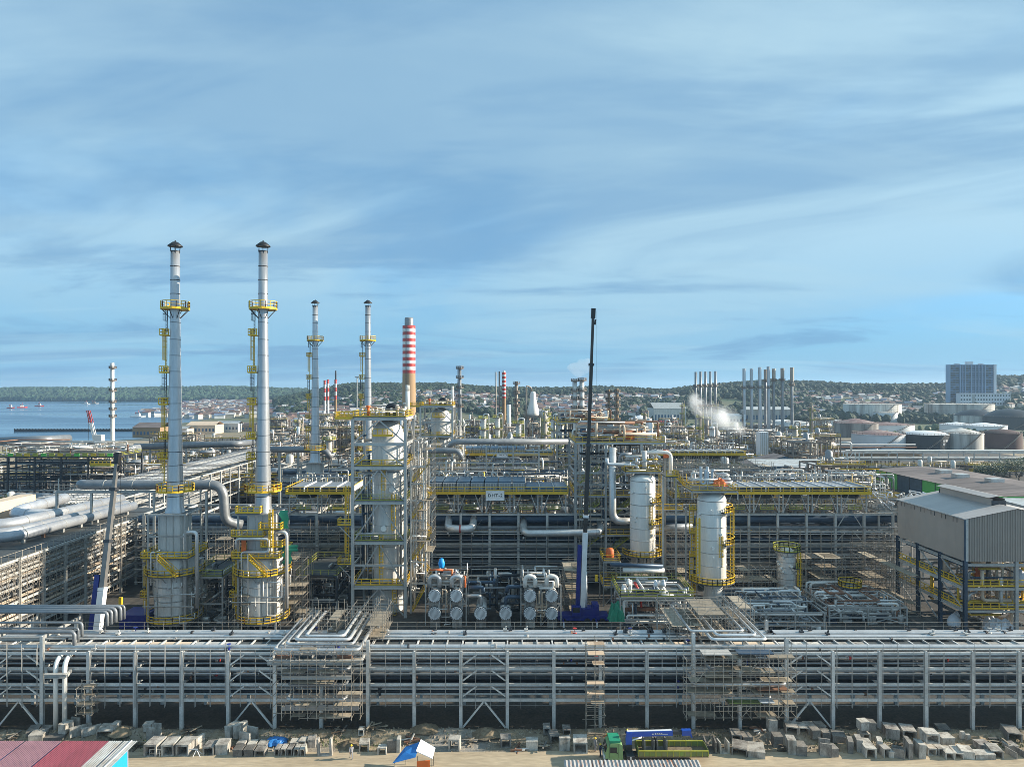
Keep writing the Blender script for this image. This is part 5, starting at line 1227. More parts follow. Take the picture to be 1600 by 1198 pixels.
for (pa, pb, lab) in ((664, 728, 'steel cage round the exchanger stacks next to the framed reactor'), (814, 877, 'steel cage round the exchanger stacks next to the blue crane')):
    T = Thing('exchanger_cage', lab, 'frame', (X((pa+pb)/2, 127), 127, 0))
    frame(T, [X(pa, 127), X((pa+pb)/2, 127), X(pb, 127)], (127.8, 134), [Z(945, 127), Z(915, 127)], .2, (.14, .2), 'steel_light', brace=.5, deck=[Z(915, 127)], seed=pa, railmt='scaffold_tube')
    for k, p_ in enumerate((pa+14, pb-15)):
        xx = X(p_, 127); b = MB(); b.pipe([(xx-.9, 127.5, Z(918, 127)), (xx-.9, 127.5, Z(901, 127)), (xx+1.0, 127.5, Z(901, 127)), (xx+1.0, 127.5, Z(918, 127))], .42, 14, bend=1.0); T.part('crossover_pipe', b, 'vessel_white' if pa > 700 else 'cladding')
    clutter(T, X(pa, 127), X(pb, 127), 126, 133, Z(918, 127), Z(890, 127), 14, pa, ('vessel_white', 'galv', 'cladding', 'orange' if pa < 700 else 'galv'), .07, .22)
    clutter(T, X(pa+20, 127), X(pb-20, 127), 126, 127.5, .5, Z(918, 127), 10, pa+1, ('galv', 'cream', 'steel_light'), .06, .14)
T = Thing('exchanger_piping', 'grey elbowed pipes between the two exchanger stacks', 'pipes', (X(770, 130), 130, 0))
for (a, c, za, zc, m_) in ((729, 752, 930, 945, 'cladding'), (790, 812, 932, 944, 'pipe_blue'), (733, 755, 917, 925, 'pipe_blue'), (792, 815, 916, 925, 'pipe_blue')):
    b = MB(); b.pipe([(X(a, 128), 128, Z(za, 128)), (X(c, 128), 128, Z(za, 128)), (X(c, 128), 128, Z(zc, 128))] if a < 770 else [(X(c, 128), 128, Z(za, 128)), (X(a, 128), 128, Z(za, 128)), (X(a, 128), 128, Z(zc, 128))], .36, 14, bend=1.0); T.part('pipe', b, m_)
clutter(T, X(728, 130), X(814, 130), 128.5, 136, 1, 9, 26, 8, ('pipe_blue', 'pipe_dark', 'galv', 'cladding_dull'), .1, .36)
b = MB(); b.tube((X(774, 131), 131, Z(912, 131)), (X(774, 131), 131, Z(888, 131)), .32, 12); T.part('pipe', b, 'galv')
b = MB(); b.lathe([(.5, 0), (.65, .8), (.4, 1.6), (0, 1.8)], 10, (X(690, 128), 128, Z(886, 128))); solid('wrapped_valve', b, 'bright_blue', 'valve wrapped in bright blue sheet above the exchangers', 'valve', loc=(X(690, 128), 128, Z(886, 128)))

# ------------------------------------------------------------------ mobile cranes
def mobile_crane(label, base, tip, seed, bodyvis=True, scale=1.0):
    T = Thing('mobile_crane', label, 'crane', base, group='blue mobile cranes with raised booms')
    bx, by, bz = base; B = Vector((bx+.6, by, 2.6)); Tp = Vector(tip); dv = (Tp-B).normalized()
    b = MB(); b.box(bx-5, by-1.4, .7, bx+5.4, by+1.4, 1.6); T.part('carrier', b, 'crane_blue')
    b = MB(); b.box(bx-6.6, by-1.3, .7, bx-5, by+1.3, 2.6); cb = T.part('cab', b, 'crane_blue'); b = MB(); b.box(bx-6.3, by-1.34, 1.7, bx-5.4, by-1.28, 2.4); T.part('window', b, 'glass', cb)
    for wx in (-4.6, -3.2, 1.4, 2.8, 4.2):
        for s in (by-1.45, by+1.1): b = MB(); b.tube((bx+wx, s, .6), (bx+wx, s+.35, .6), .6, 14); T.part('wheel', b, 'rubber')
    for s in (-3.2, 3.0):
        for e in (-1, 1): T.seg('outrigger', (bx+s, by+e*1.3, .9), (bx+s, by+e*3.2, .9), .3, .3, 'crane_blue', 'box'); T.seg('outrigger_foot', (bx+s, by+e*3.2, 0), (bx+s, by+e*3.2, .9), .3, .3, 'white', 'box')
    b = MB(); b.box(bx-1.2, by-1.25, 1.6, bx+3.6, by+1.25, 2.9); b.box(bx+2.4, by-1.2, 2.9, bx+3.6, by+1.2, 3.6); T.part('turntable', b, 'crane_blue')
    b = MB(); b.box(bx-1.6, by-1.9, 1.7, bx+.2, by-1.0, 3.5); oc = T.part('operator_cab', b, 'crane_blue'); b = MB(); b.box(bx-1.4, by-1.95, 2.4, bx-.1, by-1.88, 3.3); T.part('window', b, 'glass', oc)
    L = (Tp-B).length; side = Vector((-1, 0, 0)); side = (side - dv*side.dot(dv)).normalized()
    m_ = MB(); m_.bar(B, B+dv*min(14.5, L*.3), .95, 1.1); T.part('boom_base', m_, 'white')
    m_ = MB(); m_.bar(B+dv*.5+side*.95, B+dv*12+side*.95, .75, .9); T.part('boom_cylinder', m_, 'crane_blue')
    m_ = MB(); m_.bar(B+dv*min(14.5, L*.3), B+dv*L*.55, .74, .85); bo = T.part('boom_section', m_, 'boom_dark' if seed == 1 else 'boom_grey')
    m_ = MB(); m_.bar(B+dv*L*.55, B+dv*L*.82, .62, .72); T.part('boom_section', m_, 'boom_dark' if seed == 1 else 'boom_grey')
    m_ = MB(); m_.bar(B+dv*L*.82, Tp, .5, .6); T.part('boom_section', m_, 'boom_dark' if seed == 1 else 'boom_grey')
    for t in (.55, .82, .31): p = B+dv*L*t; m_ = MB(); m_.bar(p-dv*.25, p+dv*.25, 1.0, 1.1); T.part('boom_collar', m_, 'white' if t < .5 else 'steel_dark', bo)
    m_ = MB(); m_.bar(Tp-dv*1.4, Tp+dv*.5, .8, .9); m_.bar(Tp-dv*2.6+Vector((.4, 0, 0)), Tp-dv*1.6+Vector((.5, 0, 0)), .3, .4); T.part('boom_head', m_, 'black')
    m_ = MB(); h = Tp+Vector((.55, -.1, 0)); m_.bar(h, (h.x, h.y, 9), .035); T.part('hoist_rope', m_, 'black'); m_ = MB(); m_.cbox((h.x, h.y, 8.4), .5, .4, 1.2); T.part('hook_block', m_, 'yellow')
    m_ = MB(); m_.tube(B+dv*1+Vector((.7, -.3, -.5)), B+dv*7+Vector((.4, -.3, 0)), .22, 10); T.part('lift_ram', m_, 'white')
    return T
mobile_crane('blue mobile crane with very tall dark telescopic boom beside the exchangers', (X(905, 130), 130, 0), (X(927, 130), 130, Z(486, 130)), 1)
mobile_crane('blue mobile crane with leaning grey boom near the furnace', (X(143, 108), 108, 0), (X(184, 116), 116, Z(712, 116)), 2)

# ------------------------------------------------------------------ white columns
def white_column(label, c, r, z0, z1, skirt, seed, mt_='vessel_white', plats=(), ladder_z=()):
    T = Thing('process_column', label, 'column', (c[0], c[1], 0), group='white process columns')
    b = MB(); b.lathe([(0, z0-.6), (r*.6, z0-.45), (r*.94, z0-.1), (r, z0+.3), (r, z1-.6), (r*.92, z1-.1), (r*.6, z1+.5), (0, z1+.75)], 36, (c[0], c[1], 0)); v = T.part('shell', b, mt_)
    n = 6
    for k in range(n+1):
        z = z0+.6+(z1-z0-1.4)*k/n; b = MB(); b.lathe([(r-.01, z-.06), (r+.07, z-.06), (r+.07, z+.06), (r-.01, z+.06)], 36, (c[0], c[1], 0)); T.part('stiffener_ring', b, 'steel_light' if k % 2 else 'steel', v)
    if skirt[0] == 'skirt':
        b = MB(); b.lathe([(skirt[1], 0), (skirt[1], z0)], 28, (c[0]+skirt[2], c[1], 0)); T.part('skirt', b, 'vessel_grey')
    else:
        for k in range(8): a = 2*pi*k/8; T.seg('leg', (c[0]+r*.85*cos(a), c[1]+r*.85*sin(a), 0), (c[0]+r*.85*cos(a), c[1]+r*.85*sin(a), z0+.2), .4, .4, 'steel_light', 'box')
    for (z, R_, a0, a1, m_) in plats:
        b = MB(); ring_deck(b, c, r+.12, R_, z, .2, 22, a0, a1); pf = T.part('platform', b, 'grating'); b = MB(); b.ringrail((c[0], c[1], z), R_-.06, 1.15, .05, 18, a0, a1, .3); T.part('railing', b, m_, pf)
        b = MB(); q = max(3, int((a1-a0)/.6))
        for k in range(q+1): a = a0+(a1-a0)*k/q; b.bar((c[0]+r*cos(a), c[1]+r*sin(a), z-1.2), (c[0]+(R_-.1)*cos(a), c[1]+(R_-.1)*sin(a), z-.2), .12)
        T.part('bracket', b, 'steel_light', pf)
    for (px_, za, zb) in ladder_z: b = MB(); b.ladder((c[0]+px_, c[1]-r*.75-.4, za), zb, .6, (1, 0), True, r=.05); T.part('ladder', b, 'yellow')
    R = random.Random(seed)
    for k in range(9):
        a = R.uniform(pi*1.05, pi*1.95); z = R.uniform(z0+1, z1-1); b = MB(); b.tube((c[0]+r*.95*cos(a), c[1]+r*.95*sin(a), z), (c[0]+(r+.5)*cos(a), c[1]+(r+.5)*sin(a), z), R.uniform(.15, .35), 10); T.part('nozzle', b, 'vessel_white', v)
    return T
VA = (X(1004, 146), 146); VB = (X(1112, 134), 134)
ca = white_column('fat white column on legs, between the blue crane and the other white column', VA, 2.68, 9.2, 25.6, ('legs',), 1, plats=[(9.3, 4.3, pi, 2*pi+.7, 'yellow'), (16.0, 4.2, -1.3, 1.0, 'yellow'), (20.5, 3.9, -1.2, .8, 'yellow')], ladder_z=[(3.4, 9.4, 17.0), (3.3, 16.2, 21.4), (3.3, 20.6, 26.5), (1.2, 13, 20)])
cb = white_column('fat white column on a round skirt, nearest to the long air cooler', VB, 2.75, 7.0, 23.4, ('skirt', 1.75, .3), 2, plats=[(7.0, 4.4, pi, 2*pi+.8, 'yellow'), (14.5, 4.3, -1.2, .9, 'yellow'), (20.6, 4.0, -1.2, .9, 'yellow')], ladder_z=[(3.2, 7.2, 15.4), (3.2, 14.6, 21.6), (-3.4, 7, 19.5), (1.0, 10, 16)])
T = Thing('column_top_deck', 'yellow railed deck with pipes on top of the white column on legs', 'platform', (VA[0], VA[1], 26))
frame(T, [VA[0]-4, VA[0]+3.6], (144, 151), [26.6], .2, (.16, .3), 'steel', z0=25.2, brace=0, seed=1)
clutter(T, VA[0]-4, VA[0]+3.6, 144.4, 150, 27, 30, 16, 5, ('vessel_white', 'galv', 'cladding', 'yellow'), .07, .25)
b = MB(); b.pipe([(VA[0]-7.6, 146.2, 29.5), (VA[0]-7.6, 146.2, 28.2), (VA[0]-1, 146.2, 28.0), (VA[0]-1, 146.2, 25.8)], .38, 12); T.part('pipe', b, 'cladding')
b = MB(); b.tube((VA[0]+.6, 147, 26), (VA[0]+.6, 147, 31), .55, 14); T.part('pipe', b, 'vessel_grey')
T = Thing('column_top_deck', 'railed deck with an orange sheet and white bends on the skirted white column', 'platform', (VB[0], VB[1], 24))
frame(T, [VB[0]-4.6, VB[0]+4.2], (131.2, 139), [24.5], .2, (.16, .3), 'steel', z0=23.0, brace=0, seed=2)
clutter(T, VB[0]-4, VB[0]+4, 132, 138, 25, 27.6, 14, 6, ('vessel_white', 'galv', 'cladding'), .08, .24)
for k in range(2): b = MB(); x = VB[0]-1.9+k*1.3; b.pipe([(x-.5, 133, 29.2), (x-.5, 133, 25.8), (x+.4, 133, 25.8), (x+.4, 133, 28.4), (x+.9, 133, 28.4)], .3, 12, bend=.7); T.part('pipe', b, 'stack_metal')
tarp('bright orange sheet draped on the deck of the skirted white column', (VB[0]+1.0, 132.6, 25.6), 1.25, 1.2, 1.5, 'orange', 3)
T = Thing('column_bridge', 'yellow sloping walkway from the tall frame down to the skirted white column', 'walkway', (VB[0]-8, 138, 24))
b = MB(); stairs(b, X(1052, 140), 139, 26.8, VB[0]-4.2, 24.8, 1.6); T.part('stair', b, 'yellow'); b = MB(); stairs(b, X(1056, 142), 142.5, 24.5, VB[0]-4.4, 21.5, 1.4); T.part('stair', b, 'yellow_green')
b = MB(); b.box(X(1036, 141), 138, 26.4, X(1054, 141), 143, 26.6); dk = T.part('landing', b, 'grating'); b = MB(); b.rail([(X(1036, 141), 138, 26.6), (X(1054, 141), 138, 26.6)], 1.2, .06, 1, toe=.3); T.part('railing', b, 'yellow', dk)
b = MB(); b.box(VA[0]+2.9, 146.6, 18.2, VB[0]-2.5, 148.2, 18.4); dk = T.part('bridge_deck', b, 'steel_light'); b = MB(); b.rail([(VA[0]+2.9, 146.6, 18.4), (VB[0]-2.5, 146.6, 18.4)], 1.15, .055, 1.6, toe=.3); T.part('railing', b, 'yellow', dk)
for px in (1036, 1056): T.seg('post', (X(px, 141), 141, 0), (X(px, 141), 141, 26.4), .32, .32, 'steel_light', 'box')
T = Thing('ladder_tower', 'yellow caged ladder tower standing against the skirted white column', 'ladder', (X(1082, 136), 136, 0))
for k in range(4):
    b = MB(); b.ladder((X(1083 - (k % 2)*3, 136), 136, 2+k*4.6), 2+k*4.6+5.4, .7, (1, 0), True, r=.06); T.part('ladder', b, 'yellow'); b = MB(); b.box(X(1076, 136), 135.2, 2+k*4.6+4.4, X(1090, 136), 137, 2+k*4.6+4.55); lp = T.part('landing', b, 'grating'); b = MB(); b.rail([(X(1076, 136), 135.2, 2+k*4.6+4.55), (X(1090, 136), 135.2, 2+k*4.6+4.55)], 1.1, .06, .7, toe=.3); T.part('railing', b, 'yellow', lp)
for s in (1074, 1091): T.seg('post', (X(s, 136), 137.2, 0), (X(s, 136), 137.2, 20.6), .28, .28, 'steel_light', 'box')
white_column('small grey vessel with a yellow railed top in front of the tall rack', (X(1229, 142), 142), 1.75, 2.2, 10.6, ('skirt', 1.7, 0), 3, 'vessel_grey', plats=[(10.9, 2.7, 0, 2*pi, 'yellow_green'), (7.6, 2.8, -1.2, 1.2, 'yellow_green')], ladder_z=[(1.9, 2, 10.8)])
white_column('short bluish vessel on a round concrete pad near the big grey shelter', (X(1328, 137), 137), 1.55, .6, 4.6, ('skirt', 1.5, 0), 4, 'pipe_blue', plats=[(4.9, 2.2, 0, 2*pi, 'yellow')])
b = MB(); b.lathe([(4.6, 0), (4.6, .35), (0, .36)], 24, (X(1328, 137), 137, 0)); solid('vessel_pad', b, 'pipe_blue', 'round bluish pad under the short vessel near the grey shelter', 'pad', loc=(X(1328, 137), 137, 0))

# ------------------------------------------------------------------ tall open frame behind the blue crane
def tall_frame():
    T = Thing('process_structure', 'tall open steel frame behind the blue crane with a wide pipe on its flank', 'frame', (X(966, 156), 156, 0), group='tall open frames of the two trains')
    xs = [X(898, 152), X(945, 152), X(1000, 152), X(1036, 152)]
    frame(T, xs, (150.4, 166), [4, 8, 12, 15.5, 18.0, 20.6, 23.2, 25.8, 28.4, 32.3], .5, (.26, .42), 'steel', brace=.12, deck=[12, 20.6, 32.3], seed=5, shape='hbeam', railmt='yellow')
    b = MB(); b.pipe([(X(957, 149.5), 149.5, 31.5), (X(957, 149.5), 149.5, Z(814, 149.5)), (X(990, 149.5), 149.5, Z(814, 149.5))], .82, 18, bend=2.2, seg=6); T.part('overhead_pipe', b, 'cladding')
    b = MB(); b.pipe([(X(1000, 151), 149.8, 30.4), (X(1046, 151), 149.8, 30.4), (X(1046, 151), 149.8, 25.5)], .42, 14, bend=1.2); T.part('overhead_pipe', b, 'vessel_white')
    b = MB(); b.pipe([(X(985, 151), 149.9, 30.0), (X(966, 151), 149.9, 30.0), (X(966, 151), 149.9, 26.6), (X(990, 151), 149.9, 26.2)], .4, 14, bend=1.2); T.part('overhead_pipe', b, 'cladding_dull')
    clutter(T, xs[0], xs[-1], 151, 165, 2, 32, 60, 12, ('cladding_dull', 'pipe_blue', 'pipe_dark', 'galv', 'cladding'), .08, .34)
    clutter(T, xs[0], xs[-1], 151, 165, 32.9, 37.0, 44, 13, ('cladding', 'galv', 'vessel_white', 'cream', 'pipe_rust'), .08, .34)
    for k, (x, h, r, m_) in enumerate(((xs[1]+2, 3.6, .9, 'galv'), (xs[2]-1.5, 2.8, 1.2, 'orange'), (xs[2]+3, 4.4, .8, 'cladding'), (xs[0]+2.5, 3.0, .8, 'pipe_blue'))):
        b = MB(); b.lathe([(r, 32.8), (r, 32.8+h*.8), (r*.6, 32.8+h), (0, 32.8+h)], 16, (x, 157, 0)); T.part('drum', b, m_)
    b = MB(); b.cbox((X(1040, 150.5), 149.9, Z(709, 150)), 1.2, .4, 1.7); T.part('orange_sheet', b, 'orange')
    for k, x in enumerate((xs[0]+3, xs[1]+3)):
        for z in (8, 15.5, 23.2): b = MB(); stairs(b, x-2, 151.6, z+.2, x+2.4, z+3.4); T.part('stair', b, 'yellow_green')
    return train(T)
tall_frame()
T = Thing('overhead_header', 'long pale header pipe crossing above the air coolers', 'pipe', (X(800, 176), 176, 24))
b = MB(); b.pipe([(X(700, 176), 179, Z(711, 176)), (X(704, 176), 176, Z(690, 176)), (X(900, 176), 176, Z(690, 176))], .75, 16, bend=2.2, seg=6); T.part('pipe', b, 'cladding_dull')
b = MB(); b.pipe([(X(628, 174), 174, Z(704, 174)), (X(716, 174), 174, Z(704, 174)), (X(722, 174), 174, Z(716, 174))], .7, 16, bend=2.0, seg=6); T.part('pipe', b, 'cladding_dull')
for px in (678, 760, 802, 842): T.seg('post', (X(px, 175), 175, 0), (X(px, 175), 175, Z(694 if px > 690 else 708, 175)-.6), .4, .4, 'steel_light', 'hbeam')
for a, c, yy in ((678, 842, 723), (760, 842, 708), (678, 842, 737)): T.seg('beam', (X(a, 175), 175, Z(yy, 175)), (X(c, 175), 175, Z(yy, 175)), .25, .35, 'steel_light', 'box')
T.seg('brace', (X(761, 175), 175, Z(728, 175)), (X(781, 175), 175, Z(696, 175)), .2, .2, 'steel_light', 'box'); T.seg('brace', (X(801, 175), 175, Z(724, 175)), (X(781, 175), 175, Z(696, 175)), .2, .2, 'steel_light', 'box')
clutter(T, X(660, 176), X(890, 176), 172, 182, 17, 26, 50, 90, ('galv', 'cladding', 'cladding_dull', 'pipe_blue', 'vessel_white'), .06, .26)

# piping that rises behind and between the air coolers
for (pa, pb, lab, sd) in ((668, 780, 'behind the ribbed headers of the air cooler', 1), (780, 892, 'behind the dark blue fans of the air cooler', 2), (1050, 1180, 'behind the skirted white column', 3), (1180, 1300, 'behind the first half of the long air cooler', 4), (1300, 1400, 'behind the far end of the long air cooler', 5), (455, 548, 'behind the short air cooler', 6)):
    T = Thing('deck_piping', 'thin risers and small pipes ' + lab, 'pipes', (X((pa+pb)/2, 168), 168, 0)); R = random.Random(sd)
    frame(T, [X(pa, 168), X((pa+pb)/2, 168), X(pb, 168)], (166.5, 174), [6, 12, 17.5], .3, (.2, .3), 'steel', seed=sd, brace=.3, deck=[17.5], railmt='yellow')
    clutter(T, X(pa, 168), X(pb, 168), 166, 174, 15, 24, 44, sd+700, ('galv', 'cladding', 'vessel_white', 'cladding_dull', 'yellow', 'pipe_blue'), .05, .2)
    for k in range(14):
        x = R.uniform(X(pa, 168), X(pb, 168)); y = R.uniform(166, 174); h = R.uniform(3, 7.5); b = MB(); b.pipe([(x, y, 17), (x, y, 17+h), (x+.6, y, 17+h), (x+.6, y, 17+h-.9)], .09, 6, bend=.25, seg=2); T.part('riser', b, R.choice(('galv', 'vessel_white', 'steel_light')))

# tube scaffolds left standing among the units
for n, (pa, pb, ya, yb, za, zb_, lab) in enumerate(((648, 700, 176, 184, 4, 30, 'behind the framed reactor and its stair'), (700, 800, 178, 186, 8, 25, 'under the long pale header pipe'), (800, 892, 180, 188, 8, 26, 'beside the long pale header pipe near the tall frame'), (905, 940, 149, 150, 3, 30, 'inside the tall open frame behind the boom'), (1036, 1100, 168, 176, 6, 27, 'behind the gap of the white columns'), (1100, 1200, 182, 190, 4, 24, 'beyond the long air cooler, near end'), (1200, 1330, 186, 194, 3, 20, 'beyond the long air cooler, far end'), (480, 545, 150, 158, 2, 15, 'below the short air cooler'), (330, 372, 146, 151, 1, 14, 'deep between the two near furnaces'), (1140, 1210, 140, 146, 0, 7, 'at the foot of the skirted white column'), (880, 905, 133, 140, 0, 9, 'beside the blue crane base'), (1262, 1310, 142, 148, 0, 9, 'beside the short bluish vessel'), (1340, 1390, 143, 149, 0, 11, 'between the tall rack and the shelter legs'), (1236, 1262, 142, 148, 0, 10, 'beside the small grey vessel'))):
    d_ = (ya+yb)/2; scaffold('thin tube scaffold ' + lab, X(pa, d_), X(pb, d_), ya, yb, za, zb_, dx=2.0, dz=2.1, planks=7, seed=900+n, r=.035, diag=.22, group='tube scaffolds among the units')

# ------------------------------------------------------------------ pump skids and low piping behind the front rack
def skid(label, px0, px1, y0, y1, z1, seed, mats, n=40, rails='yellow_green', col='steel', deck=True):
    T = Thing('piping_skid', label, 'piping', (X((px0+px1)/2, (y0+y1)/2), (y0+y1)/2, 0))
    d = (y0+y1)/2; x0, x1 = X(px0, d), X(px1, d); nx = max(2, int((x1-x0)/5)+1)
    frame(T, [x0+(x1-x0)*i/(nx-1) for i in range(nx)], (y0, y1), [z1*.45, z1], .26, (.18, .28), col, brace=.3, deck=[z1] if deck else [], seed=seed, railmt=rails)
    clutter(T, x0, x1, y0, y1, .4, z1+1.2, n, seed, mats, .07, .3)
    R = random.Random(seed)
    for k in range(int(n/4)):
        x = R.uniform(x0, x1); y = R.uniform(y0, y1); b = MB()
        if R.random() < .5: b.tube((x-.8, y, .9), (x+.8, y, .9), .4, 12); b.box(x-.9, y-.45, .1, x+.9, y+.45, .45)
        else: b.tube((x, y, .2), (x, y, 1.6), .45, 12); b.box(x-.5, y-.5, 0, x+.5, y+.5, .25)
        T.part('pump', b, R.choice(('pipe_blue', 'galv', 'vessel_grey', 'steel_dark')))
    return T
skid('white and blue jumble of valves and pipes between blue crane and white columns', 962, 1072, 122, 133, 7.0, 3, ('vessel_white', 'cladding', 'galv', 'pipe_blue', 'vessel_white'), 54)
skid('bluish pump and pipe skid below the small grey vessel', 1132, 1262, 123, 137, 4.0, 4, ('cladding_dull', 'cladding', 'pipe_blue', 'galv', 'vessel_white'), 110, 'pipe_blue', 'steel', False)
skid('dark piping in the gap between the two furnaces', 318, 368, 128, 140, 9.0, 5, ('pipe_dark', 'galv', 'cladding_dull'), 26)
skid('dark piping between the second furnace and the framed reactor', 480, 540, 132, 146, 8, 6, ('pipe_dark', 'steel_dark', 'galv', 'cladding_dull'), 40)
skid('low pale piping in the yard by the grey shelter', 1270, 1385, 128, 142, 3.4, 7, ('galv', 'vessel_white', 'pipe_rust', 'cladding', 'steel_light'), 100, deck=False)
T = Thing('white_transfer_lines', 'white lagged pipes zigzagging down between the crane and white columns', 'pipes', (X(1010, 124), 124, 0))
for (pts, m_, r) in (([(985, 906), (985, 920), (980, 935), (977, 945), (971, 950), (971, 975)], 'white', .34), ([(1028, 908), (1040, 925), (1050, 938), (1062, 944), (1064, 972)], 'white', .4), ([(975, 893), (1040, 893)], 'vessel_white', .4), ([(955, 884), (1038, 887)], 'pipe_blue', .34), ([(993, 912), (1003, 930), (1004, 955)], 'red', .22), ([(975, 955), (1068, 953)], 'pipe_rust', .38)):
    b = MB(); b.pipe([(X(a, 124), 124 + (0 if m_ == 'white' else 1.2), Z(c, 124)) for a, c in pts], r, 12, bend=.8); T.part('pipe', b, m_)
R = random.Random(5)
for k in range(16):
    b = MB(); px, py = R.choice(((978, 925), (982, 940), (1040, 930), (1050, 940), (985, 912), (1030, 910))); b.lathe([(.2, -.5), (.42, -.4), (.42, .1), (.2, .4), (.28, .7), (0, .72)], 10, (X(px, 123.6)+R.uniform(-.8, .8), 123.6+R.uniform(-.5, 1), Z(py, 123.6)+R.uniform(-.6, .6))); T.part('valve', b, R.choice(('white_sheet', 'galv', 'vessel_white')))
tarp('dark green sheet hanging over equipment next to the blue crane', (X(963, 122.5), 122.5, Z(968, 122.5)), 1.4, 1.0, 3.6, 'green_tarp', 8)
b = MB(); b.lathe([(.85, 0), (.9, .4), (.85, 1.5), (.5, 1.9), (0, 1.95)], 16, (X(953, 142), 142, Z(870, 142))); solid('covered_drum', b, 'orange', 'round orange covered drum beside the white column on legs', 'drum', loc=(X(953, 142), 142, Z(870, 142)))
T = Thing('drum_stand', 'dark steel stand below the orange covered drum', 'stand', (X(953, 142), 142, 0)); frame(T, [X(940, 142), X(966, 142)], (139, 145), [4, Z(870, 142)-.3], .26, (.2, .3), 'steel', seed=4)
scaffold('tall tube scaffold between the two white columns', X(1046, 143), X(1074, 143), 141, 146, 0, 15, dx=1.5, dz=1.9, planks=4, seed=71, diag=.2)
scaffold('tube scaffold wrapped round the white column on legs', X(985, 142), X(1030, 142), 141.5, 143, 0, 8.5, dx=1.4, dz=1.7, planks=6, seed=72, diag=.2)
b = MB(); b.box(X(186, 126), 126, 0, X(228, 126), 131, 2.6); o = solid('blue_container', b, 'crane_blue', 'dark blue container in the shade beside the first furnace', 'container', loc=(X(207, 128), 128, 0))

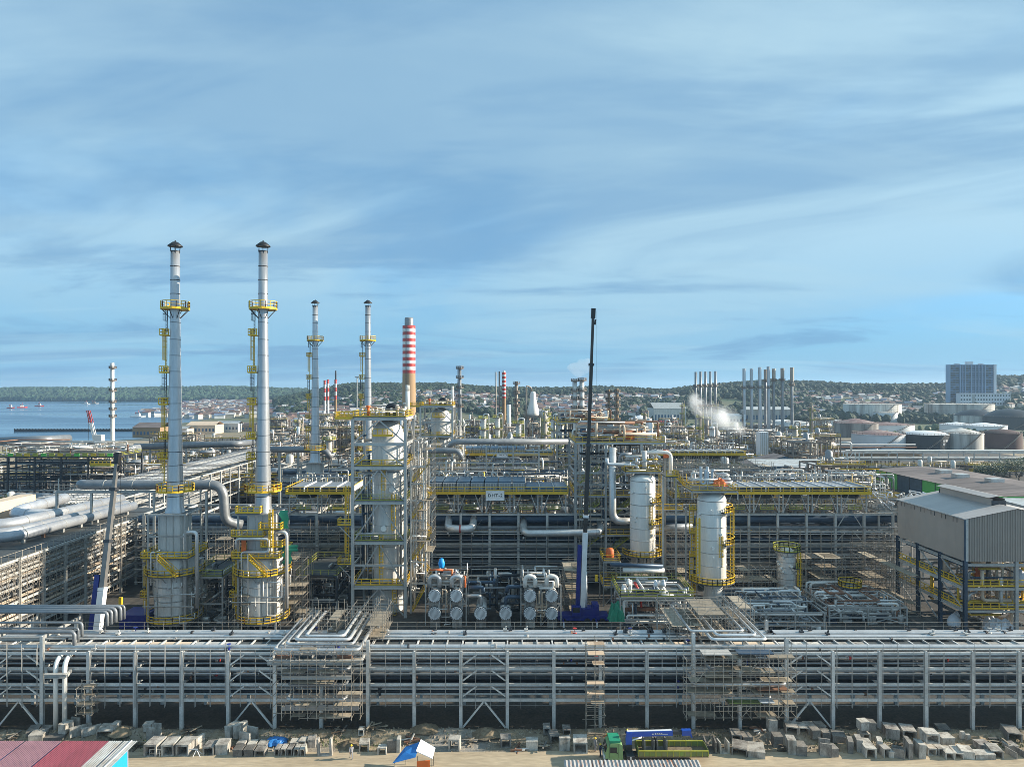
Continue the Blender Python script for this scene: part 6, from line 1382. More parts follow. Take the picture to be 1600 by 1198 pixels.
# ------------------------------------------------------------------ big grey shelter
def shelter():
    d0, d1 = 122.0, 143.2; x0 = X(1508, d0); hw = 9.1; x1 = x0+2*hw; xm = x0+hw; ze, zb, zr = 21.2, 13.5, 23.0
    T = Thing('compressor_shelter', 'big grey corrugated shelter with a ridge vent on open steel legs', 'shelter', (xm, d0, 0))
    # ribbed sheet walls as separate sheets
    n = 10; W = 2*hw
    def top(x): return ze + (zr-ze)*(1-abs(x-xm)/hw)
    for k in range(n):
        a, c = x0+W*k/n+.004, x0+W*(k+1)/n-.004; b = MB(); q = 4; prof = []
        for i in range(q):
            u = a+(c-a)*i/q; w_ = (c-a)/q; prof += [(u, 0), (u+w_*.62, 0), (u+w_*.70, .16), (u+w_*.90, .16)]
        prof.append((c, 0))
        for (x, yy) in prof: b.v += [(x, d0-yy, zb), (x, d0-yy, top(x)-.05)]
        for i in range(len(prof)-1): b.f.append((2*i, 2*i+2, 2*i+3, 2*i+1)); b.sm.append(False)
        T.part('front_sheet', b, 'shed_wall')
    m = 8
    for side, xx in (('x', x0), ('X', x1)):
        for k in range(m):
            a, c = d0+(d1-d0)*k/m+.004, d0+(d1-d0)*(k+1)/m-.004; b = MB(); q = 9; s = -1 if side == 'x' else 1
            for i in range(q*2+1):
                y = a+(c-a)*i/(q*2); x = xx+s*(.05 if i % 2 else 0); b.v += [(x, y, zb), (x, y, ze)]
            for i in range(q*2): b.f.append((2*i, 2*i+2, 2*i+3, 2*i+1)); b.sm.append(False)
            T.part('side_sheet', b, 'shed_wall')
    b = MB(); b.add([(x0, d1, zb), (x1, d1, zb), (x1, d1, ze), (xm, d1, zr), (x0, d1, ze)], [(0,1,2,3,4)]); T.part('back_sheet', b, 'shed_wall')
    for k in range(m):
        a, c = d0-.4+(d1-d0+.8)*k/m+.004, d0-.4+(d1-d0+.8)*(k+1)/m-.004
        for s in (-1, 1):
            b = MB(); q = 10
            for i in range(q*2+1):
                y = a+(c-a)*i/(q*2); dz = .03 if i % 2 else 0; b.v += [(xm+s*(hw+.45), y, ze-.1+dz), (xm, y, zr+.02+dz)]
            for i in range(q*2): b.f.append((2*i, 2*i+2, 2*i+3, 2*i+1)); b.sm.append(False)
            T.part('roof_sheet', b, 'shed_roof')
    # ridge vent
    b = MB(); y0, y1 = d0+4.2, d1-1.2; vw = 1.9; vz = zr+1.55
    b.add([(xm-vw, y0, vz-.35), (xm, y0, vz), (xm, y1, vz), (xm-vw, y1, vz-.35)], [(0,1,2,3)]); b.add([(xm+vw, y0, vz-.35), (xm, y0, vz+.01), (xm, y1, vz+.01), (xm+vw, y1, vz-.35)], [(3,2,1,0)]); rv = T.part('ridge_vent', b, 'shed_roof')
    for s in (-1, 1):
        b = MB(); b.box(xm+s*vw*.62-.05, y0+.2, zr-.35, xm+s*vw*.62+.05, y1-.2, zr+1.05); T.part('vent_wall', b, 'shed_wall', rv)
    for y in (y0+.1, y1-.1): T.seg('vent_frame', (xm-vw*.7, y, zr+.2), (xm+vw*.7, y, zr+.2), .15, .9, 'steel_dark', 'box', rv)
    for k in range(19):
        y = d0+1+k*1.1; L = .3+.9*abs(sin(k*2.1)); T.seg('gutter_bracket', (x0-.09, y, ze-.05), (x0-.09, y, ze-.05-L), .07, .05, 'steel_dark', 'box')
    b = MB(); b.bar((x0-.2, d0-.3, ze-.1), (x0-.2, d1+.3, ze-.1), .2, .22); T.part('gutter', b, 'steel'); 
    T.seg('downpipe', (x0-.12, d0-.12, zb-.6), (x0-.12, d0-.12, ze), .24, .24, 'loader_blue' if 0 else 'pipe_blue', 'box'); T.seg('corner_trim', (x0+.22, d0-.18, zb), (x0+.22, d0-.18, ze), .4, .12, 'steel_light', 'box')
    ys = [d0+(d1-d0)*k/3 for k in range(4)]
    for y in ys:
        for x in (x0, xm, x1): T.seg('column', (x, y, 0), (x, y, zb+.1 if x != xm else zb), .55, .55, 'pipe_blue' if x == x0 else 'steel', 'hbeam')
    for z in (4.6, 8.6, 12.9):
        for x in (x0, x1): T.seg('beam', (x, d0+.3, z), (x, d1-.3, z), .3, .5, 'steel_light', 'hbeam')
        for y in ys: T.seg('cross_beam', (x0+.3, y, z), (x1-.3, y, z), .26, .4, 'steel', 'box')
        if z < 12:
            b = MB(); b.box(x0+.2, d0+.3, z+.3, x0+3.4, d1-.3, z+.4); b.box(x0+3.41, d0+.3, z+.3, x1-.2, d0+4.5, z+.4); dk = T.part('grating', b, 'grating'); b = MB(); b.rail([(x0, d0, z+.4), (x0, d1, z+.4)], 1.15, .055, 1.5, toe=.3); b.rail([(x0, d0, z+.4), (x1, d0, z+.4)], 1.15, .055, 1.5, toe=.3); T.part('railing', b, 'yellow', dk)
    for (a, c, z, zt) in ((0, 1, 4.6, 8.6), (1, 2, 8.6, 12.9), (2, 3, .2, 4.6), (1, 2, .2, 4.6), (0, 1, 8.6, 12.9)):
        T.seg('brace', (x0, ys[a]+.3, z+.3), (x0, ys[c]-.3, zt-.3), .2, .2, 'steel', 'box')
    for k in range(3): T.seg('crane_beam', (x0+1.2+k*.9, d0+2, 12.2), (x0+1.2+k*.9, d1-1, 12.2), .3, .4, 'pipe_blue', 'box')
    return T, x0, x1, d0, d1
T, sx0, sx1, sd0, sd1 = shelter()
T = Thing('shelter_machinery', 'wrapped machines and pipes standing under the big grey shelter', 'machinery', ((sx0+sx1)/2, 126, 0))
clutter(T, sx0+1, sx1-1, sd0+1, sd0+14, .5, 12, 70, 15, ('galv', 'cladding', 'white_sheet', 'cream', 'pipe_blue', 'yellow'), .08, .34)
R = random.Random(9)
for k in range(14):
    x = R.uniform(sx0+1.5, sx1-1.5); y = R.uniform(sd0+1.5, sd0+12); z = R.choice((0, 5.0, 9.0)); b = MB(); r = R.uniform(.5, 1.1); b.lathe([(r, z), (r*1.1, z+.8), (r*.8, z+1.6), (r*.3, z+2.2), (0, z+2.3)], 10, (x, y, 0)); T.part('machine', b, R.choice(('white_sheet', 'galv', 'pipe_blue', 'cream', 'orange')))
tarp('white sheet covering a machine on the ground under the grey shelter', (X(1562, 124), 124, .6), 2.4, 1.6, 2.2, 'white_sheet', 4)
scaffold('tube scaffold along the yard between the tall rack and the grey shelter', X(1385, 140), X(1402, 140), 132, 146, 0, 9, dx=1.5, dz=1.9, planks=5, seed=81, diag=.3)
T = Thing('white_valves', 'row of white vent pipes on the deck behind the long air cooler', 'pipes', (X(1390, 158), 158, 16.6)); R = random.Random(2)
for k in range(22):
    px = R.uniform(1366, 1440); b = MB(); z = 17; h = R.uniform(1.4, 3.6); b.pipe([(X(px, 157), R.uniform(152, 162), z), (X(px, 157), R.uniform(152, 162), z+h), (X(px, 157)+.7, 157, z+h), (X(px, 157)+.7, 157, z+h-1)], R.uniform(.1, .2), 8, bend=.35); T.part('pipe', b, R.choice(('white', 'galv', 'white_sheet')))
T = Thing('end_deck', 'steel deck at the end of the tall rack beside the grey shelter', 'platform', (X(1400, 156), 156, 0)); frame(T, [X(1368, 154), X(1402, 154), X(1436, 154)], (152.6, 163), [5, 9.5, 13, 16.8], .34, (.22, .34), 'steel_light', seed=8, brace=.4, deck=[16.8], railmt='scaffold_tube')
clutter(T, X(1368, 154), X(1436, 154), 152.6, 162, 1, 17, 30, 16, ('galv', 'steel_light', 'cladding_dull', 'pipe_dark'), .07, .24)

# ------------------------------------------------------------------ rack running away on the water side, with large silver pipes
def side_rack():
    T = Thing('pipe_rack', 'pipe rack running away from the front rack on the water side', 'pipe rack', (-95, 105, 0))
    us = [99.5 + 6.1*i for i in range(12)]; R = random.Random(6); lv = [2.6, 5.2, 7.8, 10.4, 12.8, 15.0]; pl = []
    for z in lv[:-1]: pl += level_pipes(R, -107, -85, z, 13, ['cladding', 'cladding_dull', 'galv', 'cladding', 'cream', 'pipe_dark', 'vessel_white'], .12, .42)
    for z in lv[:-1]:
        for (v, dz, r) in ((-85.7, .5, .26), (-86.5, 1.1, .3), (-85.6, 1.55, .14), (-87.6, 1.3, .36), (-86.1, .25, .12)): pl.append((v, z+dz+R.uniform(-.1, .1), r, R.choice(('cladding_dull', 'galv', 'cream', 'cladding_dull', 'pipe_dark'))))
    rack(T, us, -107, -85, lv, axis='y', col=(.45, .45), beam=(.26, .4), mt='steel_light', pipes=pl, ztop=15.2, mid=(-96,), brace=())
    for a, c in zip(us[:-1], us[1:]): b = MB(); b.box(-106.8, a+.2, 15.22, -85.2, c-.2, 15.32); T.part('deck_plate', b, 'grating')
    return T
side_rack()
scaffold('cross braced tube scaffold along the sunny face of the water side rack', -85.2, -84.9, 103, 150, 1, 14.6, dx=1.5, dz=1.8, planks=0, seed=91, diag=0, r=.034)
T = Thing('cross_braced_scaffold', 'lattice of crossed tubes below the deck of the water side rack', 'scaffold', (-84.6, 120, 8)); b = MB(); R = random.Random(3)
for k in range(34):
    y = 104+k*1.35
    for z in (9.5, 11.4, 13.0): b.bar((-84.7, y, z), (-84.7, y+1.35, z+1.9), .045); b.bar((-84.7, y+1.35, z), (-84.7, y, z+1.9), .045)
T.part('crossed_tubes', b, 'scaffold_tube', kind='stuff')
b = MB()
for k in range(30): b.bar((-84.9, 104+k*1.6, 15.1), (-84.9, 104+k*1.6, 16.5), .06)
b.bar((-84.9, 104, 16.4), (-84.9, 151, 16.4), .05); T.part('guard_rail', b, 'scaffold_tube')
for (lab, pts, r) in (('thick silver pipe on the water side rack, nearest the edge', [(-130, 124, 17.2), (-100, 124, 16.9), (-92.5, 126.5, 16.9), (-88.6, 160, 16.9)], .98),
                      ('thick silver pipe on the water side rack, second from the edge', [(-135, 127.5, 17.0), (-102, 127.5, 17.0), (-95.5, 130, 17.0), (-91.4, 162, 17.0)], .9),
                      ('thickest silver pipe on the water side rack, behind the others', [(-140, 132, 17.6), (-104, 132, 17.6), (-98.6, 135, 17.6), (-95, 166, 17.4)], 1.25),
                      ('pale upright bend of thick pipe behind the silver pipes', [(-96, 147, 17.2), (-107, 147, 17.2), (-110, 152, 17.2), (-110, 168, 17.4)], 1.25)):
    T = Thing('large_pipe', lab, 'pipe', (pts[1][0], pts[1][1], 15.3), group='thick silver pipes on the water side rack'); b = MB(); b.pipe(pts, r, 22, bend=6, seg=6); T.part('pipe', b, 'lagging')
    for p, q in zip(pts[:-1], pts[1:]):
        L = (Vector(q)-Vector(p)).length
        for k in range(int(L/4.5)):
            c_ = Vector(p).lerp(Vector(q), (k+.5)/max(1, int(L/4.5))); dv = (Vector(q)-Vector(p)).normalized(); bb = MB(); bb.tube(c_-dv*.06, c_+dv*.06, r+.03, 22); T.part('seam_band', bb, 'steel'); 
            if c_.x > -107: T.seg('shoe', (c_.x, c_.y, 15.3), (c_.x, c_.y, c_.z-r*.9), .6, .6, 'pipe_rust' if k == 1 else 'steel', 'box')
T = Thing('large_duct', 'long grey overhead duct bending down behind the first furnace', 'pipe', (X(230, 146), 146, 0))
b = MB(); b.pipe([(X(112, 146), 150, Z(760, 146)), (X(124, 146), 146, Z(757, 146)), (X(348, 146), 146, Z(757, 146)), (X(352, 146), 146, Z(815, 146)), (X(372, 146), 148, Z(822, 146))], 1.0, 22, bend=2.8, seg=7); T.part('pipe', b, 'cladding_dull')
for px in (165, 210, 292, 330): b = MB(); b.tube((X(px, 146)-.08, 146, Z(757, 146)), (X(px, 146)+.08, 146, Z(757, 146)), 1.05, 22); T.part('seam_band', b, 'steel')
T.seg('beam', (X(88, 146), 146, Z(768, 146)), (X(262, 146), 146, Z(768, 146)), .4, .5, 'steel_light', 'hbeam')
for px in (88, 142, 240, 322): T.seg('post', (X(px, 146), 146.2, 0), (X(px, 146), 146.2, Z(768, 146)), .42, .42, 'steel_light', 'hbeam')
b = MB(); b.rail([(X(88, 146), 145.4, Z(766, 146)), (X(262, 146), 145.4, Z(766, 146))], 1.2, .045, 2.2, toe=0); T.part('railing', b, 'scaffold_tube')
def far_rack():
    T = Thing('pipe_rack', 'long pipe bundle on trestles receding towards the town behind the furnaces', 'pipe rack', (-116, 170, 0))
    us = [172+8*i for i in range(26)]; R = random.Random(8); lv = [5, 10, 15]; pl = []
    for z in lv: pl += level_pipes(R, -126, -104, z, 24, ['cladding_dull', 'galv', 'cladding', 'cladding_dull', 'steel'], .12, .3)
    rack(T, us, -126, -104, lv, axis='y', col=(.42, .42), beam=(.26, .4), mt='steel_light', pipes=pl, ztop=15.2, brace=(3, 4, 10, 11, 17), knee=False, shape='box')
    for k in range(52): T.seg('pipe_support', (-125.6, 174+k*4, 15.9), (-104.4, 174+k*4, 15.9), .3, .12, 'steel_dark', 'box')
far_rack()
b = MB(); b.box(-118, 150, 0, X(37, 160), 164, Z(776, 160)); o = solid('cream_building', b, 'cream', 'plain cream building at the edge behind the silver pipes', 'building', loc=(-115, 157, 0))

# ------------------------------------------------------------------ the farther, identical train
WORDS = [('behind the blue crane', 'of the farther train'), ('nearest the water', 'behind it in the farther train, nearest the water'), ('beside the green tarpaulins', 'in the farther train, beside the reactor')]
FARL = {'furnace': ['smaller looking silver furnace stack in the farther train, nearest the water', 'smaller looking silver furnace stack in the farther train, beside the framed reactor'],
        'reactor_tower': ['farther framed reactor tower in line with the red and white chimney'],
        'pipe_rack': ['tall pipe rack of the farther train, behind the first air coolers'],
        'air_cooler': ['farther short air cooler bank beside the farther furnaces', 'farther air cooler bank that carries the smaller white sign', 'farther long air cooler bank beyond the white columns'],
        'process_structure': ['farther open steel frame with pipes, seen above the first one']}
cnt = {}
for T in TRAIN:
    k = T.o.name.split('.')[0]; i = cnt.get(k, 0); cnt[k] = i+1
    copy_thing(T.o, T.o.location + Vector((1.6, 86, 0)), label=FARL[k][min(i, len(FARL[k])-1)])
# ------------------------------------------------------------------ yard surface and older refinery behind
b = MB(); b.add([(-260, 97.5, .09), (330, 97.5, .09), (330, 585, .09), (-260, 585, .09)], [(0, 1, 2, 3)])
mat('yard', (0.085, 0.078, 0.068), .9, 0, .5, .09, col2=(0.034, 0.032, 0.030), fine=.35, bump=.05)
solid('yard_paving', b, 'yard', kind='structure')
LM = [(30, 'near the water behind the silver pipes'), (150, 'behind the leaning crane'), (240, 'behind the first furnace'), (340, 'between the two near furnaces'), (440, 'behind the second furnace'), (530, 'between the two farther furnaces'), (600, 'behind the near framed reactor'),
      (660, 'below the big red and white chimney'), (720, 'by the farther framed reactor'), (790, 'by the striped brick chimney'), (840, 'by the white bottle shaped silo'), (900, 'behind the tall dark crane boom'), (960, 'behind the first white column'),
      (1040, 'near the long grey warehouse'), (1100, 'below the five thin stacks'), (1190, 'below the row of eight stacks'), (1260, 'near the white storage tanks'), (1350, 'near the stained storage tanks'), (1460, 'near the black storage tank'), (1560, 'near the brown storage tank')]
USED = {}
def place_label(text, px, d):
    w = min(LM, key=lambda q: abs(q[0]-px))[1]; lab = text + ' ' + w
    n = USED.get(lab, 0); USED[lab] = n + 1
    if n: lab = ('second', 'third', 'fourth', 'fifth', 'sixth', 'seventh', 'eighth', 'ninth', 'tenth', 'eleventh', 'twelfth')[min(n, 11)-1] + ' ' + lab
    return ' '.join(lab.split()[:16])

OLD = ('galv', 'cladding_dull', 'cream', 'pipe_rust', 'steel_light', 'vessel_white')
mat('old_steel', (0.26, 0.235, 0.21), .7, .1, .4, .2, col2=(0.20, 0.13, 0.09))
mat('old_pipe', (0.45, 0.41, 0.36), .6, .2, .45, .12, col2=(0.26, 0.19, 0.14))
def old_unit(name, label, w, dp, h, seed, cat='process unit'):
    """One older unit: steel frame with decks, rails, drums and many pipes; a few pixels for each pipe, so each kind is one part."""
    R = random.Random(seed); T = Thing(name, label, cat, (0, 0, 0), local=True, group='older process units behind the two trains')
    s, g, y, p, q = MB(), MB(), MB(), MB(), MB(); nx = max(2, int(w/6)); lv = [h*(k+1)/max(2, int(h/4.5)) for k in range(max(2, int(h/4.5)))]
    for i in range(nx+1):
        for yy in (0, dp/2, dp): s.bar((w*i/nx-w/2, yy, 0), (w*i/nx-w/2, yy, h + (R.uniform(0, 2) if R.random() < .3 else 0)), .4)
    for z in lv:
        for yy in (0, dp): s.bar((-w/2, yy, z), (w/2, yy, z), .3, .45)
        for i in range(nx+1): s.bar((w*i/nx-w/2, 0, z), (w*i/nx-w/2, dp, z), .3, .4)
        for i in range(nx):
            if R.random() < .35: s.bar((w*i/nx-w/2, 0, z-lv[0]), (w*(i+1)/nx-w/2, 0, z), .2)
            if R.random() < .6: g.box(w*i/nx-w/2+.2, .3, z+.24, w*(i+1)/nx-w/2-.2, dp-.3, z+.34)
        if R.random() < .75: y.rail([(-w/2, -.05, z+.3), (w/2, -.05, z+.3)], 1.2, .06, 2.2, toe=.3)
    for _ in range(int(w*dp*h/55)):
        r = R.uniform(.1, .36); a = [R.uniform(-w/2, w/2), R.uniform(-.5, dp), R.uniform(.5, h+2.4)]; pts = [tuple(a)]
        for k in range(R.choice((2, 3, 3))):
            ax = R.choice((0, 2, 2, 1)); c = list(a); c[ax] = (R.uniform(-w/2, w/2), R.uniform(-.5, dp), R.uniform(.5, h+2.4))[ax]
            if abs(c[ax]-a[ax]) > 1: pts.append(tuple(c)); a = c
        if len(pts) > 1: (p if R.random() < .6 else q).pipe(pts, r, 6, seg=2)
    T.part('steelwork', s, 'old_steel', kind='stuff'); T.part('gratings', g, 'grating', kind='stuff')
    if y.v: T.part('railing', y, R.choice(('yellow', 'yellow', 'yellow_green')), kind='stuff')
    T.part('piping', p, 'old_pipe', kind='stuff'); T.part('lagged_piping', q, R.choice(('cladding', 'galv')), kind='stuff')
    for k in range(R.choice((1, 2, 3))):
        m = MB(); x, yy, z = R.uniform(-w/2+3, w/2-3), R.uniform(2, dp-1), R.choice(lv); r = R.uniform(.8, 1.6)
        if R.random() < .6: m.lathe([(r, z), (r, z+r*3), (r*.6, z+r*3.6), (0, z+r*3.7)], 14, (x, yy, 0))
        else: m.tube((x-2.8, yy, z+r+.4), (x+2.8, yy, z+r+.4), r, 14)
        T.part('drum', m, R.choice(OLD))
    return T
def old_column(name, label, r, h, seed, mt_='vessel_grey', cap=False):
    R = random.Random(seed); T = Thing(name, label, 'column', (0, 0, 0), local=True, group='older columns behind the two trains')
    m = MB(); m.lathe([(r*1.15, 0), (r*1.15, h*.12), (r, h*.16), (r, h*.62), (r*.86, h*.66), (r*.86, h*.97), (r*.4, h), (0, h)], 16); T.part('shell', m, mt_)
    pl, rl = MB(), MB()
    for k in range(int(h/5)):
        z = 4+k*5+R.uniform(-.6, .6); a = R.uniform(0, 3); ring_deck(pl, (0, 0), r, r+1.3, z, .25, 12, a, a+4.2); rl.ringrail((0, 0, z), r+1.25, 1.1, .06, 10, a, a+4.2, .3)
    rl.ladder((r+.4, -r*.5, 1), h-1, .5, (1, 0), True, 1.2, .06)
    T.part('platforms', pl, 'old_steel', kind='stuff'); T.part('railing', rl, R.choice(('old_steel', 'yellow_green')), kind='stuff')
    m = MB(); m.pipe([(0, 0, h-.3), (0, 0, h+1.6), (r+1.0, 0, h+1.6), (r+1.0, 0, 2)], r*.24, 8, bend=1.0); T.part('overhead_pipe', m, R.choice(('cladding', 'old_pipe')))
    return T
units = [old_unit('process_unit', None, w, dp, h, k) for k, (w, dp, h) in enumerate(((24, 12, 14), (34, 14, 10), (18, 10, 19), (40, 10, 8), (26, 16, 12), (30, 9, 6), (14, 12, 22)))]
cols = [old_column('process_column', None, r, h, k, m_) for k, (r, h, m_) in enumerate(((1.4, 30, 'vessel_grey'), (1.0, 24, 'cladding'), (1.9, 21, 'vessel_white'), (.8, 33, 'old_pipe'), (1.5, 26, 'old_pipe')))]
R = random.Random(12)
KIND = ['weathered steel process unit full of pipes', 'long low process unit with pipes', 'narrow tall pipe filled frame', 'long pipe trestle', 'deep process unit with drums', 'low pipe trestle', 'slim tall process frame']
CKIND = ['grey ringed process column', 'slim silver process column', 'stout white process column', 'thin weathered process column', 'weathered ringed column']
first = set(); firstc = set()
def put(proto, used, i, x, d, z, lab, grp):
    if i in used: o = copy_thing(proto.o, (x, d, z), R.choice((0, 0, pi)))
    else: used.add(i); o = proto.o; o.location = (x, d, z)
    o['label'] = lab; o['group'] = grp
    return o
for d in (196, 205, 262, 290, 315, 345, 375, 410, 445, 480, 520, 560):
    px = 432 if d > 210 else 1180
    while px < (1290 if d > 210 else 1330):
        if R.random() < .84:
            i = R.randrange(7)
            hmax = CAMZ - 36*d/FPX
            if (units[i].o and (14, 10, 19, 8, 12, 6, 22)[i] > hmax): i = 5
            put(units[i], first, i, X(px, d), d + R.uniform(-6, 6), 0, place_label(KIND[i], px, d), 'older process units behind the two trains')
        px += R.uniform(30, 52) * 330 / d
for k in range(40):
    d = R.uniform(265, 560); px = R.uniform(440, 1270); i = R.randrange(5)
    put(cols[i], firstc, i, X(px, d), d, 0, place_label(CKIND[i], px, d), 'older columns behind the two trains')
for (px, d) in ((20, 300), (90, 330), (160, 300), (240, 300), (300, 340), (360, 300), (60, 400), (140, 430), (230, 420), (310, 430), (390, 400), (270, 500), (350, 520), (420, 470), (30, 200), (75, 205), (200, 265), (270, 262), (340, 270), (405, 262), (120, 370), (40, 450), (190, 360), (280, 385), (330, 300), (390, 340), (250, 345), (410, 540), (430, 300), (470, 330), (500, 280), (545, 270), (585, 300), (610, 270), (560, 400), (520, 450), (600, 480)):
    i = 1 if (d <= 210 or int(px) % 3 == 0) else (3 if int(px) % 2 else 5)
    put(units[i], first, i, X(px, d), d, 0, place_label(KIND[i], px, d), 'older process units behind the two trains')
for k in range(34):
    d = R.uniform(268, 470); px = R.uniform(640, 1075); i = R.choice((2, 6, 0, 4, 2))
    put(units[i], first, i, X(px, d), d, 0, place_label(KIND[i], px, d), 'older process units behind the two trains')
for k in range(12):
    d = R.uniform(180, 188); px = 470 + k*56; i = R.choice((1, 5, 3))
    put(units[i], first, i, X(px, d), d, 0, place_label(KIND[i], px, d), 'older process units behind the two trains')
for (px, d) in ((1330, 400), (1440, 335), (1500, 340), (1560, 338), (1330, 300), (1290, 250), (1240, 255), (1180, 250), (1300, 350), (1390, 338)):
    i = 5
    put(units[i], first, i, X(px, d), d, 0, place_label(KIND[i], px, d), 'older process units behind the two trains')

# platform with green and yellow rails on the water side
T = Thing('process_platform', 'high process deck with green and yellow railings in front of the bay', 'platform', (X(90, 250), 250, 0))
frame(T, [X(p, 250) for p in (-30, 12, 54, 96, 138, 180)], (250, 268), [5, 10, 15, 19.3], .5, (.3, .5), 'steel_dark', seed=3, brace=.4, deck=[19.3], railmt='yellow_green')
clutter(T, X(-30, 250), X(185, 250), 250, 266, 20, 24.5, 60, 17, ('vessel_white', 'galv', 'cladding', 'pipe_rust', 'galv'), .08, .3); clutter(T, X(-30, 250), X(185, 250), 250, 266, 1, 18, 60, 18, ('pipe_dark', 'steel_dark', 'pipe_blue', 'galv'), .1, .34)
for k in range(14):
    b = MB(); x = X(10+k*13, 249); b.box(x, 249.6, 19.5, x+1.9, 249.75, 20.6); T.part('rail_panel', b, ('green_wall', 'yellow_green', 'yellow', 'yellow_green')[k % 4])
b = MB(); b.box(X(146, 246), 244, Z(726, 246)-.3, X(178, 246), 250, Z(726, 246)); sd_ = T.part('side_deck', b, 'yellow_green'); b = MB(); b.rail([(X(146, 246), 244, Z(726, 246)), (X(178, 246), 244, Z(726, 246))], 1.6, .08, 1.4, toe=.7); T.part('railing', b, 'yellow', sd_)
for (lab, pts, r) in (('long pale duct lying beyond the green railed deck near the bay', [(X(-20, 330), 330, 18.5), (X(70, 330), 330, 19.5), (X(76, 330), 345, 19)], 2.0), ('pale tapered duct end beside the farther rack', [(X(180, 300), 300, 17), (X(218, 300), 300, 18.2)], 1.6), ('grey duct on trestles behind the first furnace', [(X(210, 320), 320, Z(698, 320)), (X(372, 320), 320, Z(693, 320)), (X(376, 320), 335, Z(695, 320))], 1.5), ('grey duct on trestles beside the farther furnaces', [(X(424, 230), 230, Z(702, 230)), (X(508, 230), 230, Z(702, 230)), (X(518, 230), 230, Z(716, 230))], 1.0)):
    T = Thing('large_duct', lab, 'pipe', (pts[0][0], pts[0][1], 0)); b = MB(); b.pipe(pts, r, 18, bend=3, seg=5); T.part('pipe', b, 'cladding_dull')
    for t in (.15, .5, .85):
        p = Vector(pts[0]).lerp(Vector(pts[1]), t); T.seg('post', (p.x, p.y, 0), (p.x, p.y, p.z-r), .6, .6, 'steel', 'box')

# ------------------------------------------------------------------ chimneys and stacks
def striped(label, px, d, ytop, ybot, wpx, bands, stripe_to, top='steel_dark', cap=None, body='chimney_concrete', cap_col='vessel_grey'):
    x = X(px, d); r = wpx/2/FPX*d; zt, zb = Z(ytop, d), Z(stripe_to, d)
    T = Thing('chimney', label, 'chimney', (x, d, 0))
    b = MB(); b.lathe([(r*1.12, 0), (r*1.0, zb)], 28, (x, d, 0)); T.part('shaft', b, body)
    for k in range(bands):
        za, zc = zb+(zt-zb)*k/bands, zb+(zt-zb)*(k+1)/bands; b = MB(); b.lathe([(r*1.0, za), (r*1.0, zc)] + ([(0, zc)] if k == bands-1 else []), 28, (x, d, 0)); T.part('band', b, 'red' if (bands-1-k) % 2 == 0 else 'white')
    if cap:
        b = MB(); b.lathe([(r*.68, zt), (r*.68, zt+cap*.8), (r*.6, zt+cap), (r*.5, zt+cap), (r*.5, zt+cap*.6)], 24, (x, d, 0)); T.part('flue_tip', b, cap_col)
    b = MB(); b.ladder((x-r*.3, d-r*1.15, 2), zt, 1.0, (1, 0), False, 2.4, .08); T.part('ladder', b, 'steel_dark')
    return T
striped('big chimney with red and white bands on a bare brown shaft', 639, 600, 509, 640, 20, 15, 583, cap=7.2, cap_col='cladding_dull')
striped('slim red and white striped stack, left one of the close pair by the town', 507.5, 700, 594, 650, 3.6, 6, 632, body='tank_white')
striped('slim red and white striped stack, second of the close pair by the town', 512.5, 705, 593, 650, 3.6, 5, 625, body='tank_white')
striped('slim red and white striped stack with a thin mast, apart from the pair', 524.5, 690, 593, 650, 3.8, 5, 624, cap=9, cap_col='steel_dark')
striped('weathered striped red and white brick chimney in the old refinery', 787.5, 480, 582, 655, 6.4, 13, 622, cap=1.2)
def stack(label, px, d, ytop, ybot, wpx, mt_, rings=(), collar=(), grp=None, name='stack'):
    x = X(px, d); r = wpx/2/FPX*d; zt, zb = Z(ytop, d), max(0, Z(ybot, d)); T = Thing(name, label, 'stack', (x, d, 0), group=grp)
    b = MB(); b.lathe([(r*1.25, 0), (r*1.15, zb+(zt-zb)*.1), (r, zb+(zt-zb)*.3), (r*.92, zt), (r*.7, zt), (0, zt-1)], 16, (x, d, 0)); T.part('shaft', b, mt_)
    for f in rings:
        z = zb+(zt-zb)*f; b = MB(); ring_deck(b, (x, d), r*.8, r+1.3, z, .5, 12); pf = T.part('platform', b, 'old_steel'); b = MB(); b.ringrail((x, d, z), r+1.2, 1.3, .1, 10, toe=.3); T.part('railing', b, 'old_steel', pf)
    for (fa, fb) in collar: b = MB(); b.lathe([(r*1.5, zb+(zt-zb)*fa), (r*1.5, zb+(zt-zb)*fb)], 16, (x, d, 0)); T.part('collar', b, 'old_pipe')
    b = MB(); b.ladder((x-r-.3, d-.3, zb), zt, .7, (0, 1), False, 2.0, .07); T.part('ladder', b, 'old_steel')
    return T
for k, px in enumerate((1087.5, 1095, 1102.5, 1110, 1118)): stack('thin steel stack behind the steam, number %s of five from the warehouse' % ('one', 'two', 'three', 'four', 'five')[k], px, 560+k*4, 581-k*.3, 640, 3.2, 'cladding_dull', (.1, .62), grp='five thin stacks in a row')
for k, (px, yt, yb, w_, m_, col_) in enumerate(((1163, 576, 638, 4.2, 'stack_metal', ()), (1174.5, 576, 638, 4.2, 'stack_metal', ()), (1187.5, 573.5, 640, 4.6, 'stack_metal', ()), (1196, 577, 630, 3.4, 'cladding_dull', ((.66, 1),)), (1201, 572.5, 641, 4.6, 'stack_metal', ()), (1209, 576, 630, 3.6, 'cladding_dull', ((.66, 1),)), (1222.5, 575, 630, 3.8, 'cladding_dull', ((.66, 1),)), (1237.5, 574, 654, 3.8, 'cladding_dull', ((.72, 1),)))):
    stack('tall steel stack in the row near the tanks, number %s from the five thin stacks' % ('one', 'two', 'three', 'four', 'five', 'six', 'seven', 'eight')[k], px, 540 if k not in (3,) else 548, yt, yb, w_, m_, (.52,) if not col_ else (.66,), col_, grp='eight tall stacks in a row')
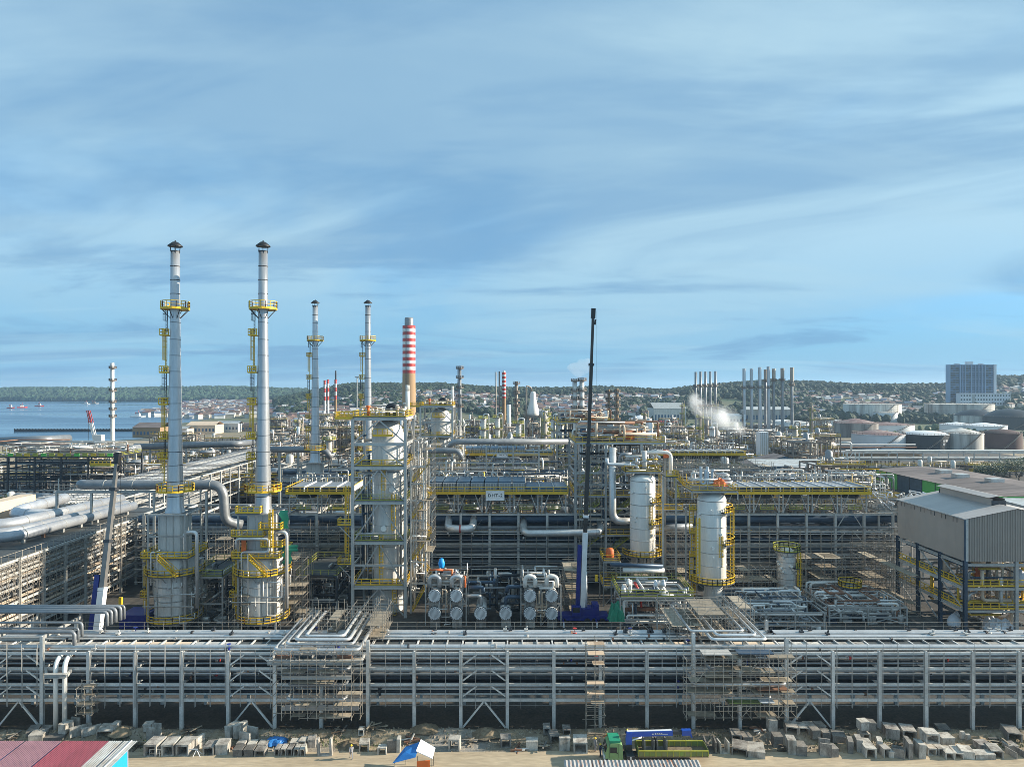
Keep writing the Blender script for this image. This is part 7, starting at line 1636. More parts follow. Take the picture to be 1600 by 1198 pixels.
stack('grey ringed tower standing alone right of the red and white chimney', 718.5, 430, 573, 650, 5.2, 'cladding_dull', (.2, .4, .58, .78, .97))
stack('thin bare pipe stack beside the striped brick chimney', 775, 470, 581, 652, 1.8, 'old_pipe', ()); stack('thin dark pipe stack closest to the striped brick chimney', 780.5, 475, 580, 652, 1.8, 'steel_dark', ())
stack('ringed brown column between the striped chimney and the white silo', 807, 450, 596, 655, 5, 'old_pipe', (.15, .35, .5, .7, .95))
for k, (px, yt, w_) in enumerate(((898.5, 593, 6), (909.5, 592, 7))): stack('stout weathered white column with dark collars behind the crane boom, ' + ('slimmer one' if k == 0 else 'thicker one'), px, 400, yt, 660, w_, 'vessel_white', (.12, .34, .55, .74, .97), grp='twin white columns')
for k, (px, yt) in enumerate(((951.5, 608), (964.5, 607))): stack('thin orange brown ringed column, ' + ('the one nearer the crane boom' if k == 0 else 'the one farther from the crane boom'), px, 395, yt, 662, 3.8, 'chimney_concrete', (.1, .3, .5, .7, .9), grp='twin thin brown columns')
stack('slim white stack with ring platforms rising by the bay', 176, 480, 567, 680, 5, 'vessel_white', (.26, .36, .46, .62, .76, .93))
b = MB(); b.bar((X(558, 640), 640, 0), (X(558, 640), 640, Z(590, 640)), .9); b.box(X(558, 640)-2, 639, Z(590, 640), X(558, 640)+2, 641, Z(588, 640)); solid('light_mast', b, 'galv', 'thin floodlight mast between the farther furnace stacks', 'mast', loc=(X(558, 640), 640, 0))
x, d = X(833, 420), 420
T = Thing('silo', 'white bottle shaped silo in the middle of the old refinery', 'silo', (x, d, 0))
b = MB(); b.lathe([(0, Z(651, d)), (3.4, Z(650, d)), (3.7, Z(646, d)), (3.5, Z(640, d)), (2.2, Z(628, d)), (1.8, Z(622, d)), (1.75, Z(615, d)), (1.3, Z(612, d)), (0, Z(611, d))], 24, (x, d, 0)); T.part('shell', b, 'vessel_white'); frame(T, [x-6, x, x+6], (d-5, d+5), [8, 14, 20, Z(650, d)], .5, (.3, .5), 'old_steel', seed=6, railmt='old_steel'); clutter(T, x-6, x+6, d-5.5, d+4, 2, Z(650, d)+1, 40, 61, OLD, .15, .4); b = MB(); b.pipe([(x-4.2, d-2, 0), (x-4.2, d-2, Z(602, d)), (x-1, d, Z(606, d)), (x-1, d, Z(612, d))], .5, 10); T.part('pipe', b, 'old_pipe')
b = MB(); b.tube((X(795.5, 440), 440, 5), (X(795.5, 440), 440, Z(632, 440)), 1.25, 16); solid('white_drum', b, 'vessel_white', 'upright white drum beside the striped brick chimney', 'drum', loc=(X(795.5, 440), 440, 0))

# ------------------------------------------------------------------ storage tanks
def tank(label, pxa, pxb, ytop, ybase, yapex, wall, roof, rings=1, dome=False, extra=None):
    d = D(ybase, 0); x = X((pxa+pxb)/2, d); r = (pxb-pxa)/2/FPX*d; d += r*0; zt = Z(ytop, d); za = max(zt, Z(yapex, d)+r*.0)
    T = Thing('storage_tank', label, 'tank', (x, d+r, 0), group='storage tanks')
    c = (x, d+r, 0); b = MB(); b.lathe([(r, 0), (r, zt)], 48, c); T.part('shell', b, wall)
    # the roof apex sits over the centre, a radius behind the visible wall
    za = max(zt+.3, CAMZ-(yapex-606)/FPX*(d+r)); prof = [(r+.15, zt), (r*.5, zt+(za-zt)*.55), (.01, za)] if not dome else [(r+.1, zt), (r*.85, zt+(za-zt)*.35), (r*.55, zt+(za-zt)*.75), (.01, za)]
    b = MB(); b.lathe(prof, 48, c, dome); T.part('roof', b, roof)
    for k in range(rings):
        z = zt*(1-.0)-.3-k*zt*.25; b = MB(); b.lathe([(r, z-.15), (r+.25, z-.15), (r+.25, z+.15), (r, z+.15)], 48, c); T.part('wind_girder', b, wall)
    b = MB(); n = 14; a0 = -2.1
    for k in range(n):
        a = a0+.9*k/n; a2 = a0+.9*(k+1)/n; b.bar((x+(r+.6)*cos(a), c[1]+(r+.6)*sin(a), zt*k/n), (x+(r+.6)*cos(a2), c[1]+(r+.6)*sin(a2), zt*(k+1)/n), .8, .3); b.bar((x+(r+1)*cos(a), c[1]+(r+1)*sin(a), zt*k/n+1), (x+(r+1)*cos(a2), c[1]+(r+1)*sin(a2), zt*(k+1)/n+1), .12)
    T.part('spiral_stair', b, 'old_steel'); b = MB(); b.ringrail((x, c[1], zt), r-.1, 1.1, .07, 40, toe=0); T.part('railing', b, 'old_steel')
    return T, c, r, zt
tank('stained grey tank with a red brown cone roof, in front of the others', 1354, 1432, 680, 703, 671, 'tank_white', 'tank_roof_rust')
tb = tank('black tank with a white domed roof', 1433, 1499, 680, 704, 672, 'tank_black', 'tank_white', dome=True)
b = MB(); c_ = tb[1]
for (dx, z) in ((.30, 6.8), (.44, 6.8), (.52, 6.8), (.30, 4.6)):
    a = -pi/2+dx; rr = tb[2]+.05; b.cbox((c_[0]+rr*cos(a), c_[1]+rr*sin(a), z), 1.0, .12, 1.4, a+pi/2)
o = bpy.data.objects.new('tank_marking', b.mesh('tank_marking', 'white', tb[0].off)); COL.objects.link(o); o.parent = tb[0].o
tank('streaked cream tank with a rusty cone roof next to the black tank', 1490, 1553, 678, 703.5, 668, 'tank_stained', 'tank_stained')
tank('dark brown tank at the edge of the picture', 1557, 1612, 678, 702, 670, 'tank_brown', 'tank_brown', dome=True)
tank('weathered dark tank with a brown cone roof behind the stained tank', 1320, 1386, 662, 684, 653, 'tank_weathered', 'tank_roof_rust')
tank('low cream tank with a rusty roof, half hidden behind the stained tank', 1368, 1446, 665, 680, 659, 'tank_white', 'tank_roof_rust')
tank('bluish white tank beside the row of stacks', 1210, 1254, 659, 674, 655, 'tank_white', 'tank_white'); tank('pale greenish tank with a low cone beside the bluish white one', 1236, 1274, 661, 676, 657, 'tank_white', 'vessel_grey')
tank('tall grey tank between the white tanks', 1274, 1300, 655, 674, 651, 'tank_weathered', 'tank_stained'); tank('clean white tank beside the tall grey tank', 1292, 1321, 657, 675, 655, 'tank_white', 'tank_white')
tank('very wide pale tank far behind with girders', 1342, 1427, 632, 661, 631, 'tank_stained', 'tank_stained', 3); tank('very wide pale tank in front of the apartment block', 1481, 1578, 632, 662, 631, 'tank_stained', 'tank_stained', 3)
tank('tank with a black domed roof and pale wall below the apartment block', 1514, 1572, 650, 668, 639, 'tank_stained', 'tank_black', dome=True); tank('black tank with a black dome at the picture edge below the apartment block', 1568, 1640, 652, 672, 638, 'tank_black', 'tank_black', dome=True)
tank('low white tank with a shallow cone, behind the black tank', 1486, 1532, 664, 677, 659, 'tank_white', 'tank_white'); tank('wide low white tank behind the streaked cream tank', 1528, 1590, 666, 679, 660, 'tank_white', 'tank_white')
tank('round white tank with a flat cone behind the first white column', 986, 1022, 655, 668, 648, 'tank_white', 'tank_white'); tank('small white block shaped tank behind the farther furnace stack', 498, 518, 651, 665, 650, 'cream', 'tank_white')
tank('pale tank in the middle of the far tank yard', 1376, 1410, 645, 662, 643, 'tank_white', 'tank_stained')
for k, px in enumerate((1240, 1261)):
    d = 495; x = X(px, d); T = Thing('gas_bullet', 'white horizontal gas drum near the tanks, ' + ('longer one' if k == 0 else 'shorter one'), 'drum', (x, d, 0), group='white gas drums'); b = MB(); z = Z(683, d); L = 12 if k == 0 else 8
    b.tube((x-2, d, z), (x-2+0.1, d+L, z), 3.0 if k == 0 else 2.4, 20); T.part('shell', b, 'tank_white'); b = MB(); b.lathe([(2.9 if k == 0 else 2.3, 0), (2.2, .8), (0, 1.2)], 18); 
    o = T.part('end_cap', b, 'tank_white'); o.rotation_euler = (radians(90), 0, 0); o.location = Vector((x-2, d, z)) - T.off + Vector((0, 0, 0)); o.data.transform(Matrix.Translation(Vector(T.off)))
    for yy in (1.5, L-1.5): T.seg('saddle', (x-2, d+yy, 0), (x-2, d+yy, z-2), 3.4, .8, 'concrete', 'box')

# pipe bridges on the sunny side
T = Thing('pipe_bridge', 'rusty brown pipe bridge running in front of the storage tanks', 'pipe rack', (X(1330, 380), 380, 0))
xs = [X(1222+k*36.5, 380) for k in range(7)]
rack(T, xs, 380, 388, [8.0, Z(712, 380)], mt='chimney_concrete', shape='box', col=(.7, .7), beam=(.4, .6), brace=(1,), knee=False, pipes=[(381, Z(708, 380), .5, 'pipe_rust'), (382.4, Z(707, 380), .5, 'chimney_concrete'), (384, Z(706, 380), .6, 'chimney_concrete'), (385.6, Z(700, 380), .45, 'pipe_rust'), (386.5, Z(696, 380), .4, 'vessel_white'), (381.5, 8.9, .5, 'cladding'), (384.5, 9, .5, 'pipe_dark')])
T = Thing('pipe_bridge', 'pale pipe bridge on thin posts crossing towards the edge below the tanks', 'pipe rack', (X(1500, 350), 350, 0))
xs = [X(1322+k*40, 350) for k in range(9)]
rack(T, xs, 350, 358, [3.5, 7.5, Z(708, 350)], mt='steel_light', shape='box', col=(.45, .45), beam=(.3, .45), pipes=[(350.6, Z(704, 350), .5, 'vessel_white'), (352, 8.3, .5, 'galv'), (353.5, 8.2, .4, 'cladding_dull'), (355, 8.4, .6, 'galv'), (352.5, 4.2, .5, 'pipe_dark'), (354.5, 4.2, .4, 'pipe_rust')])
T = Thing('vent_tower', 'slender white braced tower on the pipe bridge', 'tower', (X(1330, 345), 345, 0)); zt = Z(706, 345)
for s in (-1, 1):
    for q in (-1, 1): T.seg('leg', (X(1330, 345)+s*3.2, 345+q*2, 0), (X(1330, 345)+s*3.0, 345+q*2, zt), .4, .4, 'vessel_white', 'box')
    for k in range(3): T.seg('brace', (X(1330, 345)-s*3, 343, zt*k/3), (X(1330, 345), 343, zt*(k+1)/3), .25, .25, 'vessel_white', 'box')
b = MB(); b.pipe([(X(1312, 345), 345, Z(691, 345)), (X(1330, 345), 345, Z(691, 345)), (X(1330, 345), 345, zt)], .45, 10, bend=1.2); T.part('pipe', b, 'vessel_white')
T = Thing('covered_trestle', 'long low grey shed roof behind the long air cooler', 'shed', (X(1250, 225), 225, 0))
b = MB(); b.add([(X(1185, 225), 225, Z(728, 225)), (X(1322, 225), 225, Z(728, 225)), (X(1322, 225), 236, Z(717, 236)), (X(1185, 225), 236, Z(717, 236))], [(0,1,2,3)]); T.part('roof', b, 'sheet_grey')
for k in range(6): T.seg('post', (X(1187+k*26.5, 225), 225.2, 0), (X(1187+k*26.5, 225), 225.2, Z(728, 225)), .4, .4, 'steel_light', 'box')
b = MB(); b.box(X(1186, 227), 227, 2, X(1320, 227), 227.3, Z(733, 227)); T.part('wall', b, 'sheet_grey')
T = Thing('small_gable_shed', 'small dark gabled shed roof behind the long shed', 'shed', (X(1240, 250), 250, 0)); b = MB(); xg, zg = X(1228, 250), Z(712, 250)
b.add([(xg-14, 250, zg-3.6), (xg, 250, zg), (xg, 262, zg), (xg-14, 262, zg-3.6), (xg+12, 250, zg-3), (xg+12, 262, zg-3)], [(0,1,2,3), (1,4,5,2)]); T.part('roof', b, 'brown_roof'); b = MB(); b.add([(xg-13, 250.4, 0), (xg+11, 250.4, 0), (xg+11, 250.4, zg-3.2), (xg, 250.4, zg-.2), (xg-13, 250.4, zg-3.7)], [(0,1,2,3,4)]); T.part('gable_wall', b, 'fan_blue')
T = Thing('white_unit', 'tall white ribbed box unit below the row of stacks', 'unit', (X(1194, 300), 300, 0)); b = MB(); b.box(X(1188, 300), 300, 0, X(1201, 300), 305, Z(675, 300)); T.part('casing', b, 'tank_white'); b = MB()
for k in range(5): b.box(X(1188, 300)+k*.85, 299.85, 0, X(1188, 300)+k*.85+.2, 300, Z(675, 300)); 
T.part('ribs', b, 'galv')

# green walled works building, pale roof beside it
T = Thing('works_building', 'long low building with bright green walls and a rusty brown roof', 'building', (190, 280, 0))
x0, x1, y0, y1, zb_ = 168, 206, 236, 315, 7.0
for k in range(9):
    a, c = y0+(y1-y0)*k/9+.01, y0+(y1-y0)*(k+1)/9-.25; b = MB(); b.box(x0, a, 0, x0+.3, c, zb_); T.part('wall_panel', b, 'green_wall' if k not in (5, 6) else 'fan_blue')
    T.seg('wall_post', (x0-.05, c+.12, 0), (x0-.05, c+.12, zb_), .25, .3, 'steel_dark', 'box')
b = MB(); b.box(x0, y1, 0, x1, y1+.3, zb_); b.box(x0, y0-.3, 0, x1, y0, zb_); T.part('end_walls', b, 'green_wall')
for k in range(8):
    a, c = y0-.5+(y1-y0+1)*k/8+.01, y0-.5+(y1-y0+1)*(k+1)/8-.01; b = MB(); b.add([(x0-.8, a, zb_+.1), (187, a, zb_+1.4), (187, c, zb_+1.4), (x0-.8, c, zb_+.1), (x1, a, zb_), (x1, c, zb_)], [(0,1,2,3), (1,4,5,2)]); T.part('roof_sheet', b, 'brown_roof')
for (yy, xx) in ((290, 182), (276, 180), (262, 184)): b = MB(); b.box(xx, yy, zb_+.6, xx+5, yy+4, zb_+2.6); T.part('roof_monitor', b, 'sheet_grey')
b = MB(); b.add([(163, 196, 6.8), (240, 196, 6.2), (240, 232, 6.6), (163, 232, 7.2), (163, 196, 0), (240, 196, 0), (240, 232, 0), (163, 232, 0)], [(0,1,2,3), (0,4,5,1), (3,7,4,0), (2,6,7,3), (1,5,6,2)]); solid('pale_roofed_store', b, 'sheet_grey', 'low store with a pale bluish metal roof beside the green building', 'building', loc=(200, 214, 0))
# warehouses and sheds across the old refinery
def shed(label, pxa, pxb, ytop, ybase, depth, wall, roof, name='warehouse', rise=.12, cols=0, yr=None):
    d = D(ybase, 0); xa, xb = X(pxa, d), X(pxb, d); z = Z(ytop, d); T = Thing(name, label, 'building', ((xa+xb)/2, d, 0), group=None)
    b = MB(); b.box(xa, d, 0, xb, d+depth, z); T.part('wall', b, wall)
    zr = z + (xb-xa)*rise*.5 if rise else z+.4; ym = d+depth/2
    b = MB(); b.add([(xa-.5, d-.6, z+.02), (xb+.5, d-.6, z+.02), (xb+.5, ym, z+depth*.16), (xa-.5, ym, z+depth*.16), (xb+.5, d+depth+.6, z+.02), (xa-.5, d+depth+.6, z+.02)], [(0,1,2,3), (3,2,4,5)]); T.part('roof', b, roof)
    n = max(3, int((pxb-pxa)/5))
    for k in range(n):
        w_ = (xb-xa)/n; b = MB(); b.box(xa+w_*(k+.25), d-.12, z*.3, xa+w_*(k+.75), d-.01, z*.62); T.part('window', b, 'tower_glass')
    return T
shed('long grey warehouse with a row of windows behind the steam', 1022, 1072, 638, 664, 40, 'vessel_grey', 'sheet_grey'); shed('brown shed with a wide dark roof on the shore of the bay', 207, 250, 668, 684, 26, 'chimney_concrete', 'brown_roof')
shed('beige store near the shore behind the first furnace', 292, 336, 664, 678, 20, 'cream', 'cream'); shed('blue grey house near the shore behind the furnaces', 336, 372, 662, 675, 16, 'vessel_grey', 'sheet_grey'); shed('small dark shed near the shore behind the second furnace', 372, 398, 664, 674, 14, 'old_steel', 'brown_roof')
shed('red roofed small store near the grey warehouse', 1032, 1058, 659, 669, 16, 'old_steel', 'red'); shed('row of brown sheds below the stacks', 1165, 1236, 640, 662, 22, 'tank_weathered', 'sheet_grey')
shed('pale low office beside the tanks', 1120, 1160, 650, 662, 18, 'vessel_white', 'sheet_grey'); shed('long pale shed on the shore below the floating village', 250, 292, 670, 680, 14, 'cream', 'sheet_grey')
for (lab, px, py, c, sx, h, m_, s) in (('dark blue tarpaulin heap among the works by the shore', 427, 676, 9, 11, 8, 'crane_blue', 1), ('bright green tarpaulin heap among the works by the shore', 444, 676, 9, 8, 8, 'green_tarp', 2)):
    d = 620; tarp(lab, (X(px, d), d, 0), sx, 6, Z(664, d)*.9, m_, s)

# red and white lattice crane by the bay
T = Thing('lattice_crane', 'small harbour crane with a red tipped white lattice jib by the bay', 'crane', (X(148, 450), 450, 0)); p0, p1 = Vector((X(150, 450), 450, Z(692, 450))), Vector((X(138, 450), 450, Z(641, 450)))
b = MB(); b.box(p0.x-4, 447, 0, p0.x+4, 453, p0.z); T.part('base', b, 'old_steel'); b = MB(); b.box(p0.x-1, 448, p0.z, p0.x+4.5, 452, p0.z+5.5); T.part('cab', b, 'vessel_white')
for (f0, f1, m_) in ((0, .62, 'vessel_white'), (.62, 1, 'red')):
    b = MB(); n = 8
    for (u, v) in ((-.9, -.9), (.9, -.9), (.9, .9), (-.9, .9)): b.bar(p0.lerp(p1, f0)+Vector((u, v, 0)), p0.lerp(p1, f1)+Vector((u*.8, v*.8, 0)), .35)
    for k in range(n):
        a, c = p0.lerp(p1, f0+(f1-f0)*k/n), p0.lerp(p1, f0+(f1-f0)*(k+1)/n); s = 1 if k % 2 else -1; b.bar(a+Vector((-.9*s, -.9, 0)), c+Vector((.9*s, -.9, 0)), .25)
    T.part('jib', b, m_)
b = MB(); b.bar(p1, (p1.x, p1.y, 6), .15); T.part('rope', b, 'black')

# ------------------------------------------------------------------ bay: breakwater, boats, village
b = MB(); b.box(X(22, 712), 712, -2, X(215, 712), 716, 1.6)
for k in range(40): b.box(X(22+k*4.8, 712), 711.6, -2, X(23.4+k*4.8, 712), 712, 2.2)
solid('breakwater', b, 'tank_black', 'long black boom lying across the near water of the bay', 'breakwater', loc=(X(110, 712), 714, -.9))
def boat(label, px, py, L, hull, house, rz=0):
    d = D(py, -.9); T = Thing('boat', label, 'boat', (X(px, d), d, -.9), rz, local=True, group='boats on the bay'); w = L*.26
    b = MB(); out = [(-L/2, -w/2), (L*.25, -w/2), (L/2, 0), (L*.25, w/2), (-L/2, w/2)]
    b.add([(x*.94, y*.8, -.3) for x, y in out]+[(x, y, 2.2+(1.2 if x > L*.3 else 0)) for x, y in out], [(k, (k+1) % 5, 5+(k+1) % 5, 5+k) for k in range(5)]+[(5,6,7,8,9)]); T.part('hull', b, hull)
    b = MB(); b.box(-L*.2, -w*.3, 2.2, L*.12, w*.3, 5.4); b.box(-L*.1, -w*.25, 5.4, L*.08, w*.25, 7.6); T.part('wheelhouse', b, house); b = MB(); b.box(-L*.1-.05, -w*.26, 6.1, L*.085, w*.26, 7.0); T.part('windows', b, 'glass'); b = MB(); b.bar((0, 0, 7.6), (0, 0, 11.5), .4); b.tube((-L*.16, 0, 5.4), (-L*.16, 0, 8.2), .7, 8); T.part('mast', b, 'red')
boat('small red tug nearest the picture edge on the bay', 17, 638, 17, 'red', 'vessel_white'); boat('red tug with a white wheelhouse, middle of the three on the bay', 35, 637, 20, 'red', 'vessel_white', .4); boat('longer red tug, nearest the slim stack', 62, 635, 22, 'red', 'white')
boat('white launch with a grey stern near the slim stack', 135, 632, 22, 'white', 'vessel_grey'); boat('low grey barge behind the white launch', 147, 631, 28, 'vessel_grey', 'old_steel'); boat('white ferry far out beside the first furnace stack', 247, 627, 34, 'white', 'white'); boat('white boat moored off the floating village', 216, 652, 24, 'white', 'white')

ROOF = [('roof_grey', (0.34, 0.33, 0.32)), ('roof_red', (0.17, 0.10, 0.09)), ('roof_blue', (0.14, 0.19, 0.28)), ('roof_white', (0.60, 0.60, 0.60)), ('roof_brown', (0.16, 0.12, 0.10)), ('roof_maroon', (0.19, 0.11, 0.11)), ('roof_rusty', (0.24, 0.16, 0.12))]
for n_, c_ in ROOF: mat(n_, c_, .75, 0, .35, .1, fine=.15)
for n_, c_ in (('wall_cream', (0.62, 0.56, 0.46)), ('wall_white', (0.72, 0.72, 0.70)), ('wall_pink', (0.45, 0.38, 0.36)), ('wall_grey', (0.42, 0.42, 0.42))): mat(n_, c_, .8, 0, .25, .1)
def house_geo(w, dp, h, hip, R):
    b = MB(); b.box(-w/2, -dp/2, -3, w/2, dp/2, h); r = MB(); o = .7; zr = h+dp*.32; e = w*.25 if hip else 0
    r.add([(-w/2-o, -dp/2-o, h-.15), (w/2+o, -dp/2-o, h-.15), (w/2+o-e, 0, zr), (-w/2-o+e, 0, zr), (w/2+o, dp/2+o, h-.15), (-w/2-o, dp/2+o, h-.15)], [(0,1,2,3), (3,2,4,5), (1,4,2), (0,3,5)])
    g = MB()
    for k in range(3): g.box(-w*.38+k*w*.28, -dp/2-.08, h*.35, -w*.38+k*w*.28+w*.13, -dp/2-.01, h*.75)
    return b, r, g
HM = []
R = random.Random(33)
for k in range(21):
    w, dp, h = R.uniform(6, 13), R.uniform(5, 9), R.uniform(3.5, 6.5); wn = R.choice(('wall_cream', 'wall_white', 'wall_pink', 'wall_grey')); rn = ROOF[k % 7][0]
    bw, br, bg = house_geo(w, dp, h, R.random() < .5, R); me = bpy.data.meshes.new('house'); nv, nf, mi = [], [], []
    for j, q in enumerate((bw, br, bg)):
        o_ = len(nv); nv += q.v; nf += [tuple(i+o_ for i in f) for f in q.f]; mi += [j]*len(q.f)
    me.from_pydata(nv, [], nf); [me.materials.append(MATS[m_]) for m_ in (wn, rn, 'glass')]; me.polygons.foreach_set('material_index', mi); HM.append((me, rn[5:], wn[5:]))
DIST = [('hill town beside the big striped chimney', 590, 770, 980, 1420, 66), ('low town between the furnace stacks', 440, 600, 760, 1250, 56), ('hillside town behind the crane boom', 840, 1050, 950, 1360, 64), ('town below the wooded ridge above the tanks', 1228, 1480, 880, 1280, 62), ('slope beside the apartment block', 1555, 1640, 1000, 1450, 16)]
hc = 0; HG = {}
for (nm, pa, pb, da, db, n) in DIST:
    for k in range(n):
        px = R.uniform(pa, pb); d = R.uniform(da, db); x = X(px, d); me, rn, wn = R.choice(HM); o = bpy.data.objects.new('house', me); COL.objects.link(o)
        o.location = (x, d, land(x, d)); o.rotation_euler = (0, 0, R.uniform(-.6, .6)); s = R.uniform(.65, 1.05); o.scale = (s, s, s); lab = '%s house with a %s roof in the %s' % (wn, rn, nm); tag(o, lab, 'house', 'houses of the ' + nm)
for k in range(56):     # houses on stilts over the bay
    d = R.uniform(1020, 1950); px = R.uniform(232, 470); x = X(px, d)
    if x > lerp_table(SHORE, d)+170 or x < lerp_table(SHORE, d)-150: continue
    me, rn, wn = R.choice(HM); o = bpy.data.objects.new('stilt_house', me); COL.objects.link(o); o.location = (x, d, 1.4); o.rotation_euler = (0, 0, R.uniform(-.5, .5)); tag(o, '%s stilt house with a %s roof in the village on the bay' % (wn, rn), 'house', 'stilt houses of the bay village')
def house_mass(name, label, spots, rn):
    b, r = MB(), MB()
    for (x, d, z, w, dp, h, a) in spots:
        ca, sa = cos(a), sin(a); f = lambda p: (x+p[0]*ca-p[1]*sa, d+p[0]*sa+p[1]*ca, z+p[2])
        bw, br, _ = house_geo(w, dp, h, False, R); b.add([f(p) for p in bw.v], bw.f); r.add([f(p) for p in br.v], br.f)
    T = Thing(name, label, 'houses', (0, 0, 0), kind='stuff'); T.part('walls', b, R.choice(('wall_cream', 'wall_white', 'wall_grey')), kind='stuff'); T.part('roofs', r, rn, kind='stuff')
for q, (rn, c_) in enumerate(ROOF):
    sp = []
    for (nm, pa, pb, da, db, n) in DIST:
        for k in range(int(n*.9)):
            px = R.uniform(pa-8, pb+8); d = R.uniform(da, db); x = X(px, d); sp.append((x, d, land(x, d), R.uniform(6, 12), R.uniform(5, 8), R.uniform(3, 6), R.uniform(-.6, .6)))
    house_mass('town_houses', 'far mass of small houses with %s roofs spread over the town' % rn[5:], sp, rn)
    sp = []
    for k in range(130):
        d = R.uniform(1000, 2250); px = R.uniform(215, 500); x = X(px, d); s0 = lerp_table(SHORE, d)
        if s0-170 < x < s0+260 and (d > 1080 or x > s0-60): sp.append((x, d, 1.2, R.uniform(8, 16), R.uniform(7, 10), R.uniform(3, 5), R.uniform(-.5, .5)))
    house_mass('stilt_village', 'far mass of stilt houses with %s roofs crowding the bay' % rn[5:], sp, rn)

# apartment block with its low annex
mat('tower_shade_blue', (0.20, 0.32, 0.47), .5, 0, .1, .05)  # blue-grey of the shaded front put into the colour; sunlit end stays white
def apartment():
    d = 1050; xa, xb = X(1484, d), X(1556, d); z0, z1 = Z(640, d), Z(570, d); T = Thing('apartment_block', 'tall white and blue glass apartment block above the tanks', 'building', ((xa+xb)/2, d, z0)); W = xb-xa
    b = MB(); b.box(xa, d+1.2, z0, xb, d+9, z1); T.part('core', b, 'tower_glass'); nf = 19; fh = (z1-z0)/nf
    b = MB(); b.box(xb-3.0, d-1, z0, xb+.4, d+9.4, z1+.6); T.part('end_wall', b, 'tower_white'); b = MB(); b.box(xa-.4, d-.4, z0, xa+.9, d+9.4, z1+.4); T.part('end_wall', b, 'tower_shade_blue')
    for f in (.225, .28, .34, .47, .56, .63, .70, .77): b = MB(); x = xa+W*f; b.box(x-.55, d-.6, z0, x+.55, d+1.19, z1+.5); T.part('pier', b, 'tower_shade_blue')
    for k in range(nf+1):
        z = z0+fh*k; b = MB(); b.box(xa+.95, d+.5, z-.2, xb-3.05, d+1.18, z+.3); T.part('floor_band', b, 'tower_shade_blue')
    for k in range(nf):
        z = z0+fh*k
        for j, (fa, fb) in enumerate(((.02, .07), (.08, .13), (.14, .2), (.36, .41), (.42, .46), (.79, .84), (.85, .90))): b = MB(); b.box(xa+W*fa+.5, d+.9, z+.6, xa+W*fb, d+1.19, z+fh-.5); T.part('window', b, 'glass' if (k*3+j) % 4 else 'tower_glass')
    b = MB(); b.box(xa+W*.4, d+2, z1, xa+W*.53, d+8, z1+5); b.box(xa+W*.2, d+5, z1, xa+W*.26, d+12, z1+2.4); b.box(xa+W*.72, d+5, z1, xa+W*.78, d+12, z1+2.4); T.part('roof_house', b, 'tower_white')
    d = 1030; xa, xb, z0, z1 = X(1500, d), X(1579, d), Z(640, d), Z(615, d); T = Thing('annex_building', 'low white annex with small windows in front of the apartment block', 'building', ((xa+xb)/2, d, z0))
    b = MB(); b.box(xa, d, z0, xb, d+9, z1); T.part('wall', b, 'tower_white'); b = MB(); b.box(xa-.4, d-.4, z1, xb+.4, d+9.4, z1+.8); T.part('parapet', b, 'tower_white')
    for k in range(18):
        for j in range(4): b = MB(); x = xa+(xb-xa)*(k+.3)/18; z = z0+(z1-z0)*(j+.35)/4; b.box(x, d-.15, z, x+1.9, d-.01, z+2.2); T.part('window', b, 'glass')
    b = MB(); b.box(xa+18, d-.3, z0, xa+23, d-.01, z1-1); T.part('stair_panel', b, 'wall_grey')
apartment()
for k, (px, py, w_, h_) in enumerate(((318, 612, 5, 2.5), (328, 612, 6, 4), (377, 609, 4, 4), (310, 613, 6, 2))):
    d = 2900; x = X(px, d); z = Z(py+3, d); b = MB(); b.box(x-w_*1.4, d, z-10, x+w_*1.4, d+12, z+h_*2.7); b.box(x-w_*.6, d+2, z+h_*2.7, x+w_*.2, d+9, z+h_*2.7+3); solid('far_building', b, 'tower_white', 'white building on the far wooded shore, ' + ('smallest of the cluster', 'tallest of the cluster', 'apart near the second furnace stack', 'lowest of the cluster')[k], 'building', 'white buildings on the far shore', loc=(x, d, z-10))

# ------------------------------------------------------------------ vegetation
def clump(b, x, y, z, r, R):
    """A ragged leafy crown seen from afar."""
    n = 7; vs = [(x+R.uniform(-.2, .2)*r, y, z+r*R.uniform(.9, 1.25))]
    for k in range(n): a = 2*pi*k/n; q = r*R.uniform(.55, 1.0); vs.append((x+q*cos(a), y+q*sin(a), z+r*R.uniform(.35, .8)))
    for k in range(n): a = 2*pi*(k+.5)/n; q = r*R.uniform(.75, 1.15); vs.append((x+q*cos(a), y+q*sin(a), z+r*R.uniform(-.35, .2)))
    for k in range(n): a = 2*pi*k/n; q = r*R.uniform(.5, .8); vs.append((x+q*cos(a), y+q*sin(a), z-r*1.1))
    fs = []
    for k in range(n):
        m = (k+1) % n; fs += [(0, 1+k, 1+m), (1+k, 1+n+k, 1+m), (1+m, 1+n+k, 1+n+m), (1+n+k, 1+2*n+m, 1+n+m), (1+n+k, 1+2*n+k, 1+2*n+m)]
    b.add(vs, fs)
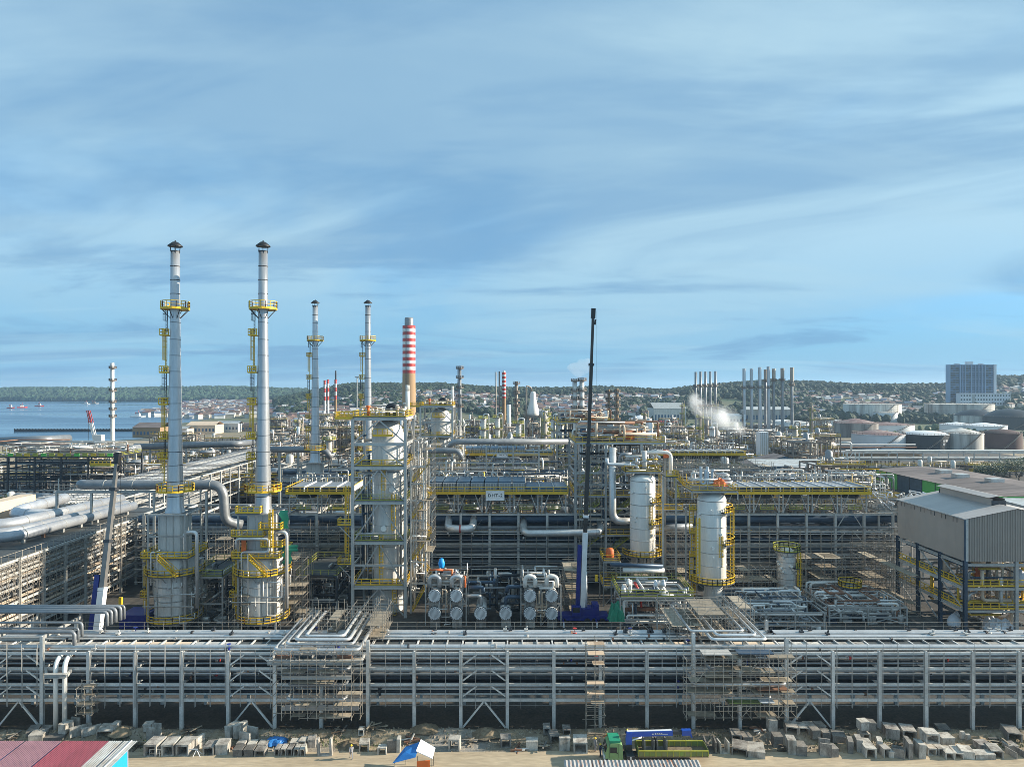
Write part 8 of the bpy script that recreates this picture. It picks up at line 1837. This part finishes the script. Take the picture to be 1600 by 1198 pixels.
def woods():
    R = random.Random(21); b = MB()
    for _ in range(5200):
        px = R.uniform(-60, 520); d = 2275+R.random()**1.6*700; x = X(px, d); r = R.uniform(5, 11); clump(b, x, d, land(x, d)+r*.9, r, R)
    solid('forest', b, 'forest', 'continuous woods along the far shore of the bay', 'forest', kind='stuff')
    b = MB()
    for _ in range(15000):
        px = R.uniform(430, 1750); d = R.uniform(820, 1620) if R.random() < .66 else R.uniform(1330, 1650); x = X(px, d)
        m = noise.noise((x*.006, d*.006, 4))*.8 + noise.noise((x*.02, d*.02, 9))*.4; ridge = smooth(1250, 1450, d)
        if m < -.02-ridge*.6: continue
        r = R.uniform(3.2, 6.2)*(1+.35*ridge); clump(b, x, d, land(x, d)+r*.8, r, R)
    solid('forest', b, 'forest', 'woods and garden trees covering the hills behind the town', 'forest', kind='stuff')
    b = MB()
    for _ in range(700):
        px = R.uniform(430, 1700); d = R.uniform(600, 830); x = X(px, d)
        if noise.noise((x*.012, d*.012, 2)) < .1: continue
        r = R.uniform(2, 4.2); clump(b, x, d, land(x, d)+r*.7, r, R)
    solid('undergrowth', b, 'leaf', 'scattered bushes between the refinery and the town', 'bushes', kind='stuff')
woods()
def tree(label, x, y, h, r, seed, n=1500):
    R = random.Random(seed); T = Thing('tree', label, 'tree', (x, y, 0), group='trees at the edge of the works'); b = MB(); th = h*.4; b.tube((x, y, 0), (x+R.uniform(-.3, .3), y, th), .32, 8, .2); limbs = []
    for k in range(7):
        a = R.uniform(0, 6.3); e = Vector((x+r*.6*cos(a), y+r*.6*sin(a), th+R.uniform(.2, .5)*h)); b.tube((x, y, th*R.uniform(.7, 1)), e, .14, 6, .05); limbs.append(e)
    limbs.append(Vector((x, y, h*.85))); T.part('trunk', b, 'bark'); b = MB()
    for _ in range(n):
        c = R.choice(limbs); q = Vector((R.gauss(0, 1), R.gauss(0, 1), R.gauss(0, .7))).normalized()*r*.55*R.random()**.4; p = c+q; s = R.uniform(.18, .4); u = Vector((R.uniform(-1, 1), R.uniform(-1, 1), R.uniform(-1, 1))).normalized(); v = u.orthogonal().normalized()
        b.add([tuple(p-u*s), tuple(p+v*s*.6), tuple(p+u*s), tuple(p-v*s*.6)], [(0, 1, 2, 3)])
    T.part('crown', b, 'leaf')
for k, (px, d, h, r) in enumerate(((4, 188, 12, 3.2), (-8, 192, 14, 4), (12, 196, 9, 2.6), (1552, 318, 9, 5), (1570, 322, 11, 6), (1592, 316, 10, 6), (1612, 320, 12, 6), (1536, 326, 7, 4))):
    tree(('leafy green tree at the picture edge above the cream building, ' + ('front one', 'tallest one', 'smallest one')[k]) if k < 3 else 'dark green bushy tree beyond the rusty roof, ' + ('near the pipe bridge', 'beside the smaller trees', 'near the edge', 'at the very edge', 'smallest of the group')[k-3], X(px, d), d, h, r, k)

# ------------------------------------------------------------------ steam and haze
def volume_material(name, col, dens, noisy):
    m = bpy.data.materials.new(name); m.use_nodes = True; nt = m.node_tree; N = nt.nodes; L = nt.links; N.remove(N['Principled BSDF']); pv = N.new('ShaderNodeVolumePrincipled'); pv.inputs['Color'].default_value = (*col, 1); pv.inputs['Density'].default_value = dens; pv.inputs['Anisotropy'].default_value = .2
    if noisy:
        geo = N.new('ShaderNodeNewGeometry'); nz = N.new('ShaderNodeTexNoise'); nz.inputs['Scale'].default_value = noisy; nz.inputs['Detail'].default_value = 4; L.new(geo.outputs['Position'], nz.inputs['Vector']); mr = N.new('ShaderNodeMapRange'); mr.inputs['From Min'].default_value = .36; mr.inputs['From Max'].default_value = .64; mr.inputs['To Max'].default_value = dens; L.new(nz.outputs['Fac'], mr.inputs['Value']); L.new(mr.outputs[0], pv.inputs['Density'])
    L.new(pv.outputs[0], N['Material Output'].inputs['Volume']); MATS[name] = m
for nm_, dn_ in (('steam_veil', .05), ('steam_body', .16), ('steam_core', .34)): volume_material(nm_, (1, 1, 1), dn_, .10)
volume_material('thin_steam', (1, .97, .95), .035, .07)
def plume(label, puffs, shells, seed):
    import bmesh
    T = Thing('steam', label, 'steam', (X(puffs[0][0], puffs[0][2]), puffs[0][2], 0), kind='stuff')
    for (nm, k, mt_) in shells:
        bm = bmesh.new()
        for (px, py, d, r) in puffs:
            bmesh.ops.create_icosphere(bm, subdivisions=3, radius=1, matrix=Matrix.Translation(Vector((X(px, d), d, Z(py, d))) - T.off) @ Matrix.Diagonal((r*k, r*k, r*k*.85, 1)))
        for v in bm.verts: v.co += v.normal * (noise.noise(v.co*.22) * 1.6 + noise.noise(v.co*.6) * .7) * min(1, k)
        me = bpy.data.meshes.new(nm); bm.to_mesh(me); bm.free(); me.materials.append(MATS[mt_]); o = bpy.data.objects.new(nm, me); COL.objects.link(o); o.parent = T.o; o['kind'] = 'stuff'
        md = o.modifiers.new('merge', 'REMESH'); md.mode = 'VOXEL'; md.voxel_size = .7
SH = (('veil', 1.15, 'steam_veil'), ('body', .85, 'steam_body'), ('core', .58, 'steam_core'))
plume('white steam plume rising in front of the five thin stacks', [(1159, 677, 300, 1.8), (1153, 671, 300, 3.0), (1146, 664, 300, 4.2), (1138, 658, 300, 5.4), (1128, 652, 301, 6.2), (1118, 649, 302, 5.8), (1107, 645, 304, 5.2), (1098, 638, 306, 4.4), (1090, 629, 308, 3.6), (1085, 619, 310, 2.8)], SH, 1)
plume('faint steam cloud above the twin white columns', [(905, 578, 420, 5), (912, 572, 420, 5), (898, 574, 420, 4), (918, 568, 420, 4)], (('veil', 1.1, 'thin_steam'),), 2)
volume_material('haze', (.52, .74, .97), .00010, None)
b = MB(); b.box(-9200, -300, -6, 9200, 9200, 118); solid('haze', b, 'haze', 'thin bluish air over the whole place', 'haze', kind='stuff')
